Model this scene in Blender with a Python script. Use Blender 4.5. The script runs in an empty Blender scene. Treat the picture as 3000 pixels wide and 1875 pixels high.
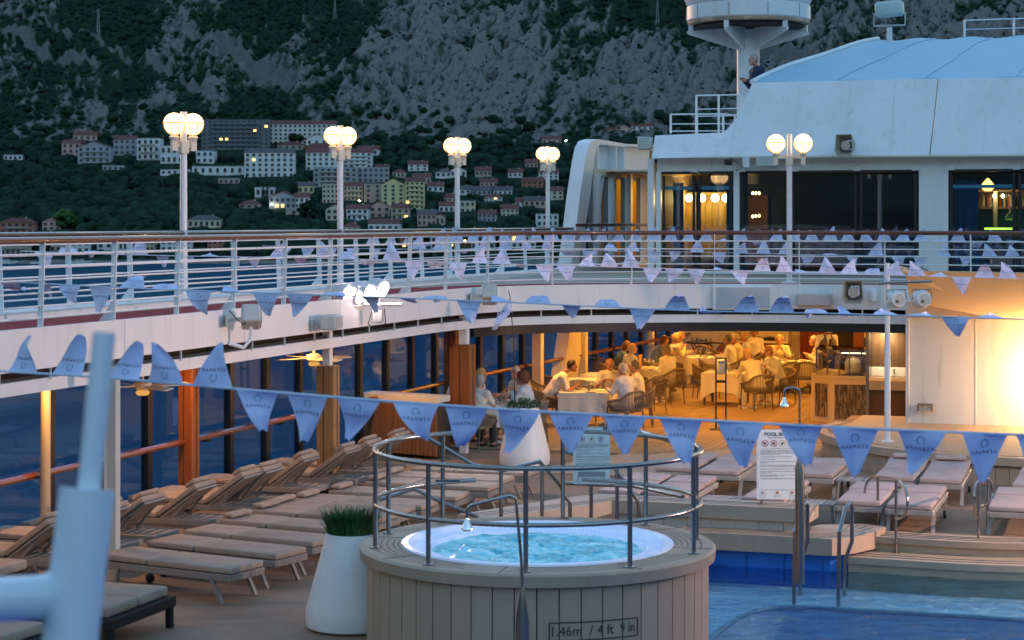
import bpy, bmesh, math, random
import numpy as np
from mathutils import Vector, Matrix, Euler
from mathutils.geometry import tessellate_polygon
random.seed(7); RNG = np.random.default_rng(7)
sc = bpy.context.scene
COL = sc.collection
PI = math.pi

# ------------------------------------------------------------------ camera, world, light
HC, FP, HY = 4.2, 5700.0, 650.0      # eye height above pool deck, focal length in photo pixels, horizon row
cd = bpy.data.cameras.new('camera'); cam = bpy.data.objects.new('camera', cd); COL.objects.link(cam)
cam.location = (0, 0, HC); cam.rotation_euler = (PI/2, 0, 0)
cd.sensor_width = 36; cd.lens = FP/3000*36; cd.shift_y = -(937.5-HY)/3000
cd.clip_start = .3; cd.clip_end = 6000
cd.dof.use_dof = True; cd.dof.focus_distance = 36; cd.dof.aperture_fstop = 4.0
sc.camera = cam
w = bpy.data.worlds.new('World'); sc.world = w; w.use_nodes = True
nt = w.node_tree; nt.nodes.clear()
sky = nt.nodes.new('ShaderNodeTexSky'); sky.sky_type = 'NISHITA'; sky.sun_disc = False
SUN_EL, SUN_ROT = math.radians(1.2), math.radians(335)
sky.sun_elevation = SUN_EL; sky.sun_rotation = SUN_ROT; sky.air_density = 1.3; sky.dust_density = .4; sky.ozone_density = 2.2
bg = nt.nodes.new('ShaderNodeBackground'); bg.inputs[1].default_value = .15
wo = nt.nodes.new('ShaderNodeOutputWorld'); wb = nt.nodes.new('ShaderNodeMixRGB'); wb.blend_type = 'MULTIPLY'; wb.inputs[0].default_value = 1; wb.inputs[2].default_value = (.89, 1.02, 1.08, 1)   # white balance of the dusk sky, the same in every direction
nt.links.new(sky.outputs[0], wb.inputs[1]); nt.links.new(wb.outputs[0], bg.inputs[0]); nt.links.new(bg.outputs[0], wo.inputs[0])
sl = bpy.data.lights.new('sun', 'SUN'); sl.energy = .02; sl.angle = math.radians(12); sl.color = (1, .8, .7)
so = bpy.data.objects.new('sun', sl); COL.objects.link(so)
_d = Vector((math.sin(SUN_ROT)*math.cos(SUN_EL), math.cos(SUN_ROT)*math.cos(SUN_EL), math.sin(math.radians(6))))
so.rotation_euler = _d.to_track_quat('Z', 'Y').to_euler()
sc.view_settings.view_transform = 'Standard'; sc.view_settings.look = 'None'
sc.view_settings.exposure = 3.45; sc.view_settings.gamma = 1; sc.view_settings.use_curve_mapping = False
sc.render.engine = 'CYCLES'
sc.cycles.max_bounces = 8; sc.cycles.transparent_max_bounces = 12
sc.cycles.caustics_reflective = False; sc.cycles.caustics_refractive = False
sc.cycles.sample_clamp_indirect = 4

LK_ = .20                                   # every lamp in the place is dim against the long dusk exposure
# ------------------------------------------------------------------ coordinates
TH = math.radians(18.3); SN, CS = math.sin(TH), math.cos(TH)
RZ = -TH                                    # ship heading: local +Y of a thing points forward along the ship
def S(l, a, z=0.0):                         # ship frame: l forward, a to starboard
    return Vector((SN*l+CS*a, CS*l-SN*a, z))
def toship(v): return (SN*v[0]+CS*v[1], CS*v[0]-SN*v[1])
def G(x, y, z=0.0):                         # where a sight line meets the level z
    Y = (HC-z)*FP/(y-HY); return Vector(((x-1500)/FP*Y, Y, z))
def Dp(x, y, Y): return Vector(((x-1500)/FP*Y, Y, HC-(y-HY)/FP*Y))
def Aat(x, a): Yv = a/(CS*(x-1500)/FP-SN); return Yv
def onA(x, y, a): return Dp(x, y, Aat(x, a))
def onL(x, y, l): return Dp(x, y, l/(SN*(x-1500)/FP+CS))

# ------------------------------------------------------------------ materials
MATS = {}
def nodes(m): return m.node_tree.nodes, m.node_tree.links
def mat(name, col, rough=.6, metal=0.0, var=.08, scale=6.0, bump=0.0, bscale=40.0, spec=.5, coat=0.0, emit=None, estr=0.0, streak=None, trans=0.0):
    if name in MATS: return MATS[name]
    m = bpy.data.materials.new(name); m.use_nodes = True; N, L = nodes(m)
    b = N['Principled BSDF']
    b.inputs['Roughness'].default_value = rough; b.inputs['Metallic'].default_value = metal
    b.inputs['Specular IOR Level'].default_value = spec; b.inputs['Coat Weight'].default_value = coat
    tc = N.new('ShaderNodeTexCoord')
    if streak:
        mp = N.new('ShaderNodeMapping'); mp.inputs['Scale'].default_value = streak; L.new(tc.outputs['Object'], mp.inputs[0]); vec = mp.outputs[0]
    else: vec = tc.outputs['Object']
    nz = N.new('ShaderNodeTexNoise'); nz.inputs['Scale'].default_value = scale; nz.inputs['Detail'].default_value = 5; nz.inputs['Roughness'].default_value = .62
    L.new(vec, nz.inputs['Vector'])
    oi = N.new('ShaderNodeObjectInfo')
    mr = N.new('ShaderNodeMapRange'); mr.inputs['From Min'].default_value = .3; mr.inputs['From Max'].default_value = .7
    mr.inputs['To Min'].default_value = 1-var; mr.inputs['To Max'].default_value = 1+var; L.new(nz.outputs['Fac'], mr.inputs['Value'])
    mo = N.new('ShaderNodeMath'); mo.operation = 'MULTIPLY_ADD'; mo.inputs[1].default_value = var*.8; mo.inputs[2].default_value = -var*.4
    L.new(oi.outputs['Random'], mo.inputs[0])
    ad = N.new('ShaderNodeMath'); ad.operation = 'ADD'; L.new(mr.outputs[0], ad.inputs[0]); L.new(mo.outputs[0], ad.inputs[1])
    mx = N.new('ShaderNodeVectorMath'); mx.operation = 'SCALE'; mx.inputs[0].default_value = col; L.new(ad.outputs[0], mx.inputs['Scale'])
    L.new(mx.outputs[0], b.inputs['Base Color'])
    if bump:
        n2 = N.new('ShaderNodeTexNoise'); n2.inputs['Scale'].default_value = bscale; n2.inputs['Detail'].default_value = 4; L.new(vec, n2.inputs['Vector'])
        bp = N.new('ShaderNodeBump'); bp.inputs['Strength'].default_value = bump; bp.inputs['Distance'].default_value = .02
        L.new(n2.outputs['Fac'], bp.inputs['Height']); L.new(bp.outputs[0], b.inputs['Normal'])
    if emit: b.inputs['Emission Color'].default_value = (*emit, 1); b.inputs['Emission Strength'].default_value = estr*LK_
    if trans: b.inputs['Transmission Weight'].default_value = trans
    MATS[name] = m; return m
def glass(name, tint, refl=.10, rough=.02, fres=.5):
    if name in MATS: return MATS[name]
    m = bpy.data.materials.new(name); m.use_nodes = True; N, L = nodes(m); N.remove(N['Principled BSDF'])
    t = N.new('ShaderNodeBsdfTransparent'); t.inputs[0].default_value = (*tint, 1)
    g = N.new('ShaderNodeBsdfGlossy'); g.inputs['Roughness'].default_value = rough; g.inputs[0].default_value = (.9, .95, 1, 1)
    f = N.new('ShaderNodeLayerWeight'); f.inputs[0].default_value = .25
    a = N.new('ShaderNodeMath'); a.operation = 'MULTIPLY_ADD'; a.inputs[1].default_value = fres; a.inputs[2].default_value = refl; a.use_clamp = True
    L.new(f.outputs['Fresnel'], a.inputs[0])
    x = N.new('ShaderNodeMixShader'); L.new(a.outputs[0], x.inputs[0]); L.new(t.outputs[0], x.inputs[1]); L.new(g.outputs[0], x.inputs[2])
    L.new(x.outputs[0], N['Material Output'].inputs[0]); MATS[name] = m; return m
def emis(name, col, st):
    if name in MATS: return MATS[name]
    m = bpy.data.materials.new(name); m.use_nodes = True; N, L = nodes(m); N.remove(N['Principled BSDF'])
    e = N.new('ShaderNodeEmission'); e.inputs[0].default_value = (*col, 1); e.inputs[1].default_value = st*LK_
    L.new(e.outputs[0], N['Material Output'].inputs[0]); MATS[name] = m; return m
def planks(name, col, rough=.65, var=.18):      # wood grain along local x
    return mat(name, col, rough, var=var, scale=3.0, bump=.15, bscale=8, streak=(.6, 9, 9))

WHITE = mat('painted_white_steel', (.78, .79, .80), .38, var=.05, scale=1.2, bump=.05, bscale=3, streak=(1, 1, .25))
WHITE2 = mat('white_rail_paint', (.80, .81, .82), .35, var=.05)
CREAM = mat('cream_paint', (.72, .66, .54), .45, var=.05)
BLACK = mat('black_frame', (.012, .012, .014), .4, var=.1)
DARKGAP = mat('dark_recess', (.02, .018, .017), .8, var=.3, scale=2)  # near-black: shade of recesses put into colour, also dark cables and fins
TEAKRAIL = mat('varnished_teak', (.15, .04, .012), .25, var=.2, scale=4, coat=.6, streak=(1, 1, 1))
OAKCOL = mat('varnished_column_wood', (.24, .075, .02), .4, var=.25, scale=5, coat=.25, streak=(6, 6, .5))
OAKCOL2 = mat('weathered_column_wood', (.30, .16, .06), .55, var=.25, scale=5, streak=(6, 6, .5))
DECKTAN = mat('tan_deck_covering', (.24, .16, .105), .8, var=.22, scale=.9, bump=.2, bscale=30)
TEAK = planks('bleached_deck_planks', (.34, .24, .13))
TAUPE = mat('taupe_composite_boards', (.43, .315, .225), .6, var=.10, scale=2.5, bump=.1, bscale=14, streak=(1, 1, .3))
CAULK = mat('dark_caulking', (.03, .025, .02), .7)
STEEL = mat('brushed_steel', (.34, .32, .30), .26, 1.0, var=.1, scale=14, bump=.04, bscale=60)
REDTRACK = mat('maroon_deck_paint', (.33, .045, .055), .95, spec=.1, var=.10, scale=2.2, bump=.1)
SANDDECK = mat('sand_deck_paint', (.35, .30, .24), .7, var=.08)
FRAMEGREY = mat('lounger_frame_taupe', (.24, .215, .19), .5, var=.08)
CUSH = mat('lounger_cushion_fabric', (.34, .27, .215), .9, var=.16, scale=3.5, bump=.3, bscale=120)
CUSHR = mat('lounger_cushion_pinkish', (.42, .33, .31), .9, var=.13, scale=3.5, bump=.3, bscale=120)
DARKFRAME = mat('dark_daybed_frame', (.022, .02, .02), .7, spec=.2)
CLOTH = mat('white_table_linen', (.78, .77, .73), .85, var=.04, bump=.2, bscale=25)
ROPE = mat('taupe_rope_weave', (.20, .165, .125), .8, var=.15, scale=30)
ROPEF = mat('dark_bronze_frame', (.10, .085, .07), .45)
GLS = glass('clear_glassware', (.93, .95, .93), .18)
PANE = glass('windscreen_glass', (.62, .80, .95), .015, .02, .16)
PANEDK = glass('tinted_window_glass', (.55, .65, .80), .15, .02, .4)
PANEAM = mat('amber_reflecting_glass', (.035, .045, .05), .08, spec=.9, var=.2)
PLASTW = mat('white_planter_plastic', (.80, .79, .77), .42, var=.03)
GREYBOX = mat('grey_speaker_shell', (.50, .51, .48), .5, var=.06)
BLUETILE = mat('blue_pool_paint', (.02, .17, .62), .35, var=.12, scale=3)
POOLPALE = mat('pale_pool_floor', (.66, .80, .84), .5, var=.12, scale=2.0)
WALNUT = mat('walnut_panel', (.085, .045, .022), .4, var=.35, scale=4, streak=(5, 5, .35))
REDWOOD = mat('red_mahogany_door', (.22, .04, .014), .35, var=.2, scale=4, streak=(5, 5, .4))

# long vertical water and rust stains on the white steel
N, L = nodes(WHITE); tc = N.new('ShaderNodeTexCoord'); mp = N.new('ShaderNodeMapping'); mp.inputs['Scale'].default_value = (2.2, 2.2, .22); L.new(tc.outputs['Object'], mp.inputs[0])
ns = N.new('ShaderNodeTexNoise'); ns.inputs['Scale'].default_value = 2.4; ns.inputs['Detail'].default_value = 6; ns.inputs['Roughness'].default_value = .7; L.new(mp.outputs[0], ns.inputs['Vector'])
rr_ = N.new('ShaderNodeMapRange'); rr_.inputs['From Min'].default_value = .56; rr_.inputs['From Max'].default_value = .74; rr_.inputs['To Max'].default_value = .5; L.new(ns.outputs['Fac'], rr_.inputs['Value'])
mx_ = N.new('ShaderNodeMixRGB'); mx_.inputs[2].default_value = (.50, .43, .34, 1); bc = N['Principled BSDF'].inputs['Base Color']; L.new(bc.links[0].from_socket, mx_.inputs[1]); L.new(rr_.outputs[0], mx_.inputs[0]); L.new(mx_.outputs[0], bc)

# ------------------------------------------------------------------ mesh builder
def _cube(): return [(x, y, z) for x in (-.5, .5) for y in (-.5, .5) for z in (-.5, .5)], [(0,1,3,2),(4,6,7,5),(0,4,5,1),(2,3,7,6),(0,2,6,4),(1,5,7,3)]
CV, CF = _cube()
class MB:
    def __init__(s): s.v = []; s.f = []; s.mi = []; s.cur = 0
    def add(s, V, Fs):
        o = len(s.v); s.v.extend([tuple(p) for p in V]); s.f.extend([tuple(i+o for i in q) for q in Fs]); s.mi.extend([s.cur]*len(Fs)); return s
    def box(s, c, d, M=None):
        V = [Vector((p[0]*d[0], p[1]*d[1], p[2]*d[2])) for p in CV]
        if M is not None: V = [M @ p for p in V]
        c = Vector(c); return s.add([p+c for p in V], CF)
    def boxr(s, c, d, rz=0.0): return s.box(c, d, Matrix.Rotation(rz, 3, 'Z'))
    def rbox(s, c, d, r=.02, seg=2, M=None):
        bm = bmesh.new(); bmesh.ops.create_cube(bm, size=1)
        for v in bm.verts: v.co = Vector((v.co.x*d[0], v.co.y*d[1], v.co.z*d[2]))
        bmesh.ops.bevel(bm, geom=list(bm.edges), offset=r, segments=seg, profile=.5, affect='EDGES')
        bm.verts.ensure_lookup_table(); c = Vector(c)
        V = [(M @ v.co if M is not None else v.co)+c for v in bm.verts]; Fs = [tuple(v.index for v in f.verts) for f in bm.faces]
        bm.free(); return s.add(V, Fs)
    def beam(s, p, q, wd, ht, up=(0, 0, 1)):       # rectangular bar from p to q
        p, q = Vector(p), Vector(q); d = q-p; L = d.length; x = d.normalized(); u = Vector(up)
        y = u.cross(x)
        if y.length < 1e-4: y = Vector((0, 1, 0)).cross(x)
        y.normalize(); z = x.cross(y); M = Matrix((x, y, z)).transposed()
        return s.box((p+q)/2, (L, wd, ht), M)
    def tube(s, pts, r, n=8, caps=True, closed=False):
        pts = [Vector(p) for p in pts]; m = len(pts); rs = r if isinstance(r, (list, tuple)) else [r]*m
        V = []; prev = None
        for i, p in enumerate(pts):
            if closed: t = pts[(i+1) % m]-pts[i-1]
            else: t = pts[min(i+1, m-1)]-pts[max(i-1, 0)]
            t = t.normalized() if t.length > 1e-9 else Vector((0, 0, 1))
            if prev is None:
                a = Vector((0, 0, 1)) if abs(t.z) < .9 else Vector((1, 0, 0)); u = a.cross(t).normalized()
            else:
                u = prev-t*prev.dot(t); u = u.normalized() if u.length > 1e-6 else Vector((1, 0, 0))
            prev = u; w2 = t.cross(u)
            for k in range(n):
                an = 2*PI*k/n; V.append(p+(u*math.cos(an)+w2*math.sin(an))*rs[i])
        Fs = []
        for i in range(m if closed else m-1):
            for k in range(n):
                a, b = i*n+k, i*n+(k+1) % n; j = (i+1) % m; Fs.append((a, b, j*n+(k+1) % n, j*n+k))
        if caps and not closed: Fs.append(tuple(range(n))[::-1]); Fs.append(tuple((m-1)*n+k for k in range(n)))
        return s.add(V, Fs)
    def lathe(s, prof, n=24, c=(0, 0, 0), caps=True):
        c = Vector(c); V = []; m = len(prof)
        for r, z in prof:
            for k in range(n): V.append(c+Vector((r*math.cos(2*PI*k/n), r*math.sin(2*PI*k/n), z)))
        Fs = [(i*n+k, i*n+(k+1) % n, (i+1)*n+(k+1) % n, (i+1)*n+k) for i in range(m-1) for k in range(n)]
        if caps: Fs.append(tuple(range(n))[::-1]); Fs.append(tuple((m-1)*n+k for k in range(n)))
        return s.add(V, Fs)
    def prism(s, poly, z0, z1, f=None):            # vertical prism over a plan polygon (may be concave)
        P = [Vector((p[0], p[1], 0)) for p in poly]; n = len(P); tri = tessellate_polygon([P])
        if f is None: f = lambda x, y, z: (x, y, z)
        V = [f(p.x, p.y, z0) for p in P]+[f(p.x, p.y, z1) for p in P]
        Fs = [tuple(reversed(t)) for t in tri]+[tuple(i+n for i in t) for t in tri]+[(i, (i+1) % n, (i+1) % n+n, i+n) for i in range(n)]
        return s.add(V, Fs)
    def grid(s, P):                                # P[i][j] points
        r, c = len(P), len(P[0]); V = [p for row in P for p in row]
        return s.add(V, [(i*c+j, i*c+j+1, (i+1)*c+j+1, (i+1)*c+j) for i in range(r-1) for j in range(c-1)])
    def solid(s, P, t):                            # grid with thickness t (vector)
        t = Vector(t); r, c = len(P), len(P[0]); s.grid(P); s.grid([[Vector(p)+t for p in row][::-1] for row in P])
        def strip(a): s.add([p for p in a]+[Vector(p)+t for p in a], [(i+1, i, i+len(a), i+len(a)+1) for i in range(len(a)-1)])
        strip(P[0]); strip(P[-1][::-1]); strip([row[-1] for row in P]); strip([row[0] for row in P][::-1]); return s
    def mesh(s, name, mats, smooth=False):
        me = bpy.data.meshes.new(name); me.from_pydata(s.v, [], s.f)
        for m in (mats if isinstance(mats, (list, tuple)) else [mats]): me.materials.append(m)
        if any(s.mi): me.polygons.foreach_set('material_index', s.mi)
        bm = bmesh.new(); bm.from_mesh(me); bmesh.ops.recalc_face_normals(bm, faces=bm.faces); bm.to_mesh(me); bm.free()
        if smooth:
            me.shade_smooth()
            try: me.set_sharp_from_angle(angle=math.radians(38))
            except Exception: pass
        me.update(); return me
def wm(o):
    M = o.matrix_basis.copy()
    return wm(o.parent) @ M if o.parent else M
def tag(o, label=None, cat=None, group=None, kind=None):
    if label: o['label'] = label
    if cat: o['category'] = cat
    if group: o['group'] = group
    if kind: o['kind'] = kind
    return o
def place(name, me, parent=None, loc=None, rz=0.0, rot=None):
    o = bpy.data.objects.new(name, me); COL.objects.link(o); o.parent = parent
    if loc is not None: o.location = loc
    o.rotation_euler = rot if rot is not None else (0, 0, rz); return o
def part(name, mb, m, parent=None, world=False, smooth=False, label=None):   # world=True: vertices given in world space
    if world and parent is not None:
        I = wm(parent).inverted(); mb.v = [tuple(I @ Vector(p)) for p in mb.v]
    o = place(name, mb.mesh(name, m, smooth), parent)
    if label: o['label'] = label
    return o
def thing(name, label, cat, loc=(0, 0, 0), rz=0.0, group=None):
    o = place(name, None, None, loc, rz); o.empty_display_size = .2
    return tag(o, label, cat, group)
def solo(name, mb, m, label, cat, base, rz=0.0, group=None, smooth=False, kind=None, world=True):  # one-mesh thing, verts in world space
    o = place(name, None, None, base, rz)
    bpy.data.objects.remove(o)
    M = Matrix.Translation(Vector(base)) @ Matrix.Rotation(rz, 4, 'Z')
    if world:
        I = M.inverted(); mb.v = [tuple(I @ Vector(p)) for p in mb.v]
    o = place(name, mb.mesh(name, m, smooth), None, base, rz); return tag(o, label, cat, group, kind)
def struct(name, mb, m, smooth=False, parent=None):
    o = part(name, mb, m, parent, smooth=smooth)
    if parent is None: o['kind'] = 'structure'
    return o
def dup(o, parent=None, loc=None, rz=None, label=None):
    c = o.copy(); COL.objects.link(c); c.parent = parent
    if loc is not None: c.location = loc
    if rz is not None: c.rotation_euler = (0, 0, rz)
    if label: c['label'] = label
    for ch in o.children: dup(ch, c)
    return c
def catmull(P, n=8):
    P = [Vector(p) for p in P]; Q = [P[0]*2-P[1]]+P+[P[-1]*2-P[-2]]; out = []
    for i in range(1, len(Q)-2):
        for k in range(n):
            t = k/n; a, b, c, d = Q[i-1], Q[i], Q[i+1], Q[i+2]
            out.append(.5*((2*b)+(c-a)*t+(2*a-5*b+4*c-d)*t*t+(3*b-a-3*c+d)*t**3))
    out.append(P[-1]); return out
def resample(P, step):
    P = [Vector(p) for p in P]; out = [P[0].copy()]; need = step
    for a, b in zip(P, P[1:]):
        L = (b-a).length; pos = 0
        while L-pos >= need:
            pos += need; out.append(a.lerp(b, pos/L)); need = step
        need -= (L-pos)
    return out
def offset2(P, d):                                # offset plan path to its left by d
    out = []
    for i, p in enumerate(P):
        t = (P[min(i+1, len(P)-1)]-P[max(i-1, 0)]); t.z = 0; t.normalize(); out.append(p+Vector((-t.y, t.x, 0))*d)
    return out
def ribbon(mb, P, z0, z1, d0, d1):                # solid band along a plan path, from offset d0 to d1, z0 to z1
    A, B = offset2(P, d0), offset2(P, d1)
    V = [];
    for a, b in zip(A, B): V += [(a.x, a.y, z0), (a.x, a.y, z1), (b.x, b.y, z1), (b.x, b.y, z0)]
    n = len(A); Fs = []
    for i in range(n-1):
        for k in range(4): Fs.append((i*4+k, i*4+(k+1) % 4, (i+1)*4+(k+1) % 4, (i+1)*4+k))
    Fs += [(0, 1, 2, 3), tuple((n-1)*4+k for k in (3, 2, 1, 0))]
    return mb.add(V, Fs)
def text_mesh(body, size=1.0, bold=False, align='CENTER'):
    c = bpy.data.curves.new('txt', 'FONT'); c.body = body; c.size = size; c.align_x = align; c.align_y = 'CENTER'; c.resolution_u = 2
    if bold: c.offset = size*.018
    o = bpy.data.objects.new('txt', c); COL.objects.link(o); dg = bpy.context.evaluated_depsgraph_get(); dg.update()
    me = bpy.data.meshes.new_from_object(o.evaluated_get(dg)); bpy.data.objects.remove(o)
    V = [v.co.copy() for v in me.vertices]; Fs = [tuple(p.vertices) for p in me.polygons]; bpy.data.meshes.remove(me); bpy.data.curves.remove(c)
    return V, Fs
def area(name, loc, power, col, size=.3, rot=(0, 0, 0), parent=None, spread=None):
    l = bpy.data.lights.new(name, 'AREA'); l.energy = power*LK_; l.color = col; l.shape = 'DISK'; l.size = size
    if spread: l.spread = spread
    o = bpy.data.objects.new(name, l); COL.objects.link(o); o.location = loc; o.rotation_euler = rot; o.parent = parent; return o
def point(name, loc, power, col, r=.1, parent=None):
    l = bpy.data.lights.new(name, 'POINT'); l.energy = power*LK_; l.color = col; l.shadow_soft_size = r
    o = bpy.data.objects.new(name, l); COL.objects.link(o); o.location = loc; o.parent = parent; return o
# ------------------------------------------------------------------ noise and terrain
_P = RNG.permutation(512)
def vnoise(x, y):
    xi, yi = np.floor(x).astype(int), np.floor(y).astype(int); fx, fy = x-xi, y-yi
    def g(ix, iy):
        h = _P[(_P[ix & 511]+iy) & 511]; an = h*(2*PI/512); return np.cos(an), np.sin(an)
    def dot(ix, iy, dx, dy):
        a, b = g(ix, iy); return a*dx+b*dy
    u, v = fx*fx*fx*(fx*(fx*6-15)+10), fy*fy*fy*(fy*(fy*6-15)+10)
    n00, n10 = dot(xi, yi, fx, fy), dot(xi+1, yi, fx-1, fy); n01, n11 = dot(xi, yi+1, fx, fy-1), dot(xi+1, yi+1, fx-1, fy-1)
    return ((n00*(1-u)+n10*u)*(1-v)+(n01*(1-u)+n11*u)*v)*1.5
def fbm(x, y, o=4, g=.5):
    s = 0; a = 1; f = 1
    for _ in range(o): s = s+a*vnoise(x*f+17.3*_, y*f-9.1*_); a *= g; f *= 2.03
    return s
def ridged(x, y, o=4):
    s = 0; a = 1; f = 1
    for _ in range(o): s = s+a*(1-2*np.abs(vnoise(x*f+5.3*_, y*f+3.7*_))); a *= .55; f *= 2.1
    return s
PY = [(1136, 790), (1140, 772), (1148, 762), (1165, 742), (1250, 652), (1330, 600), (1400, 520), (1480, 440), (1515, 400), (1660, 0)]
TYs = np.array([900., 1120.]+[p[0] for p in PY]+[2300., 2600.])
TZs = np.array([-40., -26.]+[HC-(p[1]-HY)/FP*p[0] for p in PY]+[720., 900.])
def zbase(Y): return np.interp(Y, TYs, TZs)
def Y_of_row(y): return float(np.interp(-y, [-p[1] for p in PY], [p[0] for p in PY]))
def relief(X, Y):                     # rocky ribs running down the slope, leaning to the right
    XP = X/Y*1500; d = (Y-1500)*1.25; wx = 10*vnoise(XP/40+9, d/40)
    R = ridged((XP-d*.55+wx)/62+.3, d/150+XP/400, 3)*.75+.25*ridged((XP-d*.3)/24, d/48+3, 2)
    F2 = ridged((XP-d*.25)/9.5, d/22, 2); lowf = fbm(XP/120+4.2, d/110+1.1, 3)
    return R, F2, lowf
def terrain_h(X, Y):
    k = np.clip((Y-1500)/60, 0, 1); g = np.clip((Y-1142)/30, 0, 1)
    R, F2, lowf = relief(X, Y)
    h = k*(R*12.0+F2*4.6+np.abs(fbm(X/5.0, Y/4.0, 2))*1.6)
    h = h+g*fbm(X/70+3, Y/50, 3)*(1.6+2*k)
    return zbase(Y)+h
xs = np.linspace(-640, 640, 900)
ys = np.concatenate([np.linspace(1110, 1490, 130), np.linspace(1491, 1720, 330), np.linspace(1724, 2500, 60)])
XX, YY = np.meshgrid(xs*1.0, ys); ZZ = terrain_h(XX, YY)
XP = XX/YY*1400                      # pattern coordinate roughly one picture column
R, F2, lowf = relief(XX, YY)
rock = .85*R+.34*F2+.85*lowf+.62*fbm(XP/9, (YY-1500)/5.5, 4, .62)-.10
gs = lambda x, y, sx, sy, t=0: np.exp(-(((XP-x)+(YY-y)*t)**2/(2*sx*sx)+(YY-y)**2/(2*sy*sy)))
rock += .75*gs(8, 1560, 62, 50)+.45*gs(-75, 1590, 45, 50)+.55*gs(150, 1590, 110, 45, -.6)+.35*gs(-260, 1640, 60, 25)-.8*gs(-150, 1640, 45, 40)-.55*gs(-300, 1545, 120, 18)-.45*gs(90, 1640, 60, 30, -.6)+.5*gs(330, 1600, 90, 60)-.5*gs(200, 1530, 90, 14)
low = np.clip((1502-YY+14*fbm(XX/60, YY*0+4, 2))/26, 0, 1)
scree = np.clip(1-np.abs((XP+290)+(YY-1590)*1.25*1.3)/(11+0*XP), 0, 1)*np.clip((YY-1535)/18, 0, 1)*np.clip((1640-YY)/30, 0, 1)
scree += np.clip(1.25-np.abs((XP+352)+(YY-1600)*1.5)/(16+0*XP), 0, 1)*np.clip((YY-1560)/12, 0, 1)
scree += np.clip(1.3-np.abs((XP+190)+(YY-1575)*1.2)/(19+9*fbm(XP/20, YY/20, 2)), 0, 1)*np.clip((YY-1545)/10, 0, 1)*np.clip((1612-YY)/8, 0, 1)
scree += np.clip(1.2-np.abs((XP-205)-(1575-YY)*1.3)/(15+0*XP), 0, 1)*np.clip((YY-1545)/12, 0, 1)*np.clip((1625-YY)/12, 0, 1)
scree = np.clip(scree*1.6-.25+.5*fbm(XP/7, YY/4, 2), 0, 1)
msk = (YY > 1512) & (YY < 1665); veg = np.clip(.36-(rock-np.percentile(rock[msk], 61))*.62, 0, 1); veg = np.maximum(veg, low*1.0)*(1-scree)
shore = np.clip((1150-YY+3*fbm(XX/8, YY/6, 2))/3, 0, 1); veg = veg*(1-shore)
ZZ = ZZ+np.clip(veg-.4, 0, .6)*(np.abs(fbm(XX/3.1, YY/2.6, 2)))*3.2*np.clip((YY-1480)/40, 0, 1)
nr, nc = XX.shape
me = bpy.data.meshes.new('mountain_slope')
idx = np.arange(nr*nc).reshape(nr, nc); q = np.stack([idx[:-1, :-1], idx[:-1, 1:], idx[1:, 1:], idx[1:, :-1]], -1).reshape(-1, 4)
me.vertices.add(nr*nc); me.vertices.foreach_set('co', np.stack([XX, YY, ZZ], -1).astype(np.float32).ravel())
me.loops.add(q.size); me.loops.foreach_set('vertex_index', q.ravel().astype(np.int32))
me.polygons.add(len(q)); me.polygons.foreach_set('loop_start', np.arange(0, q.size, 4, dtype=np.int32)); me.polygons.foreach_set('loop_total', np.full(len(q), 4, np.int32))
me.update(calc_edges=True)
crag_shade = np.clip(.5+.28*F2+.22*fbm(XP/3.2, (YY-1500)/2.2, 3), 0, 1)  # crag light and shade put into the rock colour along the fine ribs
for nm, arr in (('veg', veg), ('scree', scree), ('tone', crag_shade)):
    at = me.attributes.new(nm, 'FLOAT', 'POINT'); at.data.foreach_set('value', arr.astype(np.float32).ravel())
m = bpy.data.materials.new('rock_and_scrub'); m.use_nodes = True; N, L = nodes(m); b = N['Principled BSDF']; b.inputs['Roughness'].default_value = .95; b.inputs['Specular IOR Level'].default_value = .1
av = N.new('ShaderNodeAttribute'); av.attribute_name = 'veg'; as_ = N.new('ShaderNodeAttribute'); as_.attribute_name = 'scree'
tc = N.new('ShaderNodeTexCoord'); n1 = N.new('ShaderNodeTexNoise'); n1.inputs['Scale'].default_value = .11; n1.inputs['Detail'].default_value = 7; n1.inputs['Roughness'].default_value = .75
L.new(tc.outputs['Object'], n1.inputs['Vector'])
ma = N.new('ShaderNodeMath'); ma.operation = 'MULTIPLY_ADD'; ma.inputs[1].default_value = 1.5; ma.inputs[2].default_value = -.75; L.new(n1.outputs['Fac'], ma.inputs[0])
mb_ = N.new('ShaderNodeMath'); mb_.operation = 'ADD'; L.new(av.outputs['Fac'], mb_.inputs[0]); L.new(ma.outputs[0], mb_.inputs[1])
rp = N.new('ShaderNodeMapRange'); rp.inputs['From Min'].default_value = .16; rp.inputs['From Max'].default_value = .56; L.new(mb_.outputs[0], rp.inputs['Value'])
n2 = N.new('ShaderNodeTexNoise'); n2.inputs['Scale'].default_value = .17; n2.inputs['Detail'].default_value = 9; n2.inputs['Roughness'].default_value = .7; L.new(tc.outputs['Object'], n2.inputs['Vector'])
cr = N.new('ShaderNodeValToRGB'); cr.color_ramp.elements[0].position = .40; cr.color_ramp.elements[0].color = (.03, .036, .036, 1); cr.color_ramp.elements[1].position = .60; cr.color_ramp.elements[1].color = (.185, .18, .18, 1)  # wide dark-to-pale range carries the crag shading in the rock colour
at_ = N.new('ShaderNodeAttribute'); at_.attribute_name = 'tone'; am = N.new('ShaderNodeMath'); am.operation = 'MULTIPLY_ADD'; am.inputs[1].default_value = .42; am.inputs[2].default_value = -.21; L.new(at_.outputs['Fac'], am.inputs[0]); an_ = N.new('ShaderNodeMath'); an_.operation = 'ADD'; L.new(n2.outputs['Fac'], an_.inputs[0]); L.new(am.outputs[0], an_.inputs[1]); L.new(an_.outputs[0], cr.inputs[0])
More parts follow.
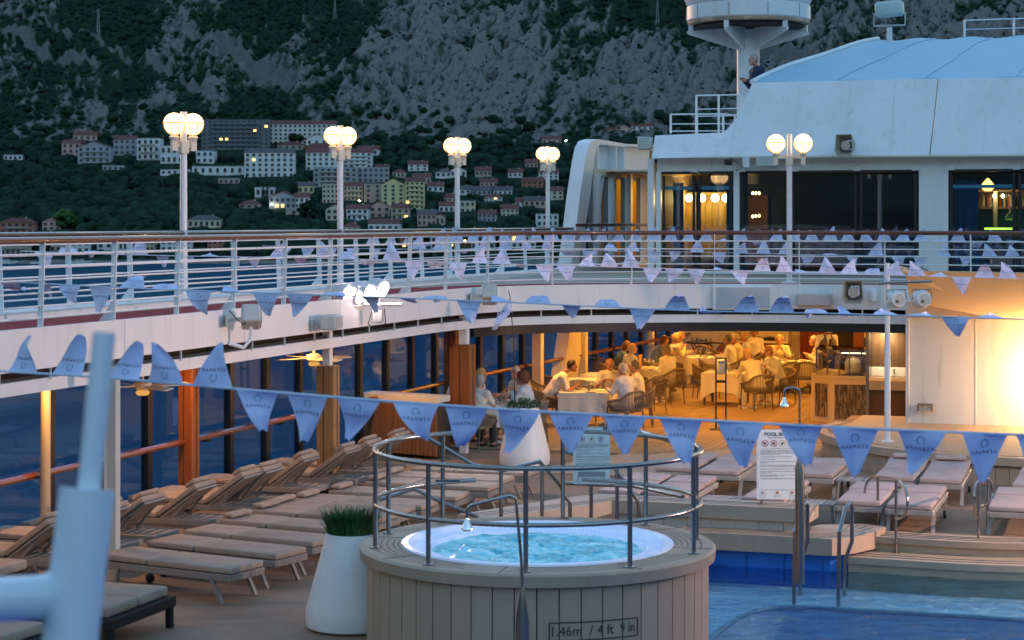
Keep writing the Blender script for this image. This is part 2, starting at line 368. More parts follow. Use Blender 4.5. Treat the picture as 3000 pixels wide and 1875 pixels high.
cv = N.new('ShaderNodeValToRGB'); cv.color_ramp.elements[0].position = .35; cv.color_ramp.elements[0].color = (.008, .024, .018, 1); cv.color_ramp.elements[1].position = .7; cv.color_ramp.elements[1].color = (.030, .056, .032, 1)
L.new(n2.outputs['Fac'], cv.inputs[0])
ms = N.new('ShaderNodeMixRGB'); ms.inputs[2].default_value = (.13, .128, .125, 1); L.new(as_.outputs['Fac'], ms.inputs[0]); L.new(cr.outputs[0], ms.inputs[1])
mx = N.new('ShaderNodeMixRGB'); L.new(rp.outputs[0], mx.inputs[0]); L.new(ms.outputs[0], mx.inputs[1]); L.new(cv.outputs[0], mx.inputs[2]); L.new(mx.outputs[0], b.inputs['Base Color'])
bp = N.new('ShaderNodeBump'); bp.inputs['Strength'].default_value = .9; bp.inputs['Distance'].default_value = 2.0; L.new(n2.outputs['Fac'], bp.inputs['Height']); L.new(bp.outputs[0], b.inputs['Normal'])
me.materials.append(m); me.shade_smooth()
o = bpy.data.objects.new('mountain_slope', me); COL.objects.link(o); o['kind'] = 'structure'

def zt(X, Y): return float(terrain_h(np.array([X]), np.array([Y]))[0])
# sea
mb = MB(); mb.add([(-3000, -400, -20.2), (3000, -400, -20.2), (3000, 1240, -20.2), (-3000, 1240, -20.2)], [(0, 1, 2, 3)])
m = bpy.data.materials.new('dark_sea_water'); m.use_nodes = True; N, L = nodes(m); N.remove(N['Principled BSDF']); df = N.new('ShaderNodeBsdfDiffuse'); gl_ = N.new('ShaderNodeBsdfGlossy'); gl_.inputs[0].default_value = (.7, .9, 1, 1); gl_.inputs['Roughness'].default_value = .25
tc = N.new('ShaderNodeTexCoord'); nw = N.new('ShaderNodeTexNoise'); nw.inputs['Scale'].default_value = .6; nw.inputs['Detail'].default_value = 6; nw.inputs['Roughness'].default_value = .65; L.new(tc.outputs['Object'], nw.inputs['Vector']); cr = N.new('ShaderNodeValToRGB'); cr.color_ramp.elements[0].position = .35; cr.color_ramp.elements[0].color = (.002, .035, .07, 1); cr.color_ramp.elements[1].position = .68; cr.color_ramp.elements[1].color = (.006, .075, .13, 1); L.new(nw.outputs['Fac'], cr.inputs[0]); L.new(cr.outputs[0], df.inputs[0])
bp = N.new('ShaderNodeBump'); bp.inputs['Distance'].default_value = .6; L.new(nw.outputs['Fac'], bp.inputs['Height']); L.new(bp.outputs[0], gl_.inputs['Normal']); ms_ = N.new('ShaderNodeMixShader'); ms_.inputs[0].default_value = .07; L.new(df.outputs[0], ms_.inputs[1]); L.new(gl_.outputs[0], ms_.inputs[2]); L.new(ms_.outputs[0], N['Material Output'].inputs[0])
SEAM = m; struct('sea', mb, m)

# unseen mountains across the bay, added so the windows reflect something dark
mb = MB(); Pm = []
for i in range(15):
    t = i/14; row = []
    for j in range(121):
        an = math.radians(35+j*2.42); R_ = 1500+1500*t; x, y = R_*math.sin(an), R_*math.cos(an)-200; row.append(Vector((x, y, -22+760*min(1, t*1.5)*(.8+.2*math.sin(an*7)+.15*math.sin(an*17+1))*(math.sin(PI*min(1, t*1.3)/2)))))
    Pm.append(row)
mb.grid(Pm); struct('bay_mountains', mb, mat('bay_mountain_scrub', (.045, .06, .05), .95, var=.6, scale=.01, spec=.1), True)
mb = MB(); mb.add([(-3000, -3200, -20.3), (3000, -3200, -20.3), (3000, -400, -20.3), (-3000, -400, -20.3)], [(0, 1, 2, 3)]); struct('sea', mb, SEAM)
# crowns and bushes: many small uneven leaf clumps joined into one mesh each
def crown_template(sub, seed):
    bm = bmesh.new(); bmesh.ops.create_icosphere(bm, subdivisions=sub, radius=1); r = np.random.default_rng(seed)
    V = np.array([v.co[:] for v in bm.verts]); Fs = np.array([[v.index for v in f.verts] for f in bm.faces]); bm.free()
    k = r.normal(size=(7, 3)); k /= np.linalg.norm(k, axis=1)[:, None]
    d = 1+.28*np.max(np.clip((V@k.T-.55)/.45, 0, 1), axis=1)+r.uniform(-.27, .27, len(V)); V = V*d[:, None]; V[:, 2] *= .85
    return V, Fs
def clumps(name, P, Sx, Sz, sub, m, parent=None, nt=6):
    Ts = [crown_template(sub, 30+i) for i in range(nt)]; VV = []; FF = []; off = 0
    for i, p in enumerate(P):
        V, Fs = Ts[i % nt]; an = RNG.uniform(0, 2*PI); c, s_ = math.cos(an), math.sin(an)
        W = np.stack([(V[:, 0]*c-V[:, 1]*s_)*Sx[i], (V[:, 0]*s_+V[:, 1]*c)*Sx[i], V[:, 2]*Sz[i]], 1)+p
        VV.append(W); FF.append(Fs+off); off += len(V)
    VV = np.concatenate(VV); FF = np.concatenate(FF)
    me = bpy.data.meshes.new(name); me.vertices.add(len(VV)); me.vertices.foreach_set('co', VV.astype(np.float32).ravel())
    me.loops.add(FF.size); me.loops.foreach_set('vertex_index', FF.ravel().astype(np.int32)); me.polygons.add(len(FF))
    me.polygons.foreach_set('loop_start', np.arange(0, FF.size, 3, dtype=np.int32)); me.polygons.foreach_set('loop_total', np.full(len(FF), 3, np.int32))
    me.update(calc_edges=True); me.materials.append(m)
    o = bpy.data.objects.new(name, me); COL.objects.link(o); o.parent = parent; return o
FOL = mat('woodland_foliage', (.012, .032, .020), .9, var=.85, scale=.10, bump=1.0, bscale=.8, spec=.1)
for n_ in FOL.node_tree.nodes:
    if n_.type == 'BUMP': n_.inputs['Distance'].default_value = 1.8
BUSH = mat('slope_scrub', (.010, .028, .018), .9, var=.6, scale=.15, spec=.1)

# ------------------------------------------------------------------ town on the far shore
RED = mat('red_tile_roof', (.13, .042, .034), .8, var=.2, scale=.6)
DKR = mat('dark_slate_roof', (.09, .075, .085), .8, var=.2, scale=.6)
TER = mat('terracotta_wall', (.40, .14, .10), .8, var=.1)
WCOL = {'white': (.62, .64, .66), 'grey': (.30, .33, .37), 'dark': (.13, .15, .18), 'yellow': (.62, .56, .30), 'beige': (.48, .40, .32), 'pink': (.50, .34, .30), 'cream': (.56, .50, .38), 'terra': (.38, .15, .11), 'stone': (.36, .32, .28)}
WM = {k: mat('render_'+k, c, .85, var=.09, scale=.25) for k, c in WCOL.items()}
WIN = mat('dark_far_window', (.03, .04, .055), .25, spec=.6); WINL = mat('lit_far_window', (.4, .2, .05), .5, emit=(1, .5, .12), estr=2.2)
_wm = {}
def winmesh(wd, ht):
    k = (round(wd, 1), round(ht, 1))
    if k not in _wm:
        f = MB().box((0, .02, 0), (k[0], .30, k[1])); g = MB().box((0, -.10, -k[1]/2-.08), (k[0]+.3, .5, .14))
        _wm[k] = (f.mesh('window', WIN), g.mesh('sill', WM['stone']))
    return _wm[k]
bn = 0
FOOT = []
def house(x0, x1, yt, yb, col, roof='gable', floors=2, bays=3, label='', balc=False, rz=0.0, lit=(), cat='house', rc=RED, name='hillside_house', deep=11):
    Y = Y_of_row(yb); sx = Y/FP; W = (x1-x0)*sx; Ht = (yb-yt)*sx; cx = ((x0+x1)/2-1500)*sx; z0 = HC-(yb-HY)*sx
    rz = rz; t = thing(name, label, cat, (cx, Y, z0), rz, 'houses and apartment blocks on the far shore')
    FOOT.append((cx, Y+deep/2, max(W, deep)*.62+2))
    part('wall', MB().box((0, deep/2, Ht/2-4), (W, deep, Ht+8)), WM[col], t)
    ov = .5
    if roof == 'gable':                      # ridge parallel to the front
        h = min(deep*.30, 3.2); r = MB(); V = []
        for s_ in (-1, 1): V += [(s_*(W/2+ov), -ov, Ht+.02), (s_*(W/2+ov), deep+ov, Ht+.02), (s_*(W/2+ov), deep/2, Ht+h)]
        r.add(V, [(0, 1, 2), (5, 4, 3), (0, 2, 5, 3), (1, 4, 5, 2), (0, 3, 4, 1)]); rf = part('roof', r, rc, t)
    elif roof == 'front':                    # gable end faces the water
        h = min(W*.26, 4); r = MB(); V = []
        for y_ in (-ov, deep+ov): V += [(-W/2-ov, y_, Ht-.15), (W/2+ov, y_, Ht-.15), (0, y_, Ht+h), (-W/2-ov, y_, Ht+.15), (W/2+ov, y_, Ht+.15), (0, y_, Ht+h+.35)]
        r.add(V, [(0, 2, 8, 6), (1, 7, 8, 2), (3, 9, 11, 5), (4, 5, 11, 10), (0, 3, 5, 2), (1, 2, 5, 4), (6, 8, 11, 9), (7, 10, 11, 8), (0, 6, 9, 3), (1, 4, 10, 7)]); rf = part('roof', r, rc, t)
        part('gable', MB().add([(-W/2, 0, Ht), (W/2, 0, Ht), (0, 0, Ht+h), (-W/2, .4, Ht), (W/2, .4, Ht), (0, .4, Ht+h)], [(0, 1, 2), (5, 4, 3), (0, 2, 5, 3), (1, 4, 5, 2)]), WM[col], t)
    elif roof == 'hip':
        h = min(deep*.28, 3); r = MB(); i_ = min(W, deep)/2; V = [(-W/2-ov, -ov, Ht+.02), (W/2+ov, -ov, Ht+.02), (W/2+ov, deep+ov, Ht+.02), (-W/2-ov, deep+ov, Ht+.02), (-W/2+i_, deep/2, Ht+h), (W/2-i_, deep/2, Ht+h)]
        r.add(V, [(0, 1, 5, 4), (1, 2, 5), (2, 3, 4, 5), (3, 0, 4), (0, 3, 2, 1)]); rf = part('roof', r, rc, t)
    else:
        rf = part('parapet', MB().box((0, deep/2, Ht+.25), (W+.3, deep+.3, .5)), WM['grey'] if col != 'dark' else WM['dark'], t)
    if roof in ('gable', 'hip') and W > 9: part('chimney', MB().box((W*.22, deep*.45, Ht+2.3), (.9, .9, 2.6)), WM['stone'], rf)
    fh = Ht/floors; bw = W/bays; wd, ht = min(bw*.5, 2.0), fh*.5
    fm, sm = winmesh(wd, ht)
    for f in range(floors):
        for k in range(bays):
            xx = -W/2+(k+.5)*bw; zz = (f+.55)*fh
            wn = place('window', fm, t, (xx, -.08, zz)); place('sill', sm, wn)
            if (f, k) in lit: wn.data = wn.data.copy(); wn.data.materials[0] = WINL
    if balc:
        for f in range(floors):
            sl_ = MB().box((0, -.7, f*fh+.1), (W*.7, 1.4, .2)); sl_.box((0, -1.35, f*fh+.65), (W*.7, .08, .9))
            part('balcony', sl_, WM['stone' if balc == 2 else col], t)
    return t
HL = [
 (590,788,352,440,'dark','flat',7,12,'large dark grey terraced hotel block under the mountain, left of the long white block',1,((2,3),(2,4),(5,11),(4,9))),
 (787,985,364,424,'white','gable',5,14,'long white hotel wing with rows of small windows below the crag',0,()),
 (716,862,447,520,'white','gable',5,8,'white apartment block with red roof and beige centre, below the dark hotel',0,((3,1),)),
 (562,735,488,512,'white','flat',1,8,'long low white terrace building left of the white apartment block',0,()),
 (574,626,443,480,'white','flat',2,3,'small white cubic villa left of the low terrace',0,()),
 (333,398,408,455,'grey','gable',3,4,'pale grey three storey block with red roof at the left of the town row',0,()),
 (400,468,406,470,'white','flat',3,4,'stepped white apartment house beside the first lamp post, left part',2,()),
 (470,536,428,482,'white','flat',2,4,'stepped white apartment house directly behind the first lamp post',0,()),
 (214,284,396,413,'pink','gable',1,4,'small pink house with red roof standing highest of the left cluster',0,()),
 (180,236,420,452,'pink','gable',2,3,'pink two storey house left of the gabled villa',0,()),
 (228,324,430,478,'grey','front',3,5,'wide grey villa with a front gable and balconies in the left cluster',1,()),
 (10,66,455,470,'white','flat',1,4,'small white bungalow alone at the far left among trees',0,()),
 (896,1000,447,500,'white','gable',4,6,'white apartment block left of the second lamp post',0,()),
 (1004,1090,447,492,'white','gable',4,5,'white apartment block right of the second lamp post',1,()),
 (895,978,430,445,'terra','hip',1,5,'terracotta roofed low house above the white blocks by the second lamp',0,()),
 (1045,1108,438,456,'white','gable',1,4,'small white house with red roof at the upper right of the blocks',0,()),
 (812,888,425,440,'stone','hip',1,4,'stone house with red hipped roof below the long white hotel wing',0,()),
 (896,960,408,428,'white','front',1,3,'white gabled house at the right end of the hotel wing',0,()),
 (918,1046,492,548,'grey','flat',4,7,'grey concrete apartment block with deep balconies behind the second lamp',2,()),
 (1048,1140,492,536,'grey','flat',3,6,'pale blue grey modern block right of the second lamp post',0,()),
 (1118,1186,540,612,'yellow','front',6,3,'left wing of the tall yellow apartment tower',0,()),
 (1187,1243,532,614,'yellow','gable',6,4,'right wing of the tall yellow apartment tower with one lit window',1,((1,0),)),
 (944,992,540,596,'cream','flat',4,4,'cream four storey house left of the second lamp post',0,()),
 (1006,1062,546,590,'cream','gable',3,5,'cream house with red roof right of the second lamp post',1,()),
 (1066,1119,540,594,'stone','flat',4,2,'unfinished grey concrete house beside the yellow tower',0,()),
 (788,868,578,612,'grey','front',2,5,'large pale gabled villa with arches on a stone terrace',0,((0,1),(0,2))),
 (862,906,578,612,'white','gable',2,3,'right wing of the pale villa with red roof',0,()),
 (872,920,545,568,'yellow','gable',1,3,'small yellow house with dark red roof behind the gabled villa',0,()),
 (746,806,550,578,'white','flat',1,3,'small white portal like house among cypresses',0,()),
 (550,646,644,668,'cream','hip',1,6,'brown hip roofed villa with a long veranda just above the rail',1,()),
 (955,1008,612,646,'cream','front',2,3,'cream gabled house left of the second lamp post just above the rail',0,()),
 (1014,1078,612,646,'white','gable',2,4,'white house with blue roofed annex right of the second lamp post',1,()),
 (1082,1142,605,640,'pink','front',2,3,'pinkish gabled house below the yellow tower',0,()),
 (1146,1198,610,646,'beige','gable',2,3,'beige house with balconies below the yellow tower',1,((0,2),)),
 (1078,1170,655,690,'white','gable',1,5,'low white house with large red roof right behind the rail',0,()),
 (1222,1278,628,662,'pink','gable',2,4,'peach house with brown roof right of the yellow tower',0,()),
 (1276,1302,634,662,'beige','front',1,2,'small beige gabled annex left of the third lamp post',0,()),
 (1196,1254,482,500,'white','gable',2,3,'white twin roofed villa alone on the wooded slope',0,()),
 (1276,1322,504,520,'white','hip',1,3,'small white house with brown roof left of the third lamp post, higher',0,()),
 (1318,1366,500,518,'white','front',1,3,'pale gabled house behind the third lamp post, higher',0,()),
 (1406,1458,534,548,'pink','gable',1,4,'peach cottage with long red roof between third and fourth lamps',0,()),
 (1330,1380,556,568,'white','gable',1,3,'low white cottage with dark roof right of the third lamp post',0,()),
 (1384,1440,558,572,'grey','gable',1,4,'low grey cottage with dark roof between third and fourth lamps',0,()),
 (1446,1500,558,572,'white','gable',1,4,'low white cottage with slate roof toward the fourth lamp',0,()),
 (1528,1590,532,552,'terra','gable',2,4,'red brick house with terracotta roof left of the fourth lamp post',0,()),
 (1578,1636,505,532,'white','gable',3,4,'white three storey house behind the fourth lamp post',0,()),
 (1588,1646,408,424,'pink','gable',1,4,'pale house with red roof high on the slope above the fourth lamp',0,()),
 (1742,1800,380,392,'pink','gable',1,4,'pink house with red roof high on the slope, left of three',0,()),
 (1802,1852,378,394,'pink','front',1,3,'pink gabled house high on the slope, middle of three',0,()),
 (1850,1914,370,392,'white','gable',2,4,'white house high on the slope, right of three',0,()),
 (1348,1392,590,626,'cream','flat',2,3,'unfinished cream concrete house right of the third lamp post',0,()),
 (1510,1540,592,604,'white','gable',1,2,'small white cottage with red roof left of the pinkish house',0,()),
 (1535,1598,588,606,'pink','gable',1,4,'pinkish house with slate roof left of the fourth lamp, lower',0,()),
 (1100,1140,494,508,'white','gable',1,3,'small white cottage with red roof above the yellow tower',0,()),
 (1150,1186,505,522,'cream','hip',1,3,'cream cottage half hidden in trees above the yellow tower',0,()),
 (1208,1262,520,540,'pink','gable',1,4,'pink cottage right of the yellow tower, upper slope',0,()),
 (1252,1300,546,562,'white','gable',1,3,'low white cottage with red roof right of the yellow tower',0,()),
 (1298,1338,580,596,'beige','gable',1,3,'small beige cottage left of the third lamp post',0,()),
 (1392,1440,500,516,'stone','gable',1,4,'stone cottage on the slope right of the third lamp post',0,()),
 (1420,1470,578,594,'white','hip',2,4,'white hip roofed house between third and fourth lamps, lower',0,((1,2),)),
 (1470,1520,612,636,'cream','gable',2,4,'cream two storey house left of the fourth lamp post, lower',0,()),
 (1400,1452,628,650,'grey','gable',2,4,'grey house with red roof just above the rail, right of third lamp',0,()),
 (1286,1330,604,624,'white','gable',1,3,'white house with red roof beside the peach house',0,()),
 (1540,1576,478,494,'pink','gable',1,3,'pink cottage on the slope left of the fourth lamp',0,()),
 (1488,1530,506,520,'white','gable',1,3,'white cottage with red roof left of the brick house',0,()),
 (1600,1650,560,584,'cream','gable',2,3,'cream house right of the fourth lamp post by the arch',0,()),
 (1000,1050,664,690,'beige','hip',1,3,'beige cottage just behind the rail right of the second lamp',0,()),
 (640,700,524,540,'stone','flat',1,4,'long stone retaining building below the low white terrace',0,()),
 (838,930,614,632,'stone','flat',1,2,'stone terrace wall below the gabled villa',0,()),
 (470,556,498,512,'white','flat',1,5,'low white garage row right of the first lamp post',0,()),
 (300,362,486,500,'grey','flat',1,4,'grey terrace wall below the gabled villa of the left cluster',0,()),
 (700,760,598,612,'stone','hip',1,3,'stone cottage left of the gabled villa on the terrace',0,()),
 (1572,1636,628,664,'white','flat',2,4,'white square house just above the rail at the fourth lamp',0,()),
 (0,98,652,686,'terra','hip',2,5,'veranda house with white posts and red roof at the left edge above the rail',2,()),
 (124,178,650,676,'pink','front',2,3,'small pink gabled house right of the veranda house above the rail',0,()),
 (0,92,706,752,'stone','flat',2,6,'grey waterfront building behind the left end of the rail',2,()),
 (146,196,700,740,'stone','flat',2,3,'stone waterfront house behind the rail',0,()),
 (206,262,706,742,'white','gable',2,3,'white waterfront house behind the rail, left of the boathouse',0,()),
 (284,330,700,734,'white','front',1,2,'white boathouse with rounded gable on the waterfront',0,()),
 (334,400,704,738,'white','gable',1,5,'white waterfront house with long red roof behind the rail',0,()),
 (402,452,706,736,'beige','gable',2,4,'beige waterfront house behind the rail left of the first lamp',0,()),
 (470,560,702,738,'white','front',2,5,'wide white gabled waterfront house behind the first lamp post',0,()),
 (608,652,706,734,'terra','gable',2,3,'small terracotta waterfront house right of the first lamp post',0,()),
 (1176,1240,690,728,'terra','flat',2,4,'red cubic waterfront building right of the second lamp post',0,((0,0),)),
 (1262,1330,694,730,'white','gable',2,4,'white waterfront building left of the third lamp post with lit windows',0,((0,1),(0,2),(0,3))),
 (1380,1450,692,730,'grey','gable',2,4,'grey waterfront building right of the third lamp post',0,((0,2),)),
 (1480,1570,690,728,'white','hip',2,5,'white waterfront building left of the fourth lamp post',0,((1,1),)),
]
for r_ in HL:
    big = r_[6]*1 >= 4
    house(*r_[:5], roof=r_[5], floors=r_[6], bays=r_[7], label=r_[8], balc=r_[9], lit=r_[10], cat='building' if big or (r_[1]-r_[0]) > 120 else 'house',
          rc=DKR if ('dark' in r_[8] or 'slate' in r_[8] or 'brown' in r_[8]) else RED, name='apartment_block' if big else 'hillside_house', rz=random.uniform(-.12, .12) if not big else 0)
FT = np.array(FOOT)
def clear(x, y, r=0):
    return np.all(np.hypot(FT[:, 0]-x, (FT[:, 1]-y)) > FT[:, 2]+r)
# woodland below the mountain
P = []; R_ = []
n_ = 0
while n_ < 5000:
    Y = random.uniform(1152, 1530); X = random.uniform(-.30, .22)*Y
    if Y > 1505 and random.random() < .5: continue
    r = random.uniform(1.3, 4.3)*(1.3 if Y < 1400 else 1)
    # open grassy gaps
    if not clear(X, Y, 0): continue
    z_ = zt(X, Y); px_ = 1500+X/Y*FP; top_ = HY+(HC-z_-r*1.3)*FP/Y; pr_ = r*FP/Y
    if any(h_[0]-pr_ < px_ < h_[1]+pr_ and top_ < h_[3]-3 and Y < Y_of_row(h_[3])+2 for h_ in HL):
        if random.random() < .93: continue
        r *= .4
    P.append((X, Y, z_+r*.5)); R_.append(r); n_ += 1
P = np.array(P); R_ = np.array(R_)
o = clumps('woodland', P, R_, R_*RNG.uniform(.75, 1.15, len(R_)), 2, FOL); tag(o, 'dark green woodland covering the hill below the mountain', 'woodland', kind='stuff')
P = []; R_ = []; VG = veg
for _ in range(30000):
    i, j = random.randrange(130, 440), random.randrange(nc)
    if VG[i, j] > .42 and YY[i, j] > 1500:
        r = random.uniform(.8, 2.3)*(1.3 if random.random() < .12 else 1); P.append((XX[i, j]+random.uniform(-1, 1), YY[i, j], ZZ[i, j]+r*.3)); R_.append(r)
    elif scree[i, j] < .3 and random.random() < .16:
        r = random.uniform(.6, 1.5); P.append((XX[i, j], YY[i, j], ZZ[i, j]+r*.3)); R_.append(r)
    if len(P) > 11000: break
P = np.array(P); R_ = np.array(R_)
o = clumps('slope_bushes', P, R_, R_, 1, BUSH); tag(o, 'low green scrub dotted over the grey rocky slope', 'scrub', kind='stuff')
# a few trees that stand out
CYP = mat('cypress_foliage', (.012, .03, .014), .9, var=.4, scale=.5, spec=.1); TRK = mat('tree_bark', (.10, .07, .05), .9)
LIT = mat('bright_round_crown', (.04, .095, .025), .9, var=.5, scale=.3, spec=.1)
def tree(x, yb, hpx, wpx, label, m, round_=False):
    Y = Y_of_row(yb)-3; sx = Y/FP; t = thing('round_tree' if round_ else 'cypress_tree', label, 'tree', ((x-1500)*sx, Y, HC-(yb-HY)*sx), 0, 'single trees in the town')
    Hh, Wd = hpx*sx, wpx*sx; part('trunk', MB().tube([(0, 0, -2), (0, 0, Hh*.5)], [.35, .15], 6), TRK, t)
    Pq, Rq = [], []
    for k in range(46 if round_ else 34):
        if round_: a, b_, c_ = random.uniform(0, 2*PI), random.uniform(.35, 1)**.5, random.uniform(-1, 1); rr = Wd/2*b_*math.sqrt(1-c_*c_); Pq.append((rr*math.cos(a), rr*math.sin(a), Hh*.58+c_*Hh*.36)); Rq.append(Wd*.15)
        else:
            f = random.random(); rr = Wd/2*(1-f)**.6*.6; a = random.uniform(0, 2*PI); Pq.append((rr*math.cos(a), rr*math.sin(a), Hh*(.08+.9*f))); Rq.append(Wd*.22*(1.15-f*.7))
    Rq = np.array(Rq); clumps('crown', np.array(Pq), Rq, Rq*(1 if round_ else 1.8), 1, m, t)
for i, (x, yb, h, w_, lb) in enumerate([(770, 575, 42, 8, 'slim dark cypress before the white portal house, left one'), (784, 578, 46, 9, 'slim dark cypress before the white portal house, right one'), (722, 545, 40, 10, 'dark cypress left of the portal house'), (674, 505, 38, 12, 'dark pointed tree before the low white terrace'), (1478, 90, 30, 10, 'pointed dark tree high on the rocky slope')]):
    if yb > 300: tree(x, yb, h, w_, lb, CYP)
tree(190, 672, 58, 58, 'light green round tree right of the pink gabled house', LIT, True)
tree(116, 742, 42, 58, 'dense round tree on the waterfront left of the boathouse', FOL, True)
tree(866, 422, 30, 44, 'broad dark tree before the long white hotel wing', CYP, True)
tree(905, 650, 60, 60, 'broad dark tree left of the second lamp post', FOL, True)
# sea wall, boats, shore lights
mb = MB(); px = np.arange(-1700, 1500, 12)
for k, X in enumerate(px[:-1]): mb.box((X*.25+ (px[k+1]-X)*.125, 1139.5+random.uniform(-.3, .3), -19.6), (3.1, 2.2, 1.9+random.uniform(0, .8)))
solo('stone_sea_wall', mb, mat('grey_shore_stone', (.26, .25, .24), .9, var=.3, scale=.4), 'low rough stone quay wall along the far waterline', 'sea wall', (0, 1139.5, -20.2))
BW = mat('white_boat_hull', (.65, .67, .7), .4)
for x, lb in ((236, 'small white motorboat moored at the far quay behind the rail'), (118, 'small moored boat with blue canopy by the far quay'), (20, 'white dinghy at the far quay at the left edge')):
    p = G(x, 773, -20.2); p.y = 1128; p.x = (x-1500)/FP*1128; b_ = MB(); L_ = 5.5
    b_.add([(-L_, -.9, .1), (-L_, .9, .1), (L_*.5, 1.0, .1), (L_*1.1, 0, .6), (L_*.5, -1.0, .1), (-L_, -1.1, 1.2), (-L_, 1.1, 1.2), (L_*.6, 1.3, 1.4), (L_*1.3, 0, 1.9), (L_*.6, -1.3, 1.4)], [(0, 1, 2, 3, 4), (5, 6, 7, 8, 9), (0, 1, 6, 5), (1, 2, 7, 6), (2, 3, 8, 7), (3, 4, 9, 8), (4, 0, 5, 9)])
    t = thing('motor_boat', lb, 'boat', p, 0, 'boats moored at the far quay'); part('hull', b_, BW, t)
    part('cabin', MB().rbox((-.5, 0, 1.9), (4.2, 1.7, 1.5), .3), BW if 'canopy' not in lb else mat('blue_canvas', (.03, .15, .3), .7), t); part('cabin_window', MB().box((-.3, 0, 2.2), (3.6, 1.76, .5)), WIN, t)
for k, (x, y, hb, lb) in enumerate([(796, 600, 8, 'cold white street light by the gabled villa'), (1264, 615, 10, 'white street light right of the yellow tower'), (1658, 412, 26, 'white street light on the slope left of the white arch'), (1053, 588, 6, 'orange street light below the cream house'), (682, 742, 6, 'yellow shore light behind the rail, right of the first lamp'), (46, 733, 5, 'warm shore light behind the rail at the left'), (1362, 706, 5, 'warm shore light right of the third lamp post'), (190, 470, 6, 'small yellow light below the pink house')]):
    Y = Y_of_row(min(y+hb, 760))-8; sx = Y/FP; t = thing('street_light', lb, 'street light', ((x-1500)*sx, Y, HC-(y+hb-HY)*sx), 0, 'distant street lights')
    part('pole', MB().tube([(0, 0, -2), (0, 0, hb*sx)], .12, 5), WM['dark'], t)
    part('lamp', MB().lathe([(.05, -.5), (.55, -.2), (.55, .25), (.05, .5)], 8, (0, 0, hb*sx)), emis('distant_warm_lamp', (1, .6, .2), 25) if 'orange' in lb or 'yellow' in lb or 'warm' in lb else emis('distant_cold_lamp', (1, .95, .8), 25), t)
for k, (x, y0, y1) in enumerate([(133, 150, 230), (985, 0, 45), (297, 30, 85), (1585, 0, 20), (1923, 0, 60)]):
    Y = 1600; sx = Y/FP; X = (x-1500)*sx; zb = HC-(y1-HY)*sx; zt_ = HC-(y0-HY)*sx
    m_ = MB(); hh = zt_-zb+4
    for dx, dy in ((-1, -1), (1, -1), (1, 1), (-1, 1)): m_.beam((dx*1.1, dy*1.1, 0), (dx*.25, dy*.25, hh), .18, .18)
    for q_ in range(6):
        z_ = hh*(q_+.5)/6.5; w_ = 1.1-.85*z_/hh; m_.beam((-w_, -w_, z_), (w_, -w_, z_+hh/7), .12, .12); m_.beam((-w_*1.6, -w_, z_), (w_*1.6, -w_, z_), .1, .1)
    t = thing('power_pylon', ['lattice power pylon on the scree at the left', 'lattice pylon at the top centre of the mountain', 'lattice pylon right of the left scree', 'pylon top by the radar dome', 'pylon high right behind the radar dome'][k], 'pylon', (X, Y-zbase(Y)*0-12, zb-4), 0, 'power pylons on the mountain'); part('lattice', m_, WM['grey'], t)
# ------------------------------------------------------------------ ship structure
ZD, ZC = 2.99, 2.36                                # upper deck, ceiling below it
inner = catmull([S(8, -12.05), S(16, -12.05), S(24, -12.05), S(30, -12.0), S(32.6, -11.9), S(34.3, -11.55), S(35.5, -10.6), S(36.5, -9.0), S(37.1, -7.2), S(37.3, -5), S(37.1, -3), S(36.5, 0), S(35.6, 3), S(34, 6)], 8)
OUT = -13.95
# hull below the windows
mb = MB(); mb.prism([S(4, OUT-.1), S(90, OUT-.1), S(90, 12), S(4, 12)], -21, -2.4); struct('ship_hull', mb, WHITE)
# pool deck with an opening for the pool
mb = MB(); PL = [(2, -13.9), (62, -13.9), (62, 10), (26.42, 10), (26.42, -3.45), (25.3, -3.9), (25.3, -5.75), (2, -5.75)]
mb.prism([S(*p) for p in PL], -.5, 0); struct('pool_deck', mb, DECKTAN)
# upper deck
ip = [p for p in inner]; poly = [(p.x, p.y) for p in ip]+[tuple(S(60, 6)[:2]), tuple(S(60, OUT)[:2]), tuple(S(8, OUT)[:2])]
mb = MB(); mb.prism(poly, 2.64, ZD-.01); ud = struct('upper_deck', mb, SANDDECK)
mb = MB(); ribbon(mb, inner, ZD-.01, ZD+.004, .03, .92); 
struct('running_track', mb, REDTRACK)
mb = MB(); mb.prism([S(8, -13.25), S(33.5, -13.0), S(33.5, -12.9), S(31, -12.55), S(27, -12.55), S(8, -12.55)], ZD-.01, ZD+.002); struct('running_track', mb, REDTRACK)
mb = MB(); ribbon(mb, [S(8, OUT), S(30, OUT), S(60, OUT)], ZD-.3, ZD+.09, -.05, -.62); struct('waterway_coaming', mb, WHITE)
# ceiling sheet of the deck below
mb = MB(); ipo = offset2(ip, .25); poly = [(p.x, p.y) for p in ipo]+[tuple(S(60, 6)[:2]), tuple(S(60, OUT+.2)[:2]), tuple(S(8, OUT+.2)[:2])]
mb.prism(poly, ZC-.02, ZC+.04); struct('ceiling', mb, CREAM)

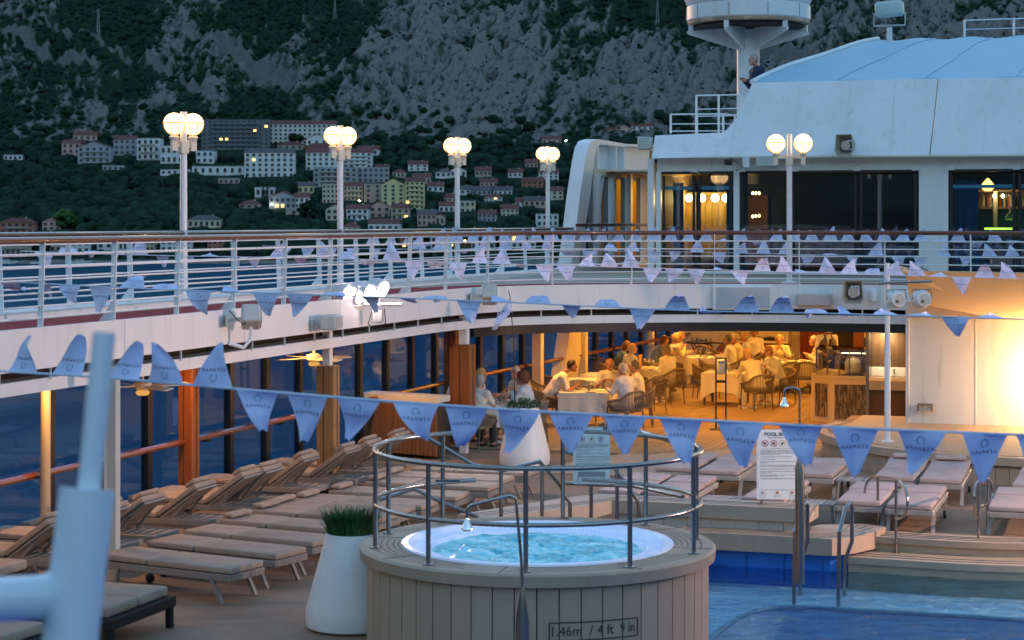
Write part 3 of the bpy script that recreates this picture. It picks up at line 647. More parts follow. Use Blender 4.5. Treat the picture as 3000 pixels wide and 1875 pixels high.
fas = thing('deck_edge_fascia', 'curved white steel deck edge with a dark slot above a lower white beam', 'deck edge', S(20, -12.05, 2.3), RZ)
mb = MB(); ribbon(mb, inner, 2.53, ZD+.012, -.03, .03); part('fascia_plate', mb, WHITE, fas, True, True)
mb = MB(); ribbon(mb, inner, 2.26, 2.41, .02, .12); part('lower_beam', mb, WHITE, fas, True, True)
mb = MB(); ribbon(mb, inner, 2.38, 2.94, .24, .28); part('recess_backing', mb, DARKGAP, fas, True)  # near-black sheet carries the shade of the slot in its colour
mb = MB(); ribbon(mb, [p for p in inner[36:]], 2.09, 2.258, .05, .12); part('dark_valance', mb, BLACK, fas, True)
mb = MB(); po = [p+Vector((0, 0, 2.43)) for p in offset2(inner, .12)]; mb.tube(po, .022, 6); po = [p+Vector((0, 0, 2.405)) for p in offset2(inner, .19)]; mb.tube(po, .018, 6); part('service_pipe', mb, mat('dirty_pipe', (.05, .045, .04), .6), fas, True)  # pipes in a near-black brown
hp = resample(inner, 1.05)
hm = MB().box((0, 0, 0), (.025, .012, .16)).mesh('hanger', WHITE)
I = wm(fas).inverted()
for p in hp: place('hanger', hm, fas, I @ (p+Vector((.0, .02, 2.47))), random.uniform(-.2, .2))

for k in range(9):
    q_ = resample(inner, 3.3)[k+1]; j_ = min(range(len(inner)), key=lambda i: (inner[i]-q_).length); d_ = inner[min(j_+1, len(inner)-1)]-inner[max(j_-1, 0)]; n_ = Vector((d_.y, -d_.x, 0)).normalized()*.033
    part('weld_seam', MB().tube([q_+n_+Vector((0, 0, 2.54)), q_+n_+Vector((0, 0, ZD))], .006, 5), WHITE, fas, True)
# railings
def railing(name, label, path, zf, h, rows, step, lean=0.0, postw=.075, skip=None, topmat=TEAKRAIL, side=1, gusset=True, rod=.0115, top=.042):
    P = resample(path, step); base = P[0]; t = thing(name, label, 'railing', (base.x, base.y, zf), RZ, 'railings of the upper deck'); I = wm(t).inverted()
    for k in rows:
        off = offset2(path, side*lean*(k/h))
        part('rod', MB().tube([p+Vector((0, 0, zf+k)) for p in off], rod if k != rows[-1] else rod*1.25, 7), WHITE2, t, True, True)
    part('handrail', MB().tube([p+Vector((0, 0, zf+h)) for p in offset2(path, side*lean)], top, 10), topmat, t, True, True)
    pm = MB().beam((0, 0, 0), (0, side*lean, h-.02), .014 if postw > .05 else .022, postw, up=(0, 1, 0)).mesh('post', WHITE2)
    gm = MB().add([(-.006, side*.03, 0), (.006, side*.03, 0), (-.006, side*.19, 0), (.006, side*.19, 0), (-.006, side*.03, .20), (.006, side*.03, .20)], [(0, 2, 4), (1, 5, 3), (0, 1, 3, 2), (2, 3, 5, 4), (0, 4, 5, 1)]).mesh('gusset', WHITE2)
    for i, p in enumerate(P):
        j = min(i+1, len(P)-1); d = P[j]-P[j-1] if j > 0 else P[1]-P[0]; rz = math.atan2(d.y, d.x)-RZ
        o = place('post', pm, t, I @ Vector((p.x, p.y, zf)), rz)
        if gusset and i % 2 == 0: place('gusset', gm, o)
    return t
inr = [p for p in inner]
railing('guard_railing', 'white inner guard rail with teak top along the curved edge above the pool', inr, ZD, 1.0, [.12, .25, .40, .55, .69, .84], 1.62, -.03, .07, side=1)
outr = [S(8, -13.62), S(30, -13.62), S(46.4, -13.55)]
railing('guard_railing', 'white outer guard rail with teak top along the ship side, sea behind', outr, ZD+.09, .95, [.13, .27, .41, .55, .69, .83], 1.62, .04, .08, side=1)

# globe lamp posts
GLOBE = emis('lit_globe', (1, .62, .26), 2.3); CAGE = mat('brass_cage', (.45, .28, .10), .4, .6)
def lamp_post(loc, label, spread, rz, arm=False, hs=0.0):
    t = thing('globe_lamp_post', label, 'lamp post', loc, rz, 'twin globe lamp posts on the upper deck')
    part('pole', MB().lathe([(.058, 0), (.054, 1.2), (.05, 2.45+hs)], 16).tube([(0, 0, 2.4+hs), (0, 0, 2.96+hs)], .052, 12), WHITE2, t, smooth=True)
    part('base_flange', MB().lathe([(.17, 0), (.17, .03), (.1, .045)], 16), WHITE2, t)
    part('collar', MB().rbox((0, 0, 2.44+hs), (.125, .125, .20), .01), CREAM, t)
    rg = .18 if arm else .160
    for s_ in (-1, 1):
        if arm: part('arm', MB().beam((0, 0, 2.52+hs), (s_*spread, 0, 2.52+hs), .05, .08).box((s_*spread, 0, 2.46+hs), (.08, .06, .2)), CREAM, t)
        else: part('arm', MB().box((s_*spread*.55, 0, 2.46+hs), (spread*.9, .05, .05)).box((s_*spread, 0, 2.47+hs), (.09, .08, .18)), CREAM, t)
        z = 2.78+hs; g = part('globe', MB().lathe([(rg*math.cos(a), rg*math.sin(a)) for a in np.linspace(-1.45, 1.5, 16)], 24, (s_*spread, 0, z)), GLOBE, t, smooth=True)
        c = MB().tube([(s_*spread+.212/.2*rg*math.cos(a), .212/.2*rg*math.sin(a), z+.01) for a in np.linspace(0, 2*PI, 25)[:-1]], .009, 5, closed=True)
        for k in range(8):
            an = k*PI/4; c.tube([(s_*spread+.212/.2*rg*math.cos(b)*math.cos(an), .212/.2*rg*math.cos(b)*math.sin(an), z+.212/.2*rg*math.sin(b)) for b in np.linspace(0, -1.4, 9)], .008, 4)
        part('cage', c, CAGE, t); part('cup', MB().lathe([(.05, -.26), (.08, -.2), (.05, -.17)], 10, (s_*spread, 0, z)), CREAM, t)
        point('globe_light', (s_*spread, 0, z+.02), 5, (1, .58, .25), .21, t)
    return t
lp = [G(538, 881, 3.08), G(997, 838, 3.08), G(1340, 815, 3.08), G(1605, 794, 3.08)]
for k, (x, y) in enumerate([(538, 881), (997, 843), (1340, 815), (1605, 796)]):
    l0 = 27.7*.9333+k*6.15; p = S([25.7, 32.1, 38.0, 44.0][k], -13.66, 3.07)
    p = onA(x, 700, -13.66); p.z = 3.07
    lamp_post(p, ['twin globe lamp post at the left, nearest on the ship side', 'second twin globe lamp post, in front of the grey apartment blocks', 'third twin globe lamp post, right of the yellow tower', 'farthest twin globe lamp post beside the white arch'][k], .15, RZ+.9 if k == 0 else RZ+.95, hs=[-.20, -.13, -.08, -.04][k])
p = onL(2313, 700, 37.9); p.z = ZD
lamp_post(p, 'twin globe lamp post with wide arms before the dark lounge windows', .27, RZ-.02, True, -.03)

# deckhouse on the upper deck
dh = thing('deckhouse', 'white lounge deckhouse with dark windows behind the curved rail', 'deckhouse', S(45, -11.3, ZD), RZ)
LW = 44.4
def wl(x, z, l=LW): q = onL(x, 700, l); return (q.x, q.y, z)
def wall_panel(x0, x1, z0, z1, l=LW, th=.12, m=WHITE, nm='wall', par=None):
    a, b_ = Vector(wl(x0, 0, l)), Vector(wl(x1, 0, l)); n = Vector((SN, CS, 0))*th
    mb = MB(); mb.add([(a.x, a.y, z0), (b_.x, b_.y, z0), (b_.x, b_.y, z1), (a.x, a.y, z1), (a.x+n.x, a.y+n.y, z0), (b_.x+n.x, b_.y+n.y, z0), (b_.x+n.x, b_.y+n.y, z1), (a.x+n.x, a.y+n.y, z1)], [(0, 1, 2, 3), (5, 4, 7, 6), (0, 4, 5, 1), (2, 6, 7, 3), (1, 5, 6, 2), (0, 3, 7, 4)])
    return part(nm, mb, m, par or dh, True)
zt0 = HC+(HY-500)/FP*onL(2300, 0, LW).y      # window head
zs = HC+(HY-459)/FP*onL(2500, 0, LW).y       # soffit
zw0 = ZD+.06
wall_panel(1925, 3300, zt0, zs+.3, nm='wall'); wall_panel(1922, 1936, ZD, zt0); wall_panel(2692, 2778, ZD, zt0); wall_panel(2149, 2166, ZD, zt0); wall_panel(1925, 3300, ZD, zw0)
wins = [(1938, 2040), (2042, 2148), (2168, 2312), (2316, 2514), (2516, 2690), (2780, 2978), (2980, 3180)]
for x0, x1 in wins:
    f = thing('x', None, None) if False else None
    l2 = LW+.03; a, b_ = Vector(wl(x0+1, 0, l2)), Vector(wl(x1-1, 0, l2)); u_ = (b_-a).normalized()
    mb = MB(); wd = .05
    for q0, q1 in (((a, zw0), (b_, zw0)), ((a, zt0), (b_, zt0))): mb.beam((q0[0].x, q0[0].y, q0[1]+(.03 if q0[1] == zw0 else -.03)), (q1[0].x, q1[0].y, q1[1]+(.03 if q0[1] == zw0 else -.03)), .06, .06)
    for e in (a+u_*.05, b_-u_*.05): mb.beam((e.x, e.y, zw0+.1), (e.x, e.y, zt0-.1), .06, .05, up=(SN, CS, 0))
    fr = part('window_frame', mb, BLACK, dh, True)
    n = Vector((SN, CS, 0))*.03
    g = MB().add([(a.x+n.x, a.y+n.y, zw0+.1), (b_.x+n.x, b_.y+n.y, zw0+.1), (b_.x+n.x, b_.y+n.y, zt0-.1), (a.x+n.x, a.y+n.y, zt0-.1)], [(0, 1, 2, 3)])
    part('window_pane', g, PANEDK, fr, True)
for x in (2330, 2480, 2610, 2880):
    A_, B_ = onL(x, 456, 43.98), onL(x+14, 235, 45.17); part('weld_seam', MB().tube([A_, B_], .008, 5), WHITE, dh, True)
for x in (2035, 2174, 2330, 2510, 2682, 2786, 2978): 
    q = Vector(wl(x, zt0+.03, LW-.03)); part('bracket', MB().boxr(q, (.16, .08, .1), RZ), WHITE, dh, True)
# interior of the lounge
mb = MB(); mb.prism([S(LW+.2, -11.2), S(52, -11.2), S(52, 4), S(LW+.2, 4)], ZD, ZD+.01); part('lounge_floor', mb, mat('dark_carpet', (.03, .028, .03), .9), dh, True)
mb = MB(); mb.prism([S(LW+.14, -11.2), S(52, -11.2), S(52, 4), S(LW+.14, 4)], zs-.1, zs); part('lounge_ceiling', mb, mat('dark_ceiling', (.03, .05, .10), .8), dh, True)
DKW = mat('dark_lounge_wall', (.05, .12, .26), .7); YW = mat('gold_panel_wall', (.55, .33, .06), .45, var=.2, scale=5, streak=(8, 8, .3))  # navy wall colour stands in for sea and sky reflected in the panes
wall_panel(1900, 3400, ZD, zs-.1, 50.5, .1, DKW, 'inner_wall')
q0 = S(LW+.2, -11.3); mb = MB(); mb.prism([S(LW+.12, -11.32), S(58, -11.32), S(58, -11.2), S(LW+.12, -11.2)], ZD, zs+.2); part('side_wall', mb, mat('amber_side_wall', (.55, .35, .14), .6), dh, True)
for x0, x1, l in ((1950, 2148, 47.8),):
    wall_panel(2003, 2136, ZD+.3, ZD+1.95, 47.8, .08, YW, 'gold_panel')
    for k in range(7): wall_panel(2008+k*19, 2010+k*19, ZD+.9, ZD+1.9, 47.74, .03, mat('gold_strip', (.6, .4, .12), .3, .6), 'gold_batten')
    wall_panel(2136, 2190, ZD, ZD+2.4, 47.0, .05, DKW, 'partition')
CUR = mat('blue_curtain', (.05, .22, .36), .9, var=.2)
def curtain(x0, x1, l, z0, z1):
    a, b_ = Vector(wl(x0, 0, l)), Vector(wl(x1, 0, l)); P = []; n = 60
    for z in (z0, z1): P.append([Vector((a.x+(b_.x-a.x)*i/n+SN*.05*math.sin(i*1.1), a.y+(b_.y-a.y)*i/n+CS*.05*math.sin(i*1.1), z)) for i in range(n+1)])
    part('curtain', MB().grid(P), CUR, dh, True, True)
curtain(2785, 2866, LW+.35, ZD+.1, zt0-.25); curtain(2128, 2148, LW+.4, ZD+.1, zt0-.25); curtain(2040, 2052, LW+.4, ZD+.1, zt0-.25); curtain(1972, 2002, LW+.4, ZD+.1, zt0-.25)
for x0, x1 in ((1944, 2033), (2050, 2147), (2786, 2972), (2988, 3100)): wall_panel(x0, x1, zt0-.42, zt0-.34, LW+.3, .04, mat('teal_pelmet', (.04, .20, .30), .5, emit=(.03, .14, .22), estr=.25), 'pelmet')  # pelmets emit a faint teal glow put into their material, no lamp
GL2 = emis('lounge_globe', (1, .72, .25), 12)
for k, (x, y, lb) in enumerate([(2018, 580, 'left'), (2056, 580, 'middle'), (2095, 580, 'right'), (2126, 580, 'rightmost')]):
    q = onL(x, y, 47.5); t = thing('wall_globe_light', 'round glowing wall light on the gold panel in the lounge, '+lb+' one', 'wall light', q, RZ, 'wall globes in the lounge')
    part('globe', MB().lathe([(.1*math.cos(a), .1*math.sin(a)) for a in np.linspace(-1.5, 1.5, 9)], 14), GL2, t, smooth=True); part('back_plate', MB().box((0, .14, 0), (.14, .03, .14)), CAGE, t)
    point('wall_globe_glow', q+Vector((-SN*.2, -CS*.2, 0)), 4, (1, .6, .12), .08)
# second lit spot (small bulbs) seen in the next window
for k, (x, y) in enumerate([(2205, 566), (2214, 566), (2224, 566), (2205, 634), (2214, 633), (2224, 632)]):
    q = onL(x, y, 49.6); t = thing('bulb_lamp', 'tiny warm bulb glowing deep inside the second lounge window, '+['upper left', 'upper middle', 'upper right', 'lower left', 'lower middle', 'lower right'][k], 'bulb', q, RZ, 'small bulbs deep in the lounge')
    part('bulb', MB().lathe([(.01, -.04), (.035, 0), (.01, .04)], 8), emis('tiny_bulb', (1, .5, .12), 14), t)
wall_panel(2190, 2250, ZD+.2, ZD+1.9, 50.3, .05, mat('brown_inner_panel', (.16, .06, .02), .5, emit=(.3, .1, .02), estr=.05), 'brown_panel')  # panel material emits a weak brown glow of its own, no lamp
# bar with bottles
bar = thing('back_bar', 'lit bar shelving with green tiles seen through the right lounge window', 'bar', S(47.6, -1.3, ZD), RZ)
def bx(x0, x1, y0, y1, l, m, nm, th=.2):
    a, b_ = onL(x0, y0, l), onL(x1, y1, l); mb = MB(); n = Vector((SN, CS, 0))*th
    A_ = [(a.x, a.y), (b_.x, b_.y), (b_.x+n.x, b_.y+n.y), (a.x+n.x, a.y+n.y)]; mb.prism(A_, min(a.z, b_.z), max(a.z, b_.z)); return part(nm, mb, m, bar, True)
BW2 = mat('bar_wood', (.16, .10, .06), .5); GT = mat('green_bar_tiles', (.06, .20, .12), .3, var=.3, scale=12)
bx(2862, 3100, 556, 562, 47.3, BW2, 'shelf', .4); bx(2862, 3100, 606, 612, 47.3, BW2, 'shelf', .4); bx(2862, 3100, 614, 664, 47.75, GT, 'tile_panel', .05); bx(2862, 3100, 562, 606, 47.75, mat('warm_back_panel', (.35, .22, .08), .5), 'back_panel', .05)
bx(2910, 2922, 560, 668, 47.2, mat('pale_bar_post', (.45, .38, .28), .5), 'upright', .1); bx(2862, 3100, 676, 740, 46.9, mat('dark_counter', (.03, .025, .02), .4), 'counter', .5)
bx(2884, 2972, 667, 673, 46.85, emis('green_strip_light', (.55, .9, .08), 1.5), 'strip_light', .05)
BC = [(.25, .06, .02), (.02, .06, .03), (.5, .4, .15), (.03, .03, .05), (.4, .1, .03), (.5, .5, .45)]
bxs = [2870, 2876, 2882, 2889, 2896, 2903, 2930, 2937, 2943, 2949, 2956, 2962, 2968, 2990, 2998]
btm = [MB().lathe([(.04, 0), (.04, .17), (.014, .21), (.014, .29)], 8).mesh('bottle', mat('bottle_glass_%d' % i, c, .15, spec=.8)) for i, c in enumerate(BC)]
for k, x in enumerate(bxs):
    q = onL(x, 606, 47.4); o = place('bottle', btm[k % 6], None, q, 0); o.scale = (1, 1, .9+.3*random.random()); tag(o, ['amber', 'dark green', 'golden', 'black', 'red brown', 'clear'][k % 6]+' bottle on the bar shelf, number %s from the left behind the window' % ['one','two','three','four','five','six','seven','eight','nine','ten','eleven','twelve','thirteen','fourteen','fifteen'][k], 'bottle', 'bottles on the back bar')
q = onL(2958, 676, 46.95); solo('glass_cloche', MB().lathe([(.13, 0), (.13, .25), (.08, .38), (.015, .42), (.03, .47), (.005, .49)], 14), GLS, 'clear glass cloche standing on the bar counter', 'cloche', q+Vector((0, 0, 0)), world=False)
q = onL(2894, 547, 47.0); solo('pendant_lamp', MB().lathe([(.02, .2), (.14, .06), (.15, -.03), (.08, -.1)], 12), emis('bar_pendant', (1, .5, .08), 3.5), 'amber pendant lamp glowing above the bar in the right window', 'lamp', q, world=False)
for x, lb in ((2913, 'left'), (2938, 'right')):
    q = onL(x, 574, 47.1); solo('shelf_bulb', MB().lathe([(.01, -.05), (.045, 0), (.01, .05)], 8), emis('shelf_bulb', (1, .75, .3), 14), 'bright bulb between the bar bottles, %s one' % lb, 'bulb', q, world=False)
    point('shelf_bulb_glow', q+Vector((-SN*.1, -CS*.1, 0)), 2.5, (1, .65, .25), .05)
# overhanging parapet of the deckhouse
def P3(x, y, l): q = onL(x, y, l); return Vector((q.x, q.y, q.z))
def slab(nm, pts, back, m, par=dh, smooth=False):   # polygon face list of world points, thickened by vector
    n = len(pts); b2 = [p+Vector(back) for p in pts]; mb = MB(); mb.add(pts+b2, [tuple(range(n)), tuple(range(2*n-1, n-1, -1))]+[(i, i+n, (i+1) % n+n, (i+1) % n) for i in range(n)]); return part(nm, mb, m, par, True, smooth)
bk = Vector((SN, CS, 0))
slab('parapet', [P3(2137, 459, 44.0), P3(2722, 456, 44.0), P3(2747, 230, 45.2), P3(2205, 242, 45.2), P3(2160, 340, 44.7)], bk*.1, WHITE)
slab('parapet', [P3(2725, 456, 44.0), P3(3250, 456, 44.0), P3(3250, 222, 45.2), P3(2750, 230, 45.2)], bk*.1, WHITE)
slab('parapet', [P3(1909, 464, 43.9), P3(2137, 459, 43.97), P3(2158, 345, 44.7), P3(2140, 368, 44.6), P3(2120, 388, 44.5), P3(1919, 397, 44.4)], bk*.1, WHITE)
slab('soffit', [P3(1909, 464, 43.95), P3(3250, 456, 44.02), P3(3250, 459, 44.5), P3(1925, 462, 44.5)], Vector((0, 0, .04)), CREAM)
slab('end_cheek', [P3(1909, 464, 43.95), P3(1919, 397, 44.4), S(53, -11.6, onL(1919, 397, 44.4).z), S(53, -11.6, onL(1909, 464, 44.).z)], Vector((.05, 0, 0)), WHITE)
slab('upper_ledge', [P3(1919, 397, 44.4), P3(2120, 388, 44.5), S(53, -9, onL(2120, 388, 44.5).z), S(53, -11.6, onL(1919, 397, 44.4).z)], Vector((0, 0, -.05)), WHITE)
slab('end_cheek', [P3(2205, 242, 45.2), P3(2160, 340, 44.7), P3(2137, 459, 44.0), S(50, -9.1, onL(2137, 459, 44).z), S(50, -9.1, onL(2205, 242, 45.2).z)], Vector((.05, 0, 0)), WHITE)
ROOFM = mat('weathered_canvas_roof', (.33, .55, .68), .55, var=.05, scale=2, bump=1.0, bscale=1.6, streak=(.3, 2.6, .6))
a, b_, c_, d_ = P3(2205, 242, 45.3), P3(3250, 222, 45.3), P3(3250, 100, 54), P3(2575, 117, 54)
Pg = []; nn = 36
for i in range(nn+1):
    v = i/nn; lft = a.lerp(d_, v); lft.z += .06*math.sin(PI*v); rgt = b_.lerp(c_, v); Pg.append([lft.lerp(rgt, u_/40)+Vector((0, 0, .03*math.sin(u_*.7+v*9)+.05*math.sin(PI*v))) for u_ in range(41)])
part('canvas_roof', MB().solid(Pg, (0, 0, -.05)), ROOFM, dh, True, True)
part('roof_edge', MB().tube([Pg[i][0]+Vector((-.02, 0, .02)) for i in range(nn+1)], .06, 8), WHITE, dh, True, True)
for u_ in (10, 20, 30): part('roof_seam', MB().tube([Pg[i][u_]+Vector((0, 0, .012)) for i in range(nn+1)], .018, 5), ROOFM, dh, True, True)
# small rails on the ledge and roof
def simple_rail(label, pts, zf, h, rows, np_, nm='pipe_railing'):
    t = thing(nm, label, 'railing', (pts[0].x, pts[0].y, zf), RZ, 'pipe railings on the deckhouse')
    for k in rows: part('rod', MB().tube([Vector((p.x, p.y, zf+k)) for p in pts], .02 if k == rows[-1] else .014, 6), WHITE2, t, True, True)
    Q = resample([Vector((p.x, p.y, 0)) for p in pts], np_)
    for q in Q: part('post', MB().box((q.x, q.y, zf+h/2), (.05, .05, h)), WHITE2, t, True)
zl = onL(2000, 390, 45).z
simple_rail('low white pipe rail on the ledge left of the radar mast', [onL(1965, 0, 45), onL(2120, 0, 45.2), onL(2165, 0, 46)], zl, .45, [.05, .22, .45], .62)
simple_rail('tall white pipe rail around the stair left of the radar mast', [onL(2040, 0, 46), onL(2160, 0, 46.0), onL(2190, 0, 47.6)], zl, .95, [.45, .62, .95], .55)
zr = onL(2900, 106, 54).z
simple_rail('white pipe rail on top of the canvas roof at the right', [onL(2826, 0, 54), onL(3000, 0, 54), onL(3250, 0, 54)], zr, .45, [.2, .45], 1.3)
# radar mast
p = onL(2192, 0, 50.5); zb = ZD+2.2; sx = p.y/FP; zz = lambda y: HC+(HY-y)*sx
mst = thing('satellite_mast', 'white mast carrying a drum shaped satellite dome with rusty rim', 'mast', (p.x, p.y, zb), RZ)
rel = lambda y: zz(y)-zb
part('column', MB().lathe([(33*sx, 0), (33*sx, rel(88))], 24), WHITE, mst, smooth=True)
R1 = 180*sx; RUST = mat('rust_stained_white', (.45, .30, .20), .7, var=.5, scale=2.5)
part('drum', MB().lathe([(R1*.97, rel(66)), (R1, rel(60)), (R1, rel(22)), (R1*.98, rel(18))], 40), WHITE, mst, smooth=True)
part('drum_rim', MB().lathe([(R1*.96, rel(74)), (R1*.985, rel(72)), (R1*.985, rel(64)), (R1*.9, rel(62))], 40), RUST, mst, smooth=True)
part('dome_flare', MB().lathe([(R1*.99, rel(17)), (R1*1.18, rel(-60)), (R1*1.2, rel(-200)), (R1*.9, rel(-300)), (R1*.3, rel(-345))], 40), WHITE, mst, smooth=True)
for k in range(6):
    an = k*PI/3+.35; c_, s_ = math.cos(an), math.sin(an); mb = MB()
    T = [(30*sx, rel(100)), (R1*.98, rel(95)), (R1*.98, rel(86)), (30*sx, rel(86)), (30*sx, rel(150))]
    w_ = .03; V = [(r*c_-w_*s_, r*s_+w_*c_, z) for r, z in ((30*sx, rel(147)), (R1*.99, rel(101)), (R1*.99, rel(92)), (30*sx, rel(80)))]+[(r*c_+w_*s_, r*s_-w_*c_, z) for r, z in ((30*sx, rel(147)), (R1*.99, rel(101)), (R1*.99, rel(92)), (30*sx, rel(80)))]
    mb.add(V, [(0, 1, 2, 3), (7, 6, 5, 4), (0, 4, 5, 1), (1, 5, 6, 2), (2, 6, 7, 3), (3, 7, 4, 0)]); part('gusset_fin', mb, WHITE, mst)
    part('foot_pad', MB().box(((R1*.93)*c_, (R1*.93)*s_, rel(82)), (.12, .12, .2)), WHITE, mst)
part('under_plate', MB().lathe([(30*sx, rel(84)), (R1*.9, rel(82)), (R1*.9, rel(76)), (30*sx, rel(76))], 30), DARKGAP, mst)
for k in range(10):
    an = k*PI/5+.2; part('panel_seam', MB().beam((R1*1.003*math.cos(an), R1*1.003*math.sin(an), rel(59)), (R1*1.003*math.cos(an), R1*1.003*math.sin(an), rel(23)), .012, .02), mat('seam_grey', (.35, .35, .36), .6), mst)
# arch fin and side screen
arch = thing('steel_arch', 'leaning white steel arch with ribs rising from the ship side beside the lounge', 'arch', S(46.5, -13.9, ZD), RZ)
a0 = -13.85
prof_o = [(1632, 792), (1645, 700), (1662, 560), (1676, 470), (1684, 432), (1694, 414), (1712, 408), (1740, 412), (1800, 422), (1912, 426)]
prof_i = [(1652, 792), (1672, 700), (1693, 560), (1703, 470), (1711, 434), (1722, 424), (1738, 424), (1760, 428), (1800, 430), (1912, 432)]
def apt(x, y, a=a0): return onA(x, y, a)
wv = Vector((CS, -SN, 0))
def band(nm, A_, B_, off, th, m=WHITE):
    mb = MB(); n = len(A_); V = [p+wv*off for p in A_]+[p+wv*off for p in B_]+[p+wv*(off+th) for p in A_]+[p+wv*(off+th) for p in B_]
    F_ = []
    for i in range(n-1): F_ += [(i, i+1, n+i+1, n+i), (2*n+i+1, 2*n+i, 3*n+i, 3*n+i+1), (i, 2*n+i, 2*n+i+1, i+1), (n+i, n+i+1, 3*n+i+1, 3*n+i)]
    F_ += [(0, n, 3*n, 2*n), (n-1, 3*n-1, 4*n-1, 2*n-1)]; mb.add(V, F_); return part(nm, mb, m, arch, True, True)
Ao = [apt(*q) for q in prof_o]; Ai = [apt(*q) for q in prof_i]
band('flange', Ao, Ai, 0, .34)
web_o = [apt(*q) for q in [(1660, 790), (1690, 640), (1714, 520), (1728, 440), (1738, 428)]]; web_i = [apt(*q) for q in [(1700, 790), (1712, 640), (1728, 540), (1738, 498), (1742, 497)]]
band('web_plate', [apt(*q) for q in [(1654, 792), (1674, 700), (1694, 560), (1705, 470), (1714, 434)]], [apt(*q) for q in [(1695, 792), (1708, 690), (1722, 570), (1731, 500), (1736, 497)]], .02, .03)
band('header_web', [apt(*q) for q in [(1714, 428), (1760, 430), (1912, 434)]], [apt(*q) for q in [(1724, 496), (1760, 498), (1915, 510)]], .02, .04)
band('inner_flange', [apt(*q) for q in [(1697, 792), (1710, 690), (1724, 570), (1733, 500)]], [apt(*q) for q in [(1700, 792), (1714, 690), (1728, 570), (1737, 500)]], .03, .3)
band('header_shelf', [apt(1690, 495), apt(1735, 496), apt(1920, 508)], [apt(1690, 497), apt(1735, 498), apt(1920, 511)], .03, .3)
for y in (570, 645): band('rib', [apt(1672+(645-y)*.21, y), apt(1703+(645-y)*.22, y)], [apt(1672+(645-y)*.21, y+2), apt(1703+(645-y)*.22, y+2)], .03, .26)
for x in (1720, 1775, 1800): band('stiffener', [apt(x, 428), apt(x+3, 428)], [apt(x, 496), apt(x+3, 496)], .06, .22)
# side screen windows
scn = thing('side_windscreen', 'row of tall amber reflecting windows with white posts behind the arch', 'windscreen', S(50, -13.6, ZD), RZ)
a1 = -13.55
for k, (x0, x1) in enumerate([(1716, 1737), (1747, 1781), (1793, 1830), (1841, 1876), (1886, 1903), (1912, 1921)]):
    A_, B_ = onA(x0, 516, a1), onA(x1, 520, a1); mb = MB(); zt_ = A_.z if k else A_.z
    mb.add([(A_.x, A_.y, ZD+.12), (B_.x, B_.y, ZD+.12), (B_.x, B_.y, onA(x1, 518+k*1.5, a1).z), (A_.x, A_.y, onA(x0, 516+k*1.5, a1).z)], [(0, 1, 2, 3)])
    part('window_pane', mb, PANEAM, scn, True)
for x in (1742, 1787, 1836, 1881, 1907):
    A_ = onA(x, 510, a1); part('post', MB().boxr((A_.x+.06*CS, A_.y-.06*SN, (ZD+A_.z)/2), (.16, .22, A_.z-ZD), RZ), WHITE, scn, True)
band2 = MB(); A_, B_ = onA(1735, 505, a1), onA(1922, 514, a1); band2.beam((A_.x, A_.y, A_.z), (B_.x, B_.y, B_.z), .1, .18); part('head_beam', band2, mat('lit_cream_beam', (.65, .55, .4), .5), scn, True)  # head beam in a plain warm cream
mb = MB(); A_, B_ = onA(1690, 655, a1+.35), onA(1920, 652, a1+.35); mb.tube([(A_.x, A_.y, 4.12), (B_.x, B_.y, 4.12)], .04, 8); part('handrail', mb, TEAKRAIL, scn, True, True)
A_ = onL(1908, 0, 44.4); solo('corner_post', MB().boxr((A_.x, A_.y, (ZD+zs)/2), (.14, .14, zs-ZD), RZ), WHITE, 'white post at the corner where the lounge meets the side windows', 'post', (A_.x, A_.y, ZD), RZ)
mb = MB(); mb.prism([S(48.6, -13.7), S(60, -13.7), S(60, -11.4), S(48.6, -11.4)], 5.50, 5.55); o = solo('side_canopy', mb, CREAM, 'pale ceiling over the side passage between arch and lounge', 'ceiling', tuple(S(44, -13.9, 5.75)), RZ)
area('passage_light', tuple(S(51, -12.4, 5.48)), 14, (1, .55, .2), .5)
# flood light boxes, horn speaker on the deckhouse
def horn(loc, rz, label, s=1.0, tilt=.1):
    t = thing('horn_speaker', label, 'speaker', loc, rz, 'horn loudspeakers'); w0, w1 = .34*s, .18*s
    mb = MB(); V = []
    for sc_, y in ((1, -.3*s), (.93, -.3*s)):
        V += [(x_*sc_, y, z_*sc_) for x_, z_ in ((-w0/2, -.12*s), (-w0/2*.85, .17*s), (w0/2*.85, .17*s), (w0/2, -.12*s), (w0/2*.7, -.2*s), (-w0/2*.7, -.2*s))]
    V += [(x_*.45, 0, z_*.45) for x_, z_ in ((-w0/2, -.12*s), (-w0/2*.85, .17*s), (w0/2*.85, .17*s), (w0/2, -.12*s), (w0/2*.7, -.2*s), (-w0/2*.7, -.2*s))]
    F_ = [(i, (i+1) % 6, 6+(i+1) % 6, 6+i) for i in range(6)]+[(i, 12+i, 12+(i+1) % 6, (i+1) % 6) for i in range(6)]+[(6+i, 6+(i+1) % 6, 12+(i+1) % 6, 12+i) for i in range(6)]
    mb.add(V, F_); part('horn_bell', mb, mat('khaki_horn', (.42, .38, .30), .55), t)
    part('driver', MB().lathe([(.005, -.27*s), (.05*s, -.26*s), (.085*s, -.2*s), (.085*s, -.05*s)], 14).__class__() if False else MB().tube([(0, -.22*s, -.02*s), (0, -.02*s, -.02*s)], [.085*s, .06*s], 14), mat('cream_driver', (.6, .5, .42), .5), t, smooth=True)
    part('bracket', MB().box((0, .05*s, 0), (.08*s, .16*s, .12*s)), GREYBOX, t); return t
horn(tuple(onL(2492, 424, 43.9)), RZ-.25, 'beige horn loudspeaker on the white parapet above the windows', 1.3)
q = onL(2606, 118, 53.5)
t = thing('roof_floodlight', 'pale boxy floodlight in a yoke on top of the canvas roof', 'floodlight', q, RZ)
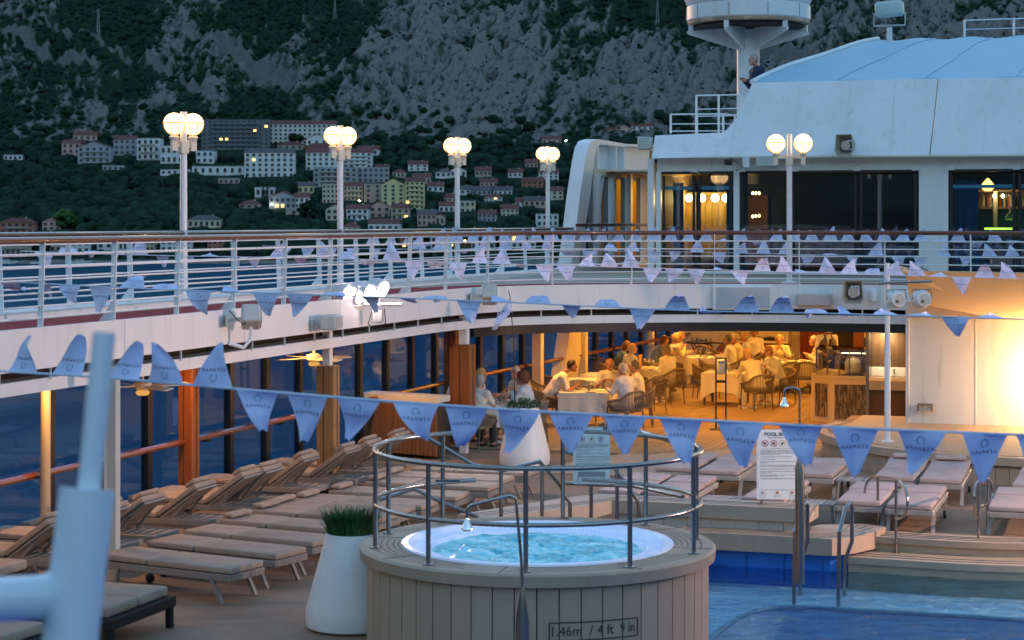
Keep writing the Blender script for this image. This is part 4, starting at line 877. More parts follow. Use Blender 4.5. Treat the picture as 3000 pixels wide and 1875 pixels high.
part('stand', MB().lathe([(.09, -.3), (.07, .35)], 10), WHITE, t); part('yoke', MB().tube([(-.42, 0, .75), (-.42, 0, .4), (.42, 0, .4), (.42, 0, .75)], .03, 6), GREYBOX, t)
part('housing', MB().rbox((0, 0, .85), (.75, .5, .42), .09, 3, Matrix.Rotation(-.08, 3, 'Y')), mat('pale_green_housing', (.5, .62, .58), .45), t, smooth=True)
q = onL(1890, 420, 44.2); solo('wall_floodlight', MB().rbox(q, (.3, .35, .3), .04, 2, Matrix.Rotation(RZ, 3, 'Z')), GREYBOX, 'small beige box speaker at the left end of the white parapet', 'speaker', q, RZ)
# camera cluster under the parapet
q = onL(2150, 475, 43.85); t = thing('camera_cluster', 'security camera and junction box below the parapet by the lounge window', 'camera', q, RZ)
part('camera_body', MB().rbox((-.12, -.05, 0), (.16, .2, .14), .03), BLACK, t); part('sensor_drum', MB().lathe([(.08, -.12), (.085, .13)], 12, (.28, 0, 0)), WHITE, t); part('junction_box', MB().rbox((.75, .1, .02), (.5, .12, .24), .02), GREYBOX, t); part('cable', MB().tube([(-.1, 0, .1), (.05, -.1, .02), (.2, 0, -.12), (.05, 0, -.2)], .01, 5), BLACK, t)
# port windscreen of the pool deck
ws = thing('glass_windscreen', 'tall glass windscreen with black posts along the ship side of the pool deck', 'windscreen', S(16, -13.62, 0), RZ); I = wm(ws).inverted(); Iz = I
pm_ = MB().box((0, 0, 1.2), (.11, .13, 2.4)).mesh('post', BLACK); k = 0; l = 13.0; pl = []
gm_ = MB().box((0, .64, 1.2), (.012, 1.17, 2.34)).mesh('pane', PANE)
while l < 56.5:
    p = S(l, -13.6+ max(0, l-38)*.045); p2 = S(l+1.29, -13.6+max(0, l+1.29-38)*.045); q = I @ p; d = (I @ p2)-q; rz = -math.atan2(d.x, d.y)
    place('post', pm_, ws, (q.x, q.y, 0), rz); place('pane', gm_, ws, (q.x, q.y, 0), rz); l += 1.29
mb = MB(); pp = [S(l_, -13.6+max(0, l_-38)*.045, 0) for l_ in (8, 38, 57)]; ribbon(mb, pp, 0, .1, -.08, .08); part('sill', mb, BLACK, ws, True); mb = MB(); ribbon(mb, pp, 2.28, 2.40, -.1, .1); part('head', mb, BLACK, ws, True)
hr = thing('grab_rail', 'varnished wooden grab rail along the glass windscreen', 'handrail', S(16, -13.3, 1.0), RZ)
for l0_, l1_ in ((8, 19.6), (19.9, 25.2), (25.6, 36.0), (36.5, 40.7), (40.9, 47), (47.2, 54.5)):
    f = lambda l_: S(l_, -13.33+max(0, l_-38)*.045, 1.02); part('rail', MB().tube([f(l0_), f(l1_)], .045, 8), TEAKRAIL, hr, True, True)
    l_ = l0_+.4
    while l_ < l1_: q = f(l_); part('bracket', MB().boxr((q.x-.12*CS, q.y+.12*SN, .97), (.22, .1, .06), RZ), BLACK, hr, True); l_ += 2.58
# columns
def column(loc, w_, d_, z0, z1, m, label, nm='wooden_column'):
    t = thing(nm, label, 'column', (loc[0], loc[1], 0), RZ); part('shaft', MB().rbox((0, 0, (z0+z1)/2), (w_, d_, z1-z0), .02), m, t)
    if nm == 'wooden_column':
        part('groove', MB().box((-w_*.08, -d_/2-.001, (z0+z1)/2), (.012, .012, z1-z0-.04)), CAULK, t); part('groove', MB().box((w_/2+.001, 0, (z0+z1)/2), (.012, .012, z1-z0-.04)), CAULK, t)
    return t
c = S(27.7, -12.16); t = column(c, .30, .24, .02, 1.98, OAKCOL2, 'pale weathered wooden column between the loungers'); part('steel_stub', MB().box((.0, -.02, 2.3), (.12, .12, .68)), WHITE, t)
c = S(33.3, -11.93); t = column(c, .34, .34, .25, 1.98, OAKCOL, 'reddish wooden column beside the table with the white planter'); part('side_board', MB().box((-.21, .05, 1.02), (.1, .24, 1.75)), OAKCOL, t); part('steel_stub', MB().box((0, 0, 2.3), (.15, .15, .7)), WHITE, t); part('steel_foot', MB().box((0, 0, .13), (.13, .13, .26)), WHITE, t)
column(S(25.3, -13.3), .24, .24, 0, 2.3, OAKCOL, 'reddish wooden column against the glass at the left'); column(S(36.25, -13.25), .26, .24, 0, 2.3, OAKCOL, 'reddish wooden column against the glass near the diners')
c = S(20.2, -11.6); t = thing('steel_post', 'grey steel post with a light track just right of the big foreground tube', 'post', (c.x, c.y, 0), RZ); part('shaft', MB().box((0, 0, 1.25), (.11, .11, 2.5)), GREYBOX, t); part('light_track', MB().box((-.09, 0, 1.4), (.05, .05, 1.7)), WHITE, t)
solo('round_post', MB().lathe([(.065, 0), (.065, 2.35)], 16), mat('dull_cream_post', (.40, .36, .28), .5), 'round cream post in front of the glass at the far left', 'post', tuple(Vector(onA(133, 1400, -13.2)[:2]).to_3d()), smooth=True, world=False)
for x, yb, lb in ((1576, 1185, 'left'), (1707, 1120, 'middle'), (1904, 1085, 'right')):
    c = onA(x, 900, -13.0); solo('cream_post', MB().boxr((c.x, c.y, 1.17), (.2, .22, 2.34), RZ), CREAM, 'cream square post in front of the dining windows, %s of three' % lb, 'post', (c.x, c.y, 0), RZ)
t = thing('leaning_brace', 'broad cream leaning steel brace with shelves beside the first cream post', 'brace', tuple(onA(1600, 1000, -13.3)[:2])+(0,), RZ)
b0, b1 = onA(1600, 0, -13.3), onA(1640, 0, -13.3)
mb = MB(); w_ = Vector((CS, -SN, 0)); d_ = Vector((SN, CS, 0)); o0 = Vector((b0.x, b0.y, 0)); mb.add([o0, o0+d_*1.2, o0+d_*2.6+Vector((0, 0, 2.34)), o0+d_*1.3+Vector((0, 0, 2.34)), o0+w_*.3, o0+d_*1.2+w_*.3, o0+d_*2.6+w_*.3+Vector((0, 0, 2.34)), o0+d_*1.3+w_*.3+Vector((0, 0, 2.34))], [(0, 1, 2, 3), (7, 6, 5, 4), (0, 4, 5, 1), (1, 5, 6, 2), (2, 6, 7, 3), (3, 7, 4, 0)]); part('brace_plate', mb, CREAM, t, True)
# back of the dining room
bw = thing('dining_back_wall', 'cream rear wall of the open dining area with a mahogany door', 'wall', S(53.6, -8, 0), RZ)
def bwall(x0, x1, l, z0, z1, m, nm, par, th=.1):
    a, b_ = onL(x0, 900, l), onL(x1, 900, l); n = bk*th; return part(nm, MB().prism([(a.x, a.y), (b_.x, b_.y), (b_.x+n.x, b_.y+n.y), (a.x+n.x, a.y+n.y)], z0, z1), m, par, True)
bwall(2000, 2344, 54.2, 0, 2.36, CREAM, 'wall', bw); bwall(2344, 2760, 54.2, 0, 2.36, WALNUT, 'panelled_wall', bw)
for x in (2344, 2364, 2384, 2404, 2424): bwall(x+.6, x+19, 54.05, 0, 2.3, REDWOOD, 'door_panel', bw)
bwall(2432, 2530, 50, 0, 1.9, DARKGAP, 'service_bay', bw); bwall(2500, 2530, 49.6, 1.0, 2.3, OAKCOL, 'wood_panel', bw); bwall(2532, 2680, 49.0, 1.3, 2.3, CREAM, 'kitchen_wall', bw)
# sideboard
sb = thing('sideboard', 'cream and wood sideboard with chafing trays along the back wall', 'sideboard', tuple(onL(2220, 900, 53.2)[:2])+(0,), RZ)
bwall(2146, 2306, 53.2, 0, .86, mat('sideboard_wood', (.35, .15, .06), .5, var=.2, scale=4, streak=(5, 5, .4)), 'cabinet_body', sb, .6); bwall(2144, 2308, 53.1, .86, .92, CREAM, 'worktop', sb, .7); bwall(2144, 2308, 53.75, .92, 1.2, CREAM, 'upstand', sb, .05)
bwall(2144, 2150, 53.1, .92, 1.2, CREAM, 'upstand', sb, .65); bwall(2302, 2308, 53.1, .92, 1.2, CREAM, 'upstand', sb, .65)
for x in (2172, 2218, 2258): 
    q = onL(x, 900, 53.4); o = solo('serving_tray', MB().lathe([(.24, 0), (.28, .05), (.27, .06), (.05, .1)], 16), BLACK, 'dark round serving tray on the sideboard, %s' % {2172: 'left one', 2218: 'middle one', 2258: 'right one'}[x], 'tray', (q.x, q.y, .925), world=False, group='trays on the sideboard')
# dining deck boards, laid one by one
brd = MB().box((0, 0, 0), (.107, 17.2, .02)).mesh('deck_board', TEAK)
pd = bpy.data.objects['pool_deck']; k = 0
mb = MB(); mb.prism([S(33.9, -13.4), S(54.2, -12.8), S(54.2, -2.5), S(36.8, -2.5), S(36.8, -6), S(33.9, -9)], .001, .004); part('caulking_bed', mb, CAULK, pd)
a = -13.1
while a < -2.6:
    l0_ = 34.0 if a < -8.6 else (34.0+(a+8.6)*1.1 if a < -6.2 else 36.85); l1_ = 54.1; c = S((l0_+l1_)/2, a, .010)
    o = place('deck_board', brd, pd, c, RZ); o.scale = (1, (l1_-l0_)/17.2, 1); a += .12
# pale boards in front of the buffet are laid crosswise
mb = MB(); mb.prism([S(31, -10.2), S(33.85, -9.2), S(36.7, -6.1), S(36.75, -5.3), S(34.9, -5.4), S(31, -5.6)], .001, .004); part('caulking_bed', mb, CAULK, pd)
cb = MB().box((0, 0, 0), (1, .107, .02)).mesh('deck_board', mat('pale_deck_boards', (.42, .34, .25), .65, var=.12, scale=3))
l = 31.06
while l < 36.7:
    a0_ = -10.1+(l-31)*.33 if l < 33.9 else -9.1+(l-33.9)*1.07; a1_ = -5.65; c = S(l, (a0_+a1_)/2, .010); o = place('deck_board', cb, pd, c, RZ); o.scale = (a1_-a0_, 1, 1); l += .12
# right hand raised stage with canopy and the lit white wall
ST = .44
poly = catmull([S(36.6, -5.6), S(35.4, -5.75), S(34.2, -5.4), S(33.0, -4.6), S(32.3, -3.6), S(31.9, -2.2), S(31.8, 0), S(31.8, 4)], 6)
stg = thing('raised_stage', 'raised curved stage with boarded skirt at the right', 'stage', S(32.3, -3.6, 0), RZ)
mb = MB(); mb.prism([(p.x, p.y) for p in poly]+[tuple(S(38, 4)[:2]), tuple(S(38, -5.6)[:2])], ST-.05, ST); part('stage_top', mb, DECKTAN, stg, True)
mb = MB(); ribbon(mb, poly, ST-.12, ST+.012, .09, -.10); part('edge_board', mb, TAUPE, stg, True)
P_ = resample(poly, .22); I = wm(stg).inverted(); skm = MB().box((0, 0, (ST-.12)/2), (.212, .03, ST-.12)).mesh('skirt_board', TAUPE)
mb = MB(); ribbon(mb, poly, 0, ST-.06, .025, .06); part('skirt_backing', mb, CAULK, stg, True)
for i in range(len(P_)-1):
    d = P_[i+1]-P_[i]; c = (P_[i]+P_[i+1])/2; place('skirt_board', skm, stg, I @ Vector((c.x, c.y, 0)), math.atan2(d.y, d.x)-RZ)
# stage boards
sbm = MB().box((0, 0, 0), (9.0, .112, .02)).mesh('stage_board', mat('stage_boards', (.40, .31, .22), .65, var=.12)); l = 32.1; 
def stage_left(l_):
    b = min((p for p in poly), key=lambda p: abs(toship(p)[0]-l_)); return toship(b)[1]
while l < 37.9:
    a0_ = stage_left(l)+.22; c = S(l, (a0_+4)/2, ST+.008); o = place('stage_board', sbm, stg, I @ c, 0); o.scale = ((4-a0_)/9, 1, 1); l += .12
wl_ = thing('lit_white_wall', 'white steel wall washed by warm light at the right under the canopy', 'wall', S(36.75, -4.4, ST), RZ)
a, b_ = S(36.72, -4.42), S(36.72, 4); part('wall_plate', MB().prism([(a.x, a.y), (b_.x, b_.y), (b_.x+.1*SN, b_.y+.1*CS), (a.x+.1*SN, a.y+.1*CS)], ST, 2.9), WHITE, wl_, True)
c = onL(2662, 1000, 36.68); part('pipe', MB().tube([(c.x, c.y, ST), (c.x, c.y, 2.4)], .018, 8), WHITE, wl_, True)
for x in (2860,): c = onL(x, 900, 36.71); part('weld_seam', MB().tube([(c.x, c.y, ST), (c.x, c.y, 2.9)], .004, 5), WHITE, wl_, True)
c = onL(2710, 1196, 36.6); t = thing('step_light_box', 'rusty socket box with two round lamps low on the lit wall', 'socket box', c, RZ); part('hood', MB().box((0, 0, .07), (.27, .16, .02)).box((.13, 0, 0), (.015, .15, .12)).box((-.13, 0, 0), (.015, .15, .12)), mat('rusty_grey', (.2, .14, .1), .8), t)
for s_ in (-1, 1): part('socket', MB().tube([(s_*.055, .04, -.01), (s_*.055, -.05, -.01)], .045, 10), GREYBOX, t)
# canopy: shade sail from the pole, rising to the right
cn = thing('shade_sail', 'warm lit beige fabric canopy stretched from the pole to the right', 'canopy', S(35, -4.6, 2.4), RZ)
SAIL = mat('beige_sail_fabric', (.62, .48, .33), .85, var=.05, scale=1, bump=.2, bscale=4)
def bil(c0, c1, c2, c3, sag, n=14):
    P = []
    for i in range(n+1):
        v = i/n; a, b_ = c0.lerp(c3, v), c1.lerp(c2, v); P.append([a.lerp(b_, j/n)+Vector((0, 0, -sag*math.sin(PI*j/n)*math.sin(PI*v)-sag*.0)) for j in range(n+1)])
    return P
c0, c1, c2, c3 = Dp(2625, 790, 34.5), Dp(3250, 812, 33), Dp(3250, 950, 30.5), Dp(2690, 905, 36.5)
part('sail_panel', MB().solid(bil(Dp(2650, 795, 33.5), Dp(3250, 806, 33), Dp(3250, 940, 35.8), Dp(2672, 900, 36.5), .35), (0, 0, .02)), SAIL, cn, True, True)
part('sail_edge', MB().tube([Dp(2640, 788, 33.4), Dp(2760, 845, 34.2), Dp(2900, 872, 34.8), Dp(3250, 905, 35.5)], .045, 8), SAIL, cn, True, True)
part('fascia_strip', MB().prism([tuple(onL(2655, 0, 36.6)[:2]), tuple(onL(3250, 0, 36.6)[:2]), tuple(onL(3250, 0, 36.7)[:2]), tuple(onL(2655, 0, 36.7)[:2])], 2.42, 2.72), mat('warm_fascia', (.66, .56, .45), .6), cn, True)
part('guy_rope', MB().tube([Dp(2622, 775, 33.2), Dp(2700, 785, 34), Dp(2720, 793, 34.5)], .012, 5), BLACK, cn, True); part('guy_rope', MB().tube([Dp(2622, 778, 33.2), Dp(2690, 793, 33.8)], .012, 5), CREAM, cn, True)
p = G(2600, 1298, ST); t = thing('canopy_pole', 'slim white pole standing on the stage and carrying the canopy and two stage lights', 'pole', p, RZ)
part('shaft', MB().lathe([(.05, 0), (.05, 1.6), (.042, 1.7), (.042, 3.06)], 14), WHITE2, t, smooth=True); part('foot', MB().box((0, 0, .03), (.18, .18, .03)), WHITE2, t); part('cross_bar', MB().tube([(-.15, -.1, 2.72), (.75, -.1, 2.76)], .022, 8), STEEL, t)
for k, dx in enumerate((.12, .55)):
    u = thing('stage_light', 'round white stage light hanging by the canopy pole, %s one' % ['left', 'right'][k], 'stage light', p+Vector((dx, -.14, 2.45)), RZ+.5, 'pair of stage lights on the canopy pole')
    part('housing', MB().tube([(0, .12, 0), (0, -.02, 0), (0, -.14, 0)], [.15, .16, .12], 18), mat('white_fixture', (.72, .74, .76), .4), u, smooth=True); part('face', MB().tube([(0, -.141, 0), (0, -.145, 0)], [.10, .10], 14), GREYBOX, u); part('yoke', MB().tube([(-.17, 0, 0), (-.17, 0, .16), (.17, 0, .16), (.17, 0, 0)], .012, 6), STEEL, u)
    part('cooling_fins', MB().box((.07, -.05, .05), (.18, .02, .02)).box((.07, -.05, .0), (.18, .02, .02)).box((.07, -.05, -.05), (.16, .02, .02)), DARKGAP, u); part('display', MB().box((-.04, -.15, -.03), (.05, .01, .04)), BLACK, u)
# fascia mounted equipment
def on_fascia(x, z): # point on fascia plate seen at picture column x
    best = min(inner_f, key=lambda p: abs(1500+p.x/p.y*FP-x)); return Vector((best.x, best.y, z))
inner_f = resample(inner, .05)
def fdir(x):
    i = min(range(len(inner_f)), key=lambda k: abs(1500+inner_f[k].x/inner_f[k].y*FP-x)); d = inner_f[min(i+5, len(inner_f)-1)]-inner_f[max(i-5, 0)]; return math.atan2(d.y, d.x)
def fz(x, y): p = on_fascia(x, 0); return HC-(y-HY)*p.y/FP
def box_speaker(x, y, w_, h_, d_, label, tilt=0, off=.3, turn=0.0, m=GREYBOX):
    p = on_fascia(x, fz(x, y)); a = fdir(x); n = Vector((math.sin(a), -math.cos(a), 0)); t = thing('box_speaker', label, 'speaker', p+n*off, a+turn, 'loudspeakers on the fascia')
    M = Matrix.Rotation(tilt, 3, 'Y'); part('cabinet', MB().rbox((0, 0, 0), (w_, d_, h_), .03, 2, M), m, t); part('grille', MB().rbox((0, -d_/2-.004, 0), (w_*.92, .02, h_*.86), .008, 1, M), mat('speaker_grille', (.42, .42, .42), .5, var=.2, scale=90), t)
    part('bracket', MB().beam((-w_*.2, 0, 0), (-w_*.2, off, -h_*.2), .05, .05).box((-w_*.2, off-.02, -h_*.2), (.2, .03, .16)), GREYBOX, t); return t
box_speaker(668, 927, .34, .26, .26, 'grey loudspeaker tilted on a curved pipe below the rail, leftmost', .45, .35, .5)
t = bpy.data.objects['box_speaker']; part('pipe_arm', MB().tube([(-.1, .3, -.35), (-.02, .1, -.42), (.02, 0, -.3), (0, 0, -.1)], .028, 8), WHITE2, t, smooth=True); part('cable', MB().tube([(-.2, .3, .1), (-.25, .2, -.02), (-.15, .1, -.1), (-.1, 0, 0)], .008, 5), DARKGAP, t)
box_speaker(920, 943, .55, .22, .24, 'long grey loudspeaker with side bracket left of the floodlights', 0, .28, .25)
box_speaker(1385, 862, .36, .28, .26, 'grey tilted loudspeaker right of the floodlights, behind the bunting', .5, .35, .5)
box_speaker(2388, 877, .68, .24, .22, 'wide pale loudspeaker bar right of the grille panel on the fascia', 0, .16)
q = on_fascia(2176, fz(2176, 872)); a = fdir(2176); t = thing('grille_panel', 'flat white panel with perforated grille mounted on the fascia', 'panel', q, a); part('frame', MB().rbox((0, -.08, 0), (1.12, .14, .46), .01), WHITE, t); part('grille', MB().box((.02, -.155, 0), (1.02, .01, .40)), mat('perforated_grille', (.42, .44, .50), .5, var=.3, scale=120), t)
horn(on_fascia(2508, fz(2508, 850))+Vector((-.1, -.3, 0)), fdir(2508), 'grey horn loudspeaker on the fascia beside the canopy pole', 1.2)
q = on_fascia(2557, fz(2557, 862)); solo('dome_sensor', MB().lathe([(.07, -.12), (.075, .03), (.06, .09), (.02, .115)], 14), WHITE2, 'small white domed antenna on the fascia', 'antenna', q+Vector((-.03, -.14, 0)), smooth=True, world=False)
# four floodlights on a bar
q = on_fascia(1050, fz(1050, 893)); a = fdir(1050); n = Vector((math.sin(a), -math.cos(a), 0)); base = q+n*.35
t = thing('light_bar', 'steel pipe bar carrying four floodlights on the curved fascia', 'light bar', base, RZ+.15); part('pipe', MB().tube([(-.75, .1, -.0), (.42, -.1, .02)], .03, 8), mat('galvanised_pipe', (.4, .4, .4), .45, .7), t, smooth=True); part('junction_box', MB().rbox((-.0, 0, -.18), (.16, .1, .2), .02), GREYBOX, t); part('cable', MB().tube([(-.1, 0, -.1), (-.16, -.02, -.3), (-.02, 0, -.42), (.12, 0, -.28), (.1, 0, -.05)], .009, 5), DARKGAP, t); part('bracket', MB().box((-.3, .2, 0), (.06, .4, .06)), GREYBOX, t)
LED = emis('floodlight_led', (1, .88, .95), 2.6)
FIX = mat('white_fixture', (.72, .74, .76), .4)
for k, (x, y) in enumerate([(1000, 850), (1040, 855), (1066, 846), (1105, 838)]):
    pos = Dp(x, y+2, base.y-.02*k); u = thing('floodlight', 'round white floodlight on the pipe bar, %s of four' % ['first', 'second', 'third', 'fourth'][k]+' from the left', 'floodlight', pos, RZ-.2+.95, 'four floodlights on the fascia'); u.rotation_euler = (math.radians(20), 0, 1.12-.06*k)
    part('housing', MB().tube([(0, .14, 0), (0, .02, 0), (0, -.11, 0)], [.09, .145, .155], 20), FIX, u, smooth=True)
    f = part('lens_ring', MB().tube([(0, -.105, 0), (0, -.125, 0)], [.16, .155], 20), FIX, u); part('led_face', MB().tube([(0, -.126, 0), (0, -.129, 0)], .135, 18), LED, u); part('yoke', MB().beam((-.165, 0, 0), (-.165, 0, -.27), .03, .02).beam((.165, 0, 0), (.165, 0, -.27), .03, .02).beam((-.165, 0, -.27), (.165, 0, -.27), .04, .02), FIX, u)
    l_ = area('floodlight_beam', (0, -.14, 0), 14, (1, .75, .72), .25, (-PI/2, 0, 0), u, math.radians(110))
# the starboard twin of that bar stands just outside the right edge and warms the port side
p = S(25.5, 4.2, 3.6); tg = S(24, -12, 2.6); dv = (tg-p).normalized(); t = thing('floodlight', 'starboard floodlight just outside the right edge that warms the port side', 'floodlight', p, 0); t.rotation_euler = dv.to_track_quat('-Y', 'Z').to_euler()
part('housing', MB().tube([(0, .16, 0), (0, .04, 0), (0, -.10, 0)], [.12, .2, .21], 20), FIX, t, smooth=True); part('lens_face', MB().tube([(0, -.101, 0), (0, -.105, 0)], .19, 18), LED, t); part('pole', MB().tube([(0, .1, 0), (0, .1, -.6)], .03, 8), STEEL, t)
area('floodlight_beam', (0, -.12, 0), 250, (1, .60, .47), .36, (-PI/2, 0, 0), t, math.radians(120))
# ceiling fans and lanterns under the deck edge at the left
for (x, y, lb) in ((920, 1035, 'white ceiling fan under the deck edge beside the pale wooden column'), (418, 1098, 'ceiling fan under the deck edge above the left loungers')):
    q = onA(x, y, -12.7); t = thing('ceiling_fan', lb, 'ceiling fan', (q.x, q.y, 2.05), .4, 'ceiling fans under the side deck')
    part('rod', MB().tube([(0, 0, 0), (0, 0, .3)], .02, 8), CREAM, t); part('motor', MB().lathe([(.05, -.08), (.12, -.04), (.12, .03), (.05, .06)], 14), CREAM, t, smooth=True)
    for k in range(4):
        a = k*PI/2+.3; part('blade', MB().box((.42*math.cos(a), .42*math.sin(a), -.02), (.55, .13, .012), Matrix.Rotation(a, 3, 'Z') @ Matrix.Rotation(.2, 3, 'X')), CREAM, t)
    part('lamp', MB().lathe([(.07, -.14), (.1, -.1), (.06, -.07)], 12), emis('fan_lamp', (1, .50, .12), .35), t)
    area('fan_glow', (0, 0, -.15), 3, (1, .5, .15), .12, (0, 0, 0), t)
for l_, a_ in ((14, -12.9), (17.5, -12.9), (21, -12.9), (24.5, -12.9), (28, -12.9), (31.5, -12.9)): 
    p = S(l_, a_, 2.33); t = thing('downlight', 'recessed warm downlight in the side deck ceiling', 'downlight', p, RZ, 'recessed downlights in the side ceiling'); part('trim', MB().lathe([(.09, -.02), (.11, .01)], 14), WHITE2, t); area('downlight_beam', (0, 0, -.04), 15, (1, .44, .10), .14, (0, 0, 0), t)
for l_ in (38.2, 41.5, 44.8, 48.1, 51.4):
    for a_ in (-11.6, -8.6, -5.6):
        p = S(l_, a_, 2.33); t = thing('downlight', 'recessed warm downlight in the dining ceiling', 'downlight', p, RZ, 'recessed downlights in the dining ceiling'); part('trim', MB().lathe([(.11, -.02), (.13, .01)], 14), WHITE2, t); area('downlight_beam', (0, 0, -.04), 27, (1, .40, .055), .3, (0, 0, 0), t)
p = S(36.55, -1.75, 1.35); t = thing('wall_lamp', 'warm bulkhead lamp on the white wall, just outside the right edge', 'wall lamp', p, RZ); part('housing', MB().box((0, .1, 0), (.2, .1, .2)), BLACK, t)
part('bulb', MB().lathe([(.01, -.08), (.06, -.03), (.06, .03), (.01, .08)], 12), emis('bulkhead_bulb', (1, .6, .25), 12), t)
point('wall_lamp_glow', tuple(S(36.3, -1.75, 1.35)), 115, (1, .56, .22), .05)
# ------------------------------------------------------------------ spa tub
SC = Vector((.25, 19.10, 0)); RT = 1.74; RIM = 1.05
spa = thing('whirlpool_tub', 'round raised whirlpool tub clad in taupe boards with bubbling blue water', 'whirlpool', SC, RZ)
n = 52
bmsh = None
for k in range(n):
    a = 2*PI*k/n; R1_, hw = RT-.085, PI*(RT-.085)/n-.005; mb = MB(); 
    if k == 0: bm_ = MB().box((0, 0, (RIM-.1)/2-.3), (.03, 2*hw, RIM-.1+.6)).mesh('cladding_board', TAUPE)
    place('cladding_board', bm_, spa, (R1_*math.cos(a), R1_*math.sin(a), 0), a)
part('cladding_backing', MB().lathe([(RT-.115, -.6), (RT-.115, RIM-.12)], 52), CAULK, spa)
part('rim', MB().lathe([(RT-.10, RIM-.13), (RT-.005, RIM-.12), (RT+.005, RIM-.02), (RT-.02, RIM), (1.33, RIM), (1.33, RIM-.1)], 64, caps=False), TAUPE, spa, smooth=True)
for i, (r0, w_) in enumerate([(1.60, .008), (1.53, .008), (1.47, .008), (1.41, .008), (1.36, .007)]):
    for s_ in range(4):
        a0_, a1_ = s_*PI/2+.12+.02*i, (s_+1)*PI/2-.12-.02*i; P = []
        an = np.linspace(a0_, a1_, 26); part('rim_slot', MB().grid([[Vector((r*math.cos(q), r*math.sin(q), RIM+.003)) for q in an] for r in (r0, r0+w_)]), CAULK, spa)
for s_ in range(8):
    a = s_*PI/4+.1; part('rim_joint', MB().beam((1.34*math.cos(a), 1.34*math.sin(a), RIM+.002), (1.72*math.cos(a), 1.72*math.sin(a), RIM+.002), .006, .003), CAULK, spa)
LIPM = mat('white_spa_acrylic', (.74, .78, .84), .25, var=.03, emit=(.3, .45, .9), estr=.12)  # faint blue glow put into the acrylic itself, no lamp there
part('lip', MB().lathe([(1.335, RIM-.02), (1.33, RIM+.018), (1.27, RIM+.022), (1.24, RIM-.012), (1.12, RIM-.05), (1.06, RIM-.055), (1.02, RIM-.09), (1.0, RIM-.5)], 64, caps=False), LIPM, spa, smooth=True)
gr = MB()
for k in range(150):
    a = 2*PI*k/150; M = Matrix.Rotation(a, 3, 'Z'); gr.box((1.155*math.cos(a), 1.155*math.sin(a), RIM-.028), (.14, .022, .016), M)
part('overflow_grille', gr, LIPM, spa)
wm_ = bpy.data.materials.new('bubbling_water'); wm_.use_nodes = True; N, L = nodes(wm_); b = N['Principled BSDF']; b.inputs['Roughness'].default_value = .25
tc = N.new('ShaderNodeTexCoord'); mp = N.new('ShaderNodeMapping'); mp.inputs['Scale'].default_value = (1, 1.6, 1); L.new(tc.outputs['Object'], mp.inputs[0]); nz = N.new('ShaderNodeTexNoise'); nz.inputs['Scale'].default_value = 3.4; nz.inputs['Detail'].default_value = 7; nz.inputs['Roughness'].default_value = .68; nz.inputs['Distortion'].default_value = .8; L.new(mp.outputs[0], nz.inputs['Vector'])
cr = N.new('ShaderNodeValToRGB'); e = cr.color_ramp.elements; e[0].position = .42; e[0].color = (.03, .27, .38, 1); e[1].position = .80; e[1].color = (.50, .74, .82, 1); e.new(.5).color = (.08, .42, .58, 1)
L.new(nz.outputs['Fac'], cr.inputs[0]); L.new(cr.outputs[0], b.inputs['Base Color']); L.new(cr.outputs[0], b.inputs['Emission Color']); b.inputs['Emission Strength'].default_value = .03  # water colour also emits weakly, a glow put into the surface
P = []; rr = np.linspace(.001, 1.03, 44); aa = np.linspace(0, 2*PI, 121)
for r in rr:
    X = r*np.cos(aa); Y = r*np.sin(aa); hz = (fbm(X*3.2+4, Y*3.2+4, 4, .55)*.028+np.abs(fbm(X*6+1, Y*6, 3))*.02)*min(1, (1.04-r)*6+.25)
    hz[-1] = hz[0]; P.append([Vector((X[i], Y[i], RIM-.07+hz[i])) for i in range(len(aa))])
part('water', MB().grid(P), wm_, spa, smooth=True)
# tub railing
tr = thing('tub_railing', 'round double steel railing standing on the whirlpool rim', 'railing', SC+Vector((0, 0, RIM)), 0)
RR = 1.60
def ring(z, a0_, a1_, R=RR, nn=70): return [(R*math.cos(a), R*math.sin(a), z) for a in np.linspace(a0_, a1_, nn)]
A0, A1 = math.radians(112), math.radians(112+320)     # gap at the back left for the steps
A0, A1 = math.radians(105), math.radians(432)
part('top_rail', MB().tube(ring(.93, A0+.15, A1), .024, 10), STEEL, tr, smooth=True); part('middle_rail', MB().tube(ring(.42, A0+.15, A1), .022, 10), STEEL, tr, smooth=True)
pst = MB().tube([(0, 0, 0), (0, 0, .93)], .024, 10).mesh('post', STEEL, True); fl = MB().lathe([(.055, 0), (.055, .012), (.03, .02)], 14).mesh('flange', STEEL)
def ring_angle(x): # camera facing or back post at picture column
    return x
for xcol, back in ((1100, 0), (1255, 0), (1540, 0), (1846, 0), (2031, 0), (1138, 1), (1298, 1), (1648, 1), (1893, 1), (2040, 1)):
    dx = None; best = None
    for q in np.linspace(0, 2*PI, 721):
        X, Yq = SC.x+RR*math.cos(q), SC.y+RR*math.sin(q); isb = math.sin(q) > 0.02
        if isb != bool(back): continue
        e_ = abs(1500+X/Yq*FP-xcol)
        if best is None or e_ < best[0]: best = (e_, q)
    q = best[1]; o = place('post', pst, tr, (RR*math.cos(q), RR*math.sin(q), 0)); place('flange', fl, o)
part('gate_latch', MB().beam((RR*math.cos(math.radians(243)), RR*math.sin(math.radians(243)), .8), (RR*math.cos(math.radians(243))-.22, RR*math.sin(math.radians(243))-.02, .8), .03, .02), STEEL, tr)
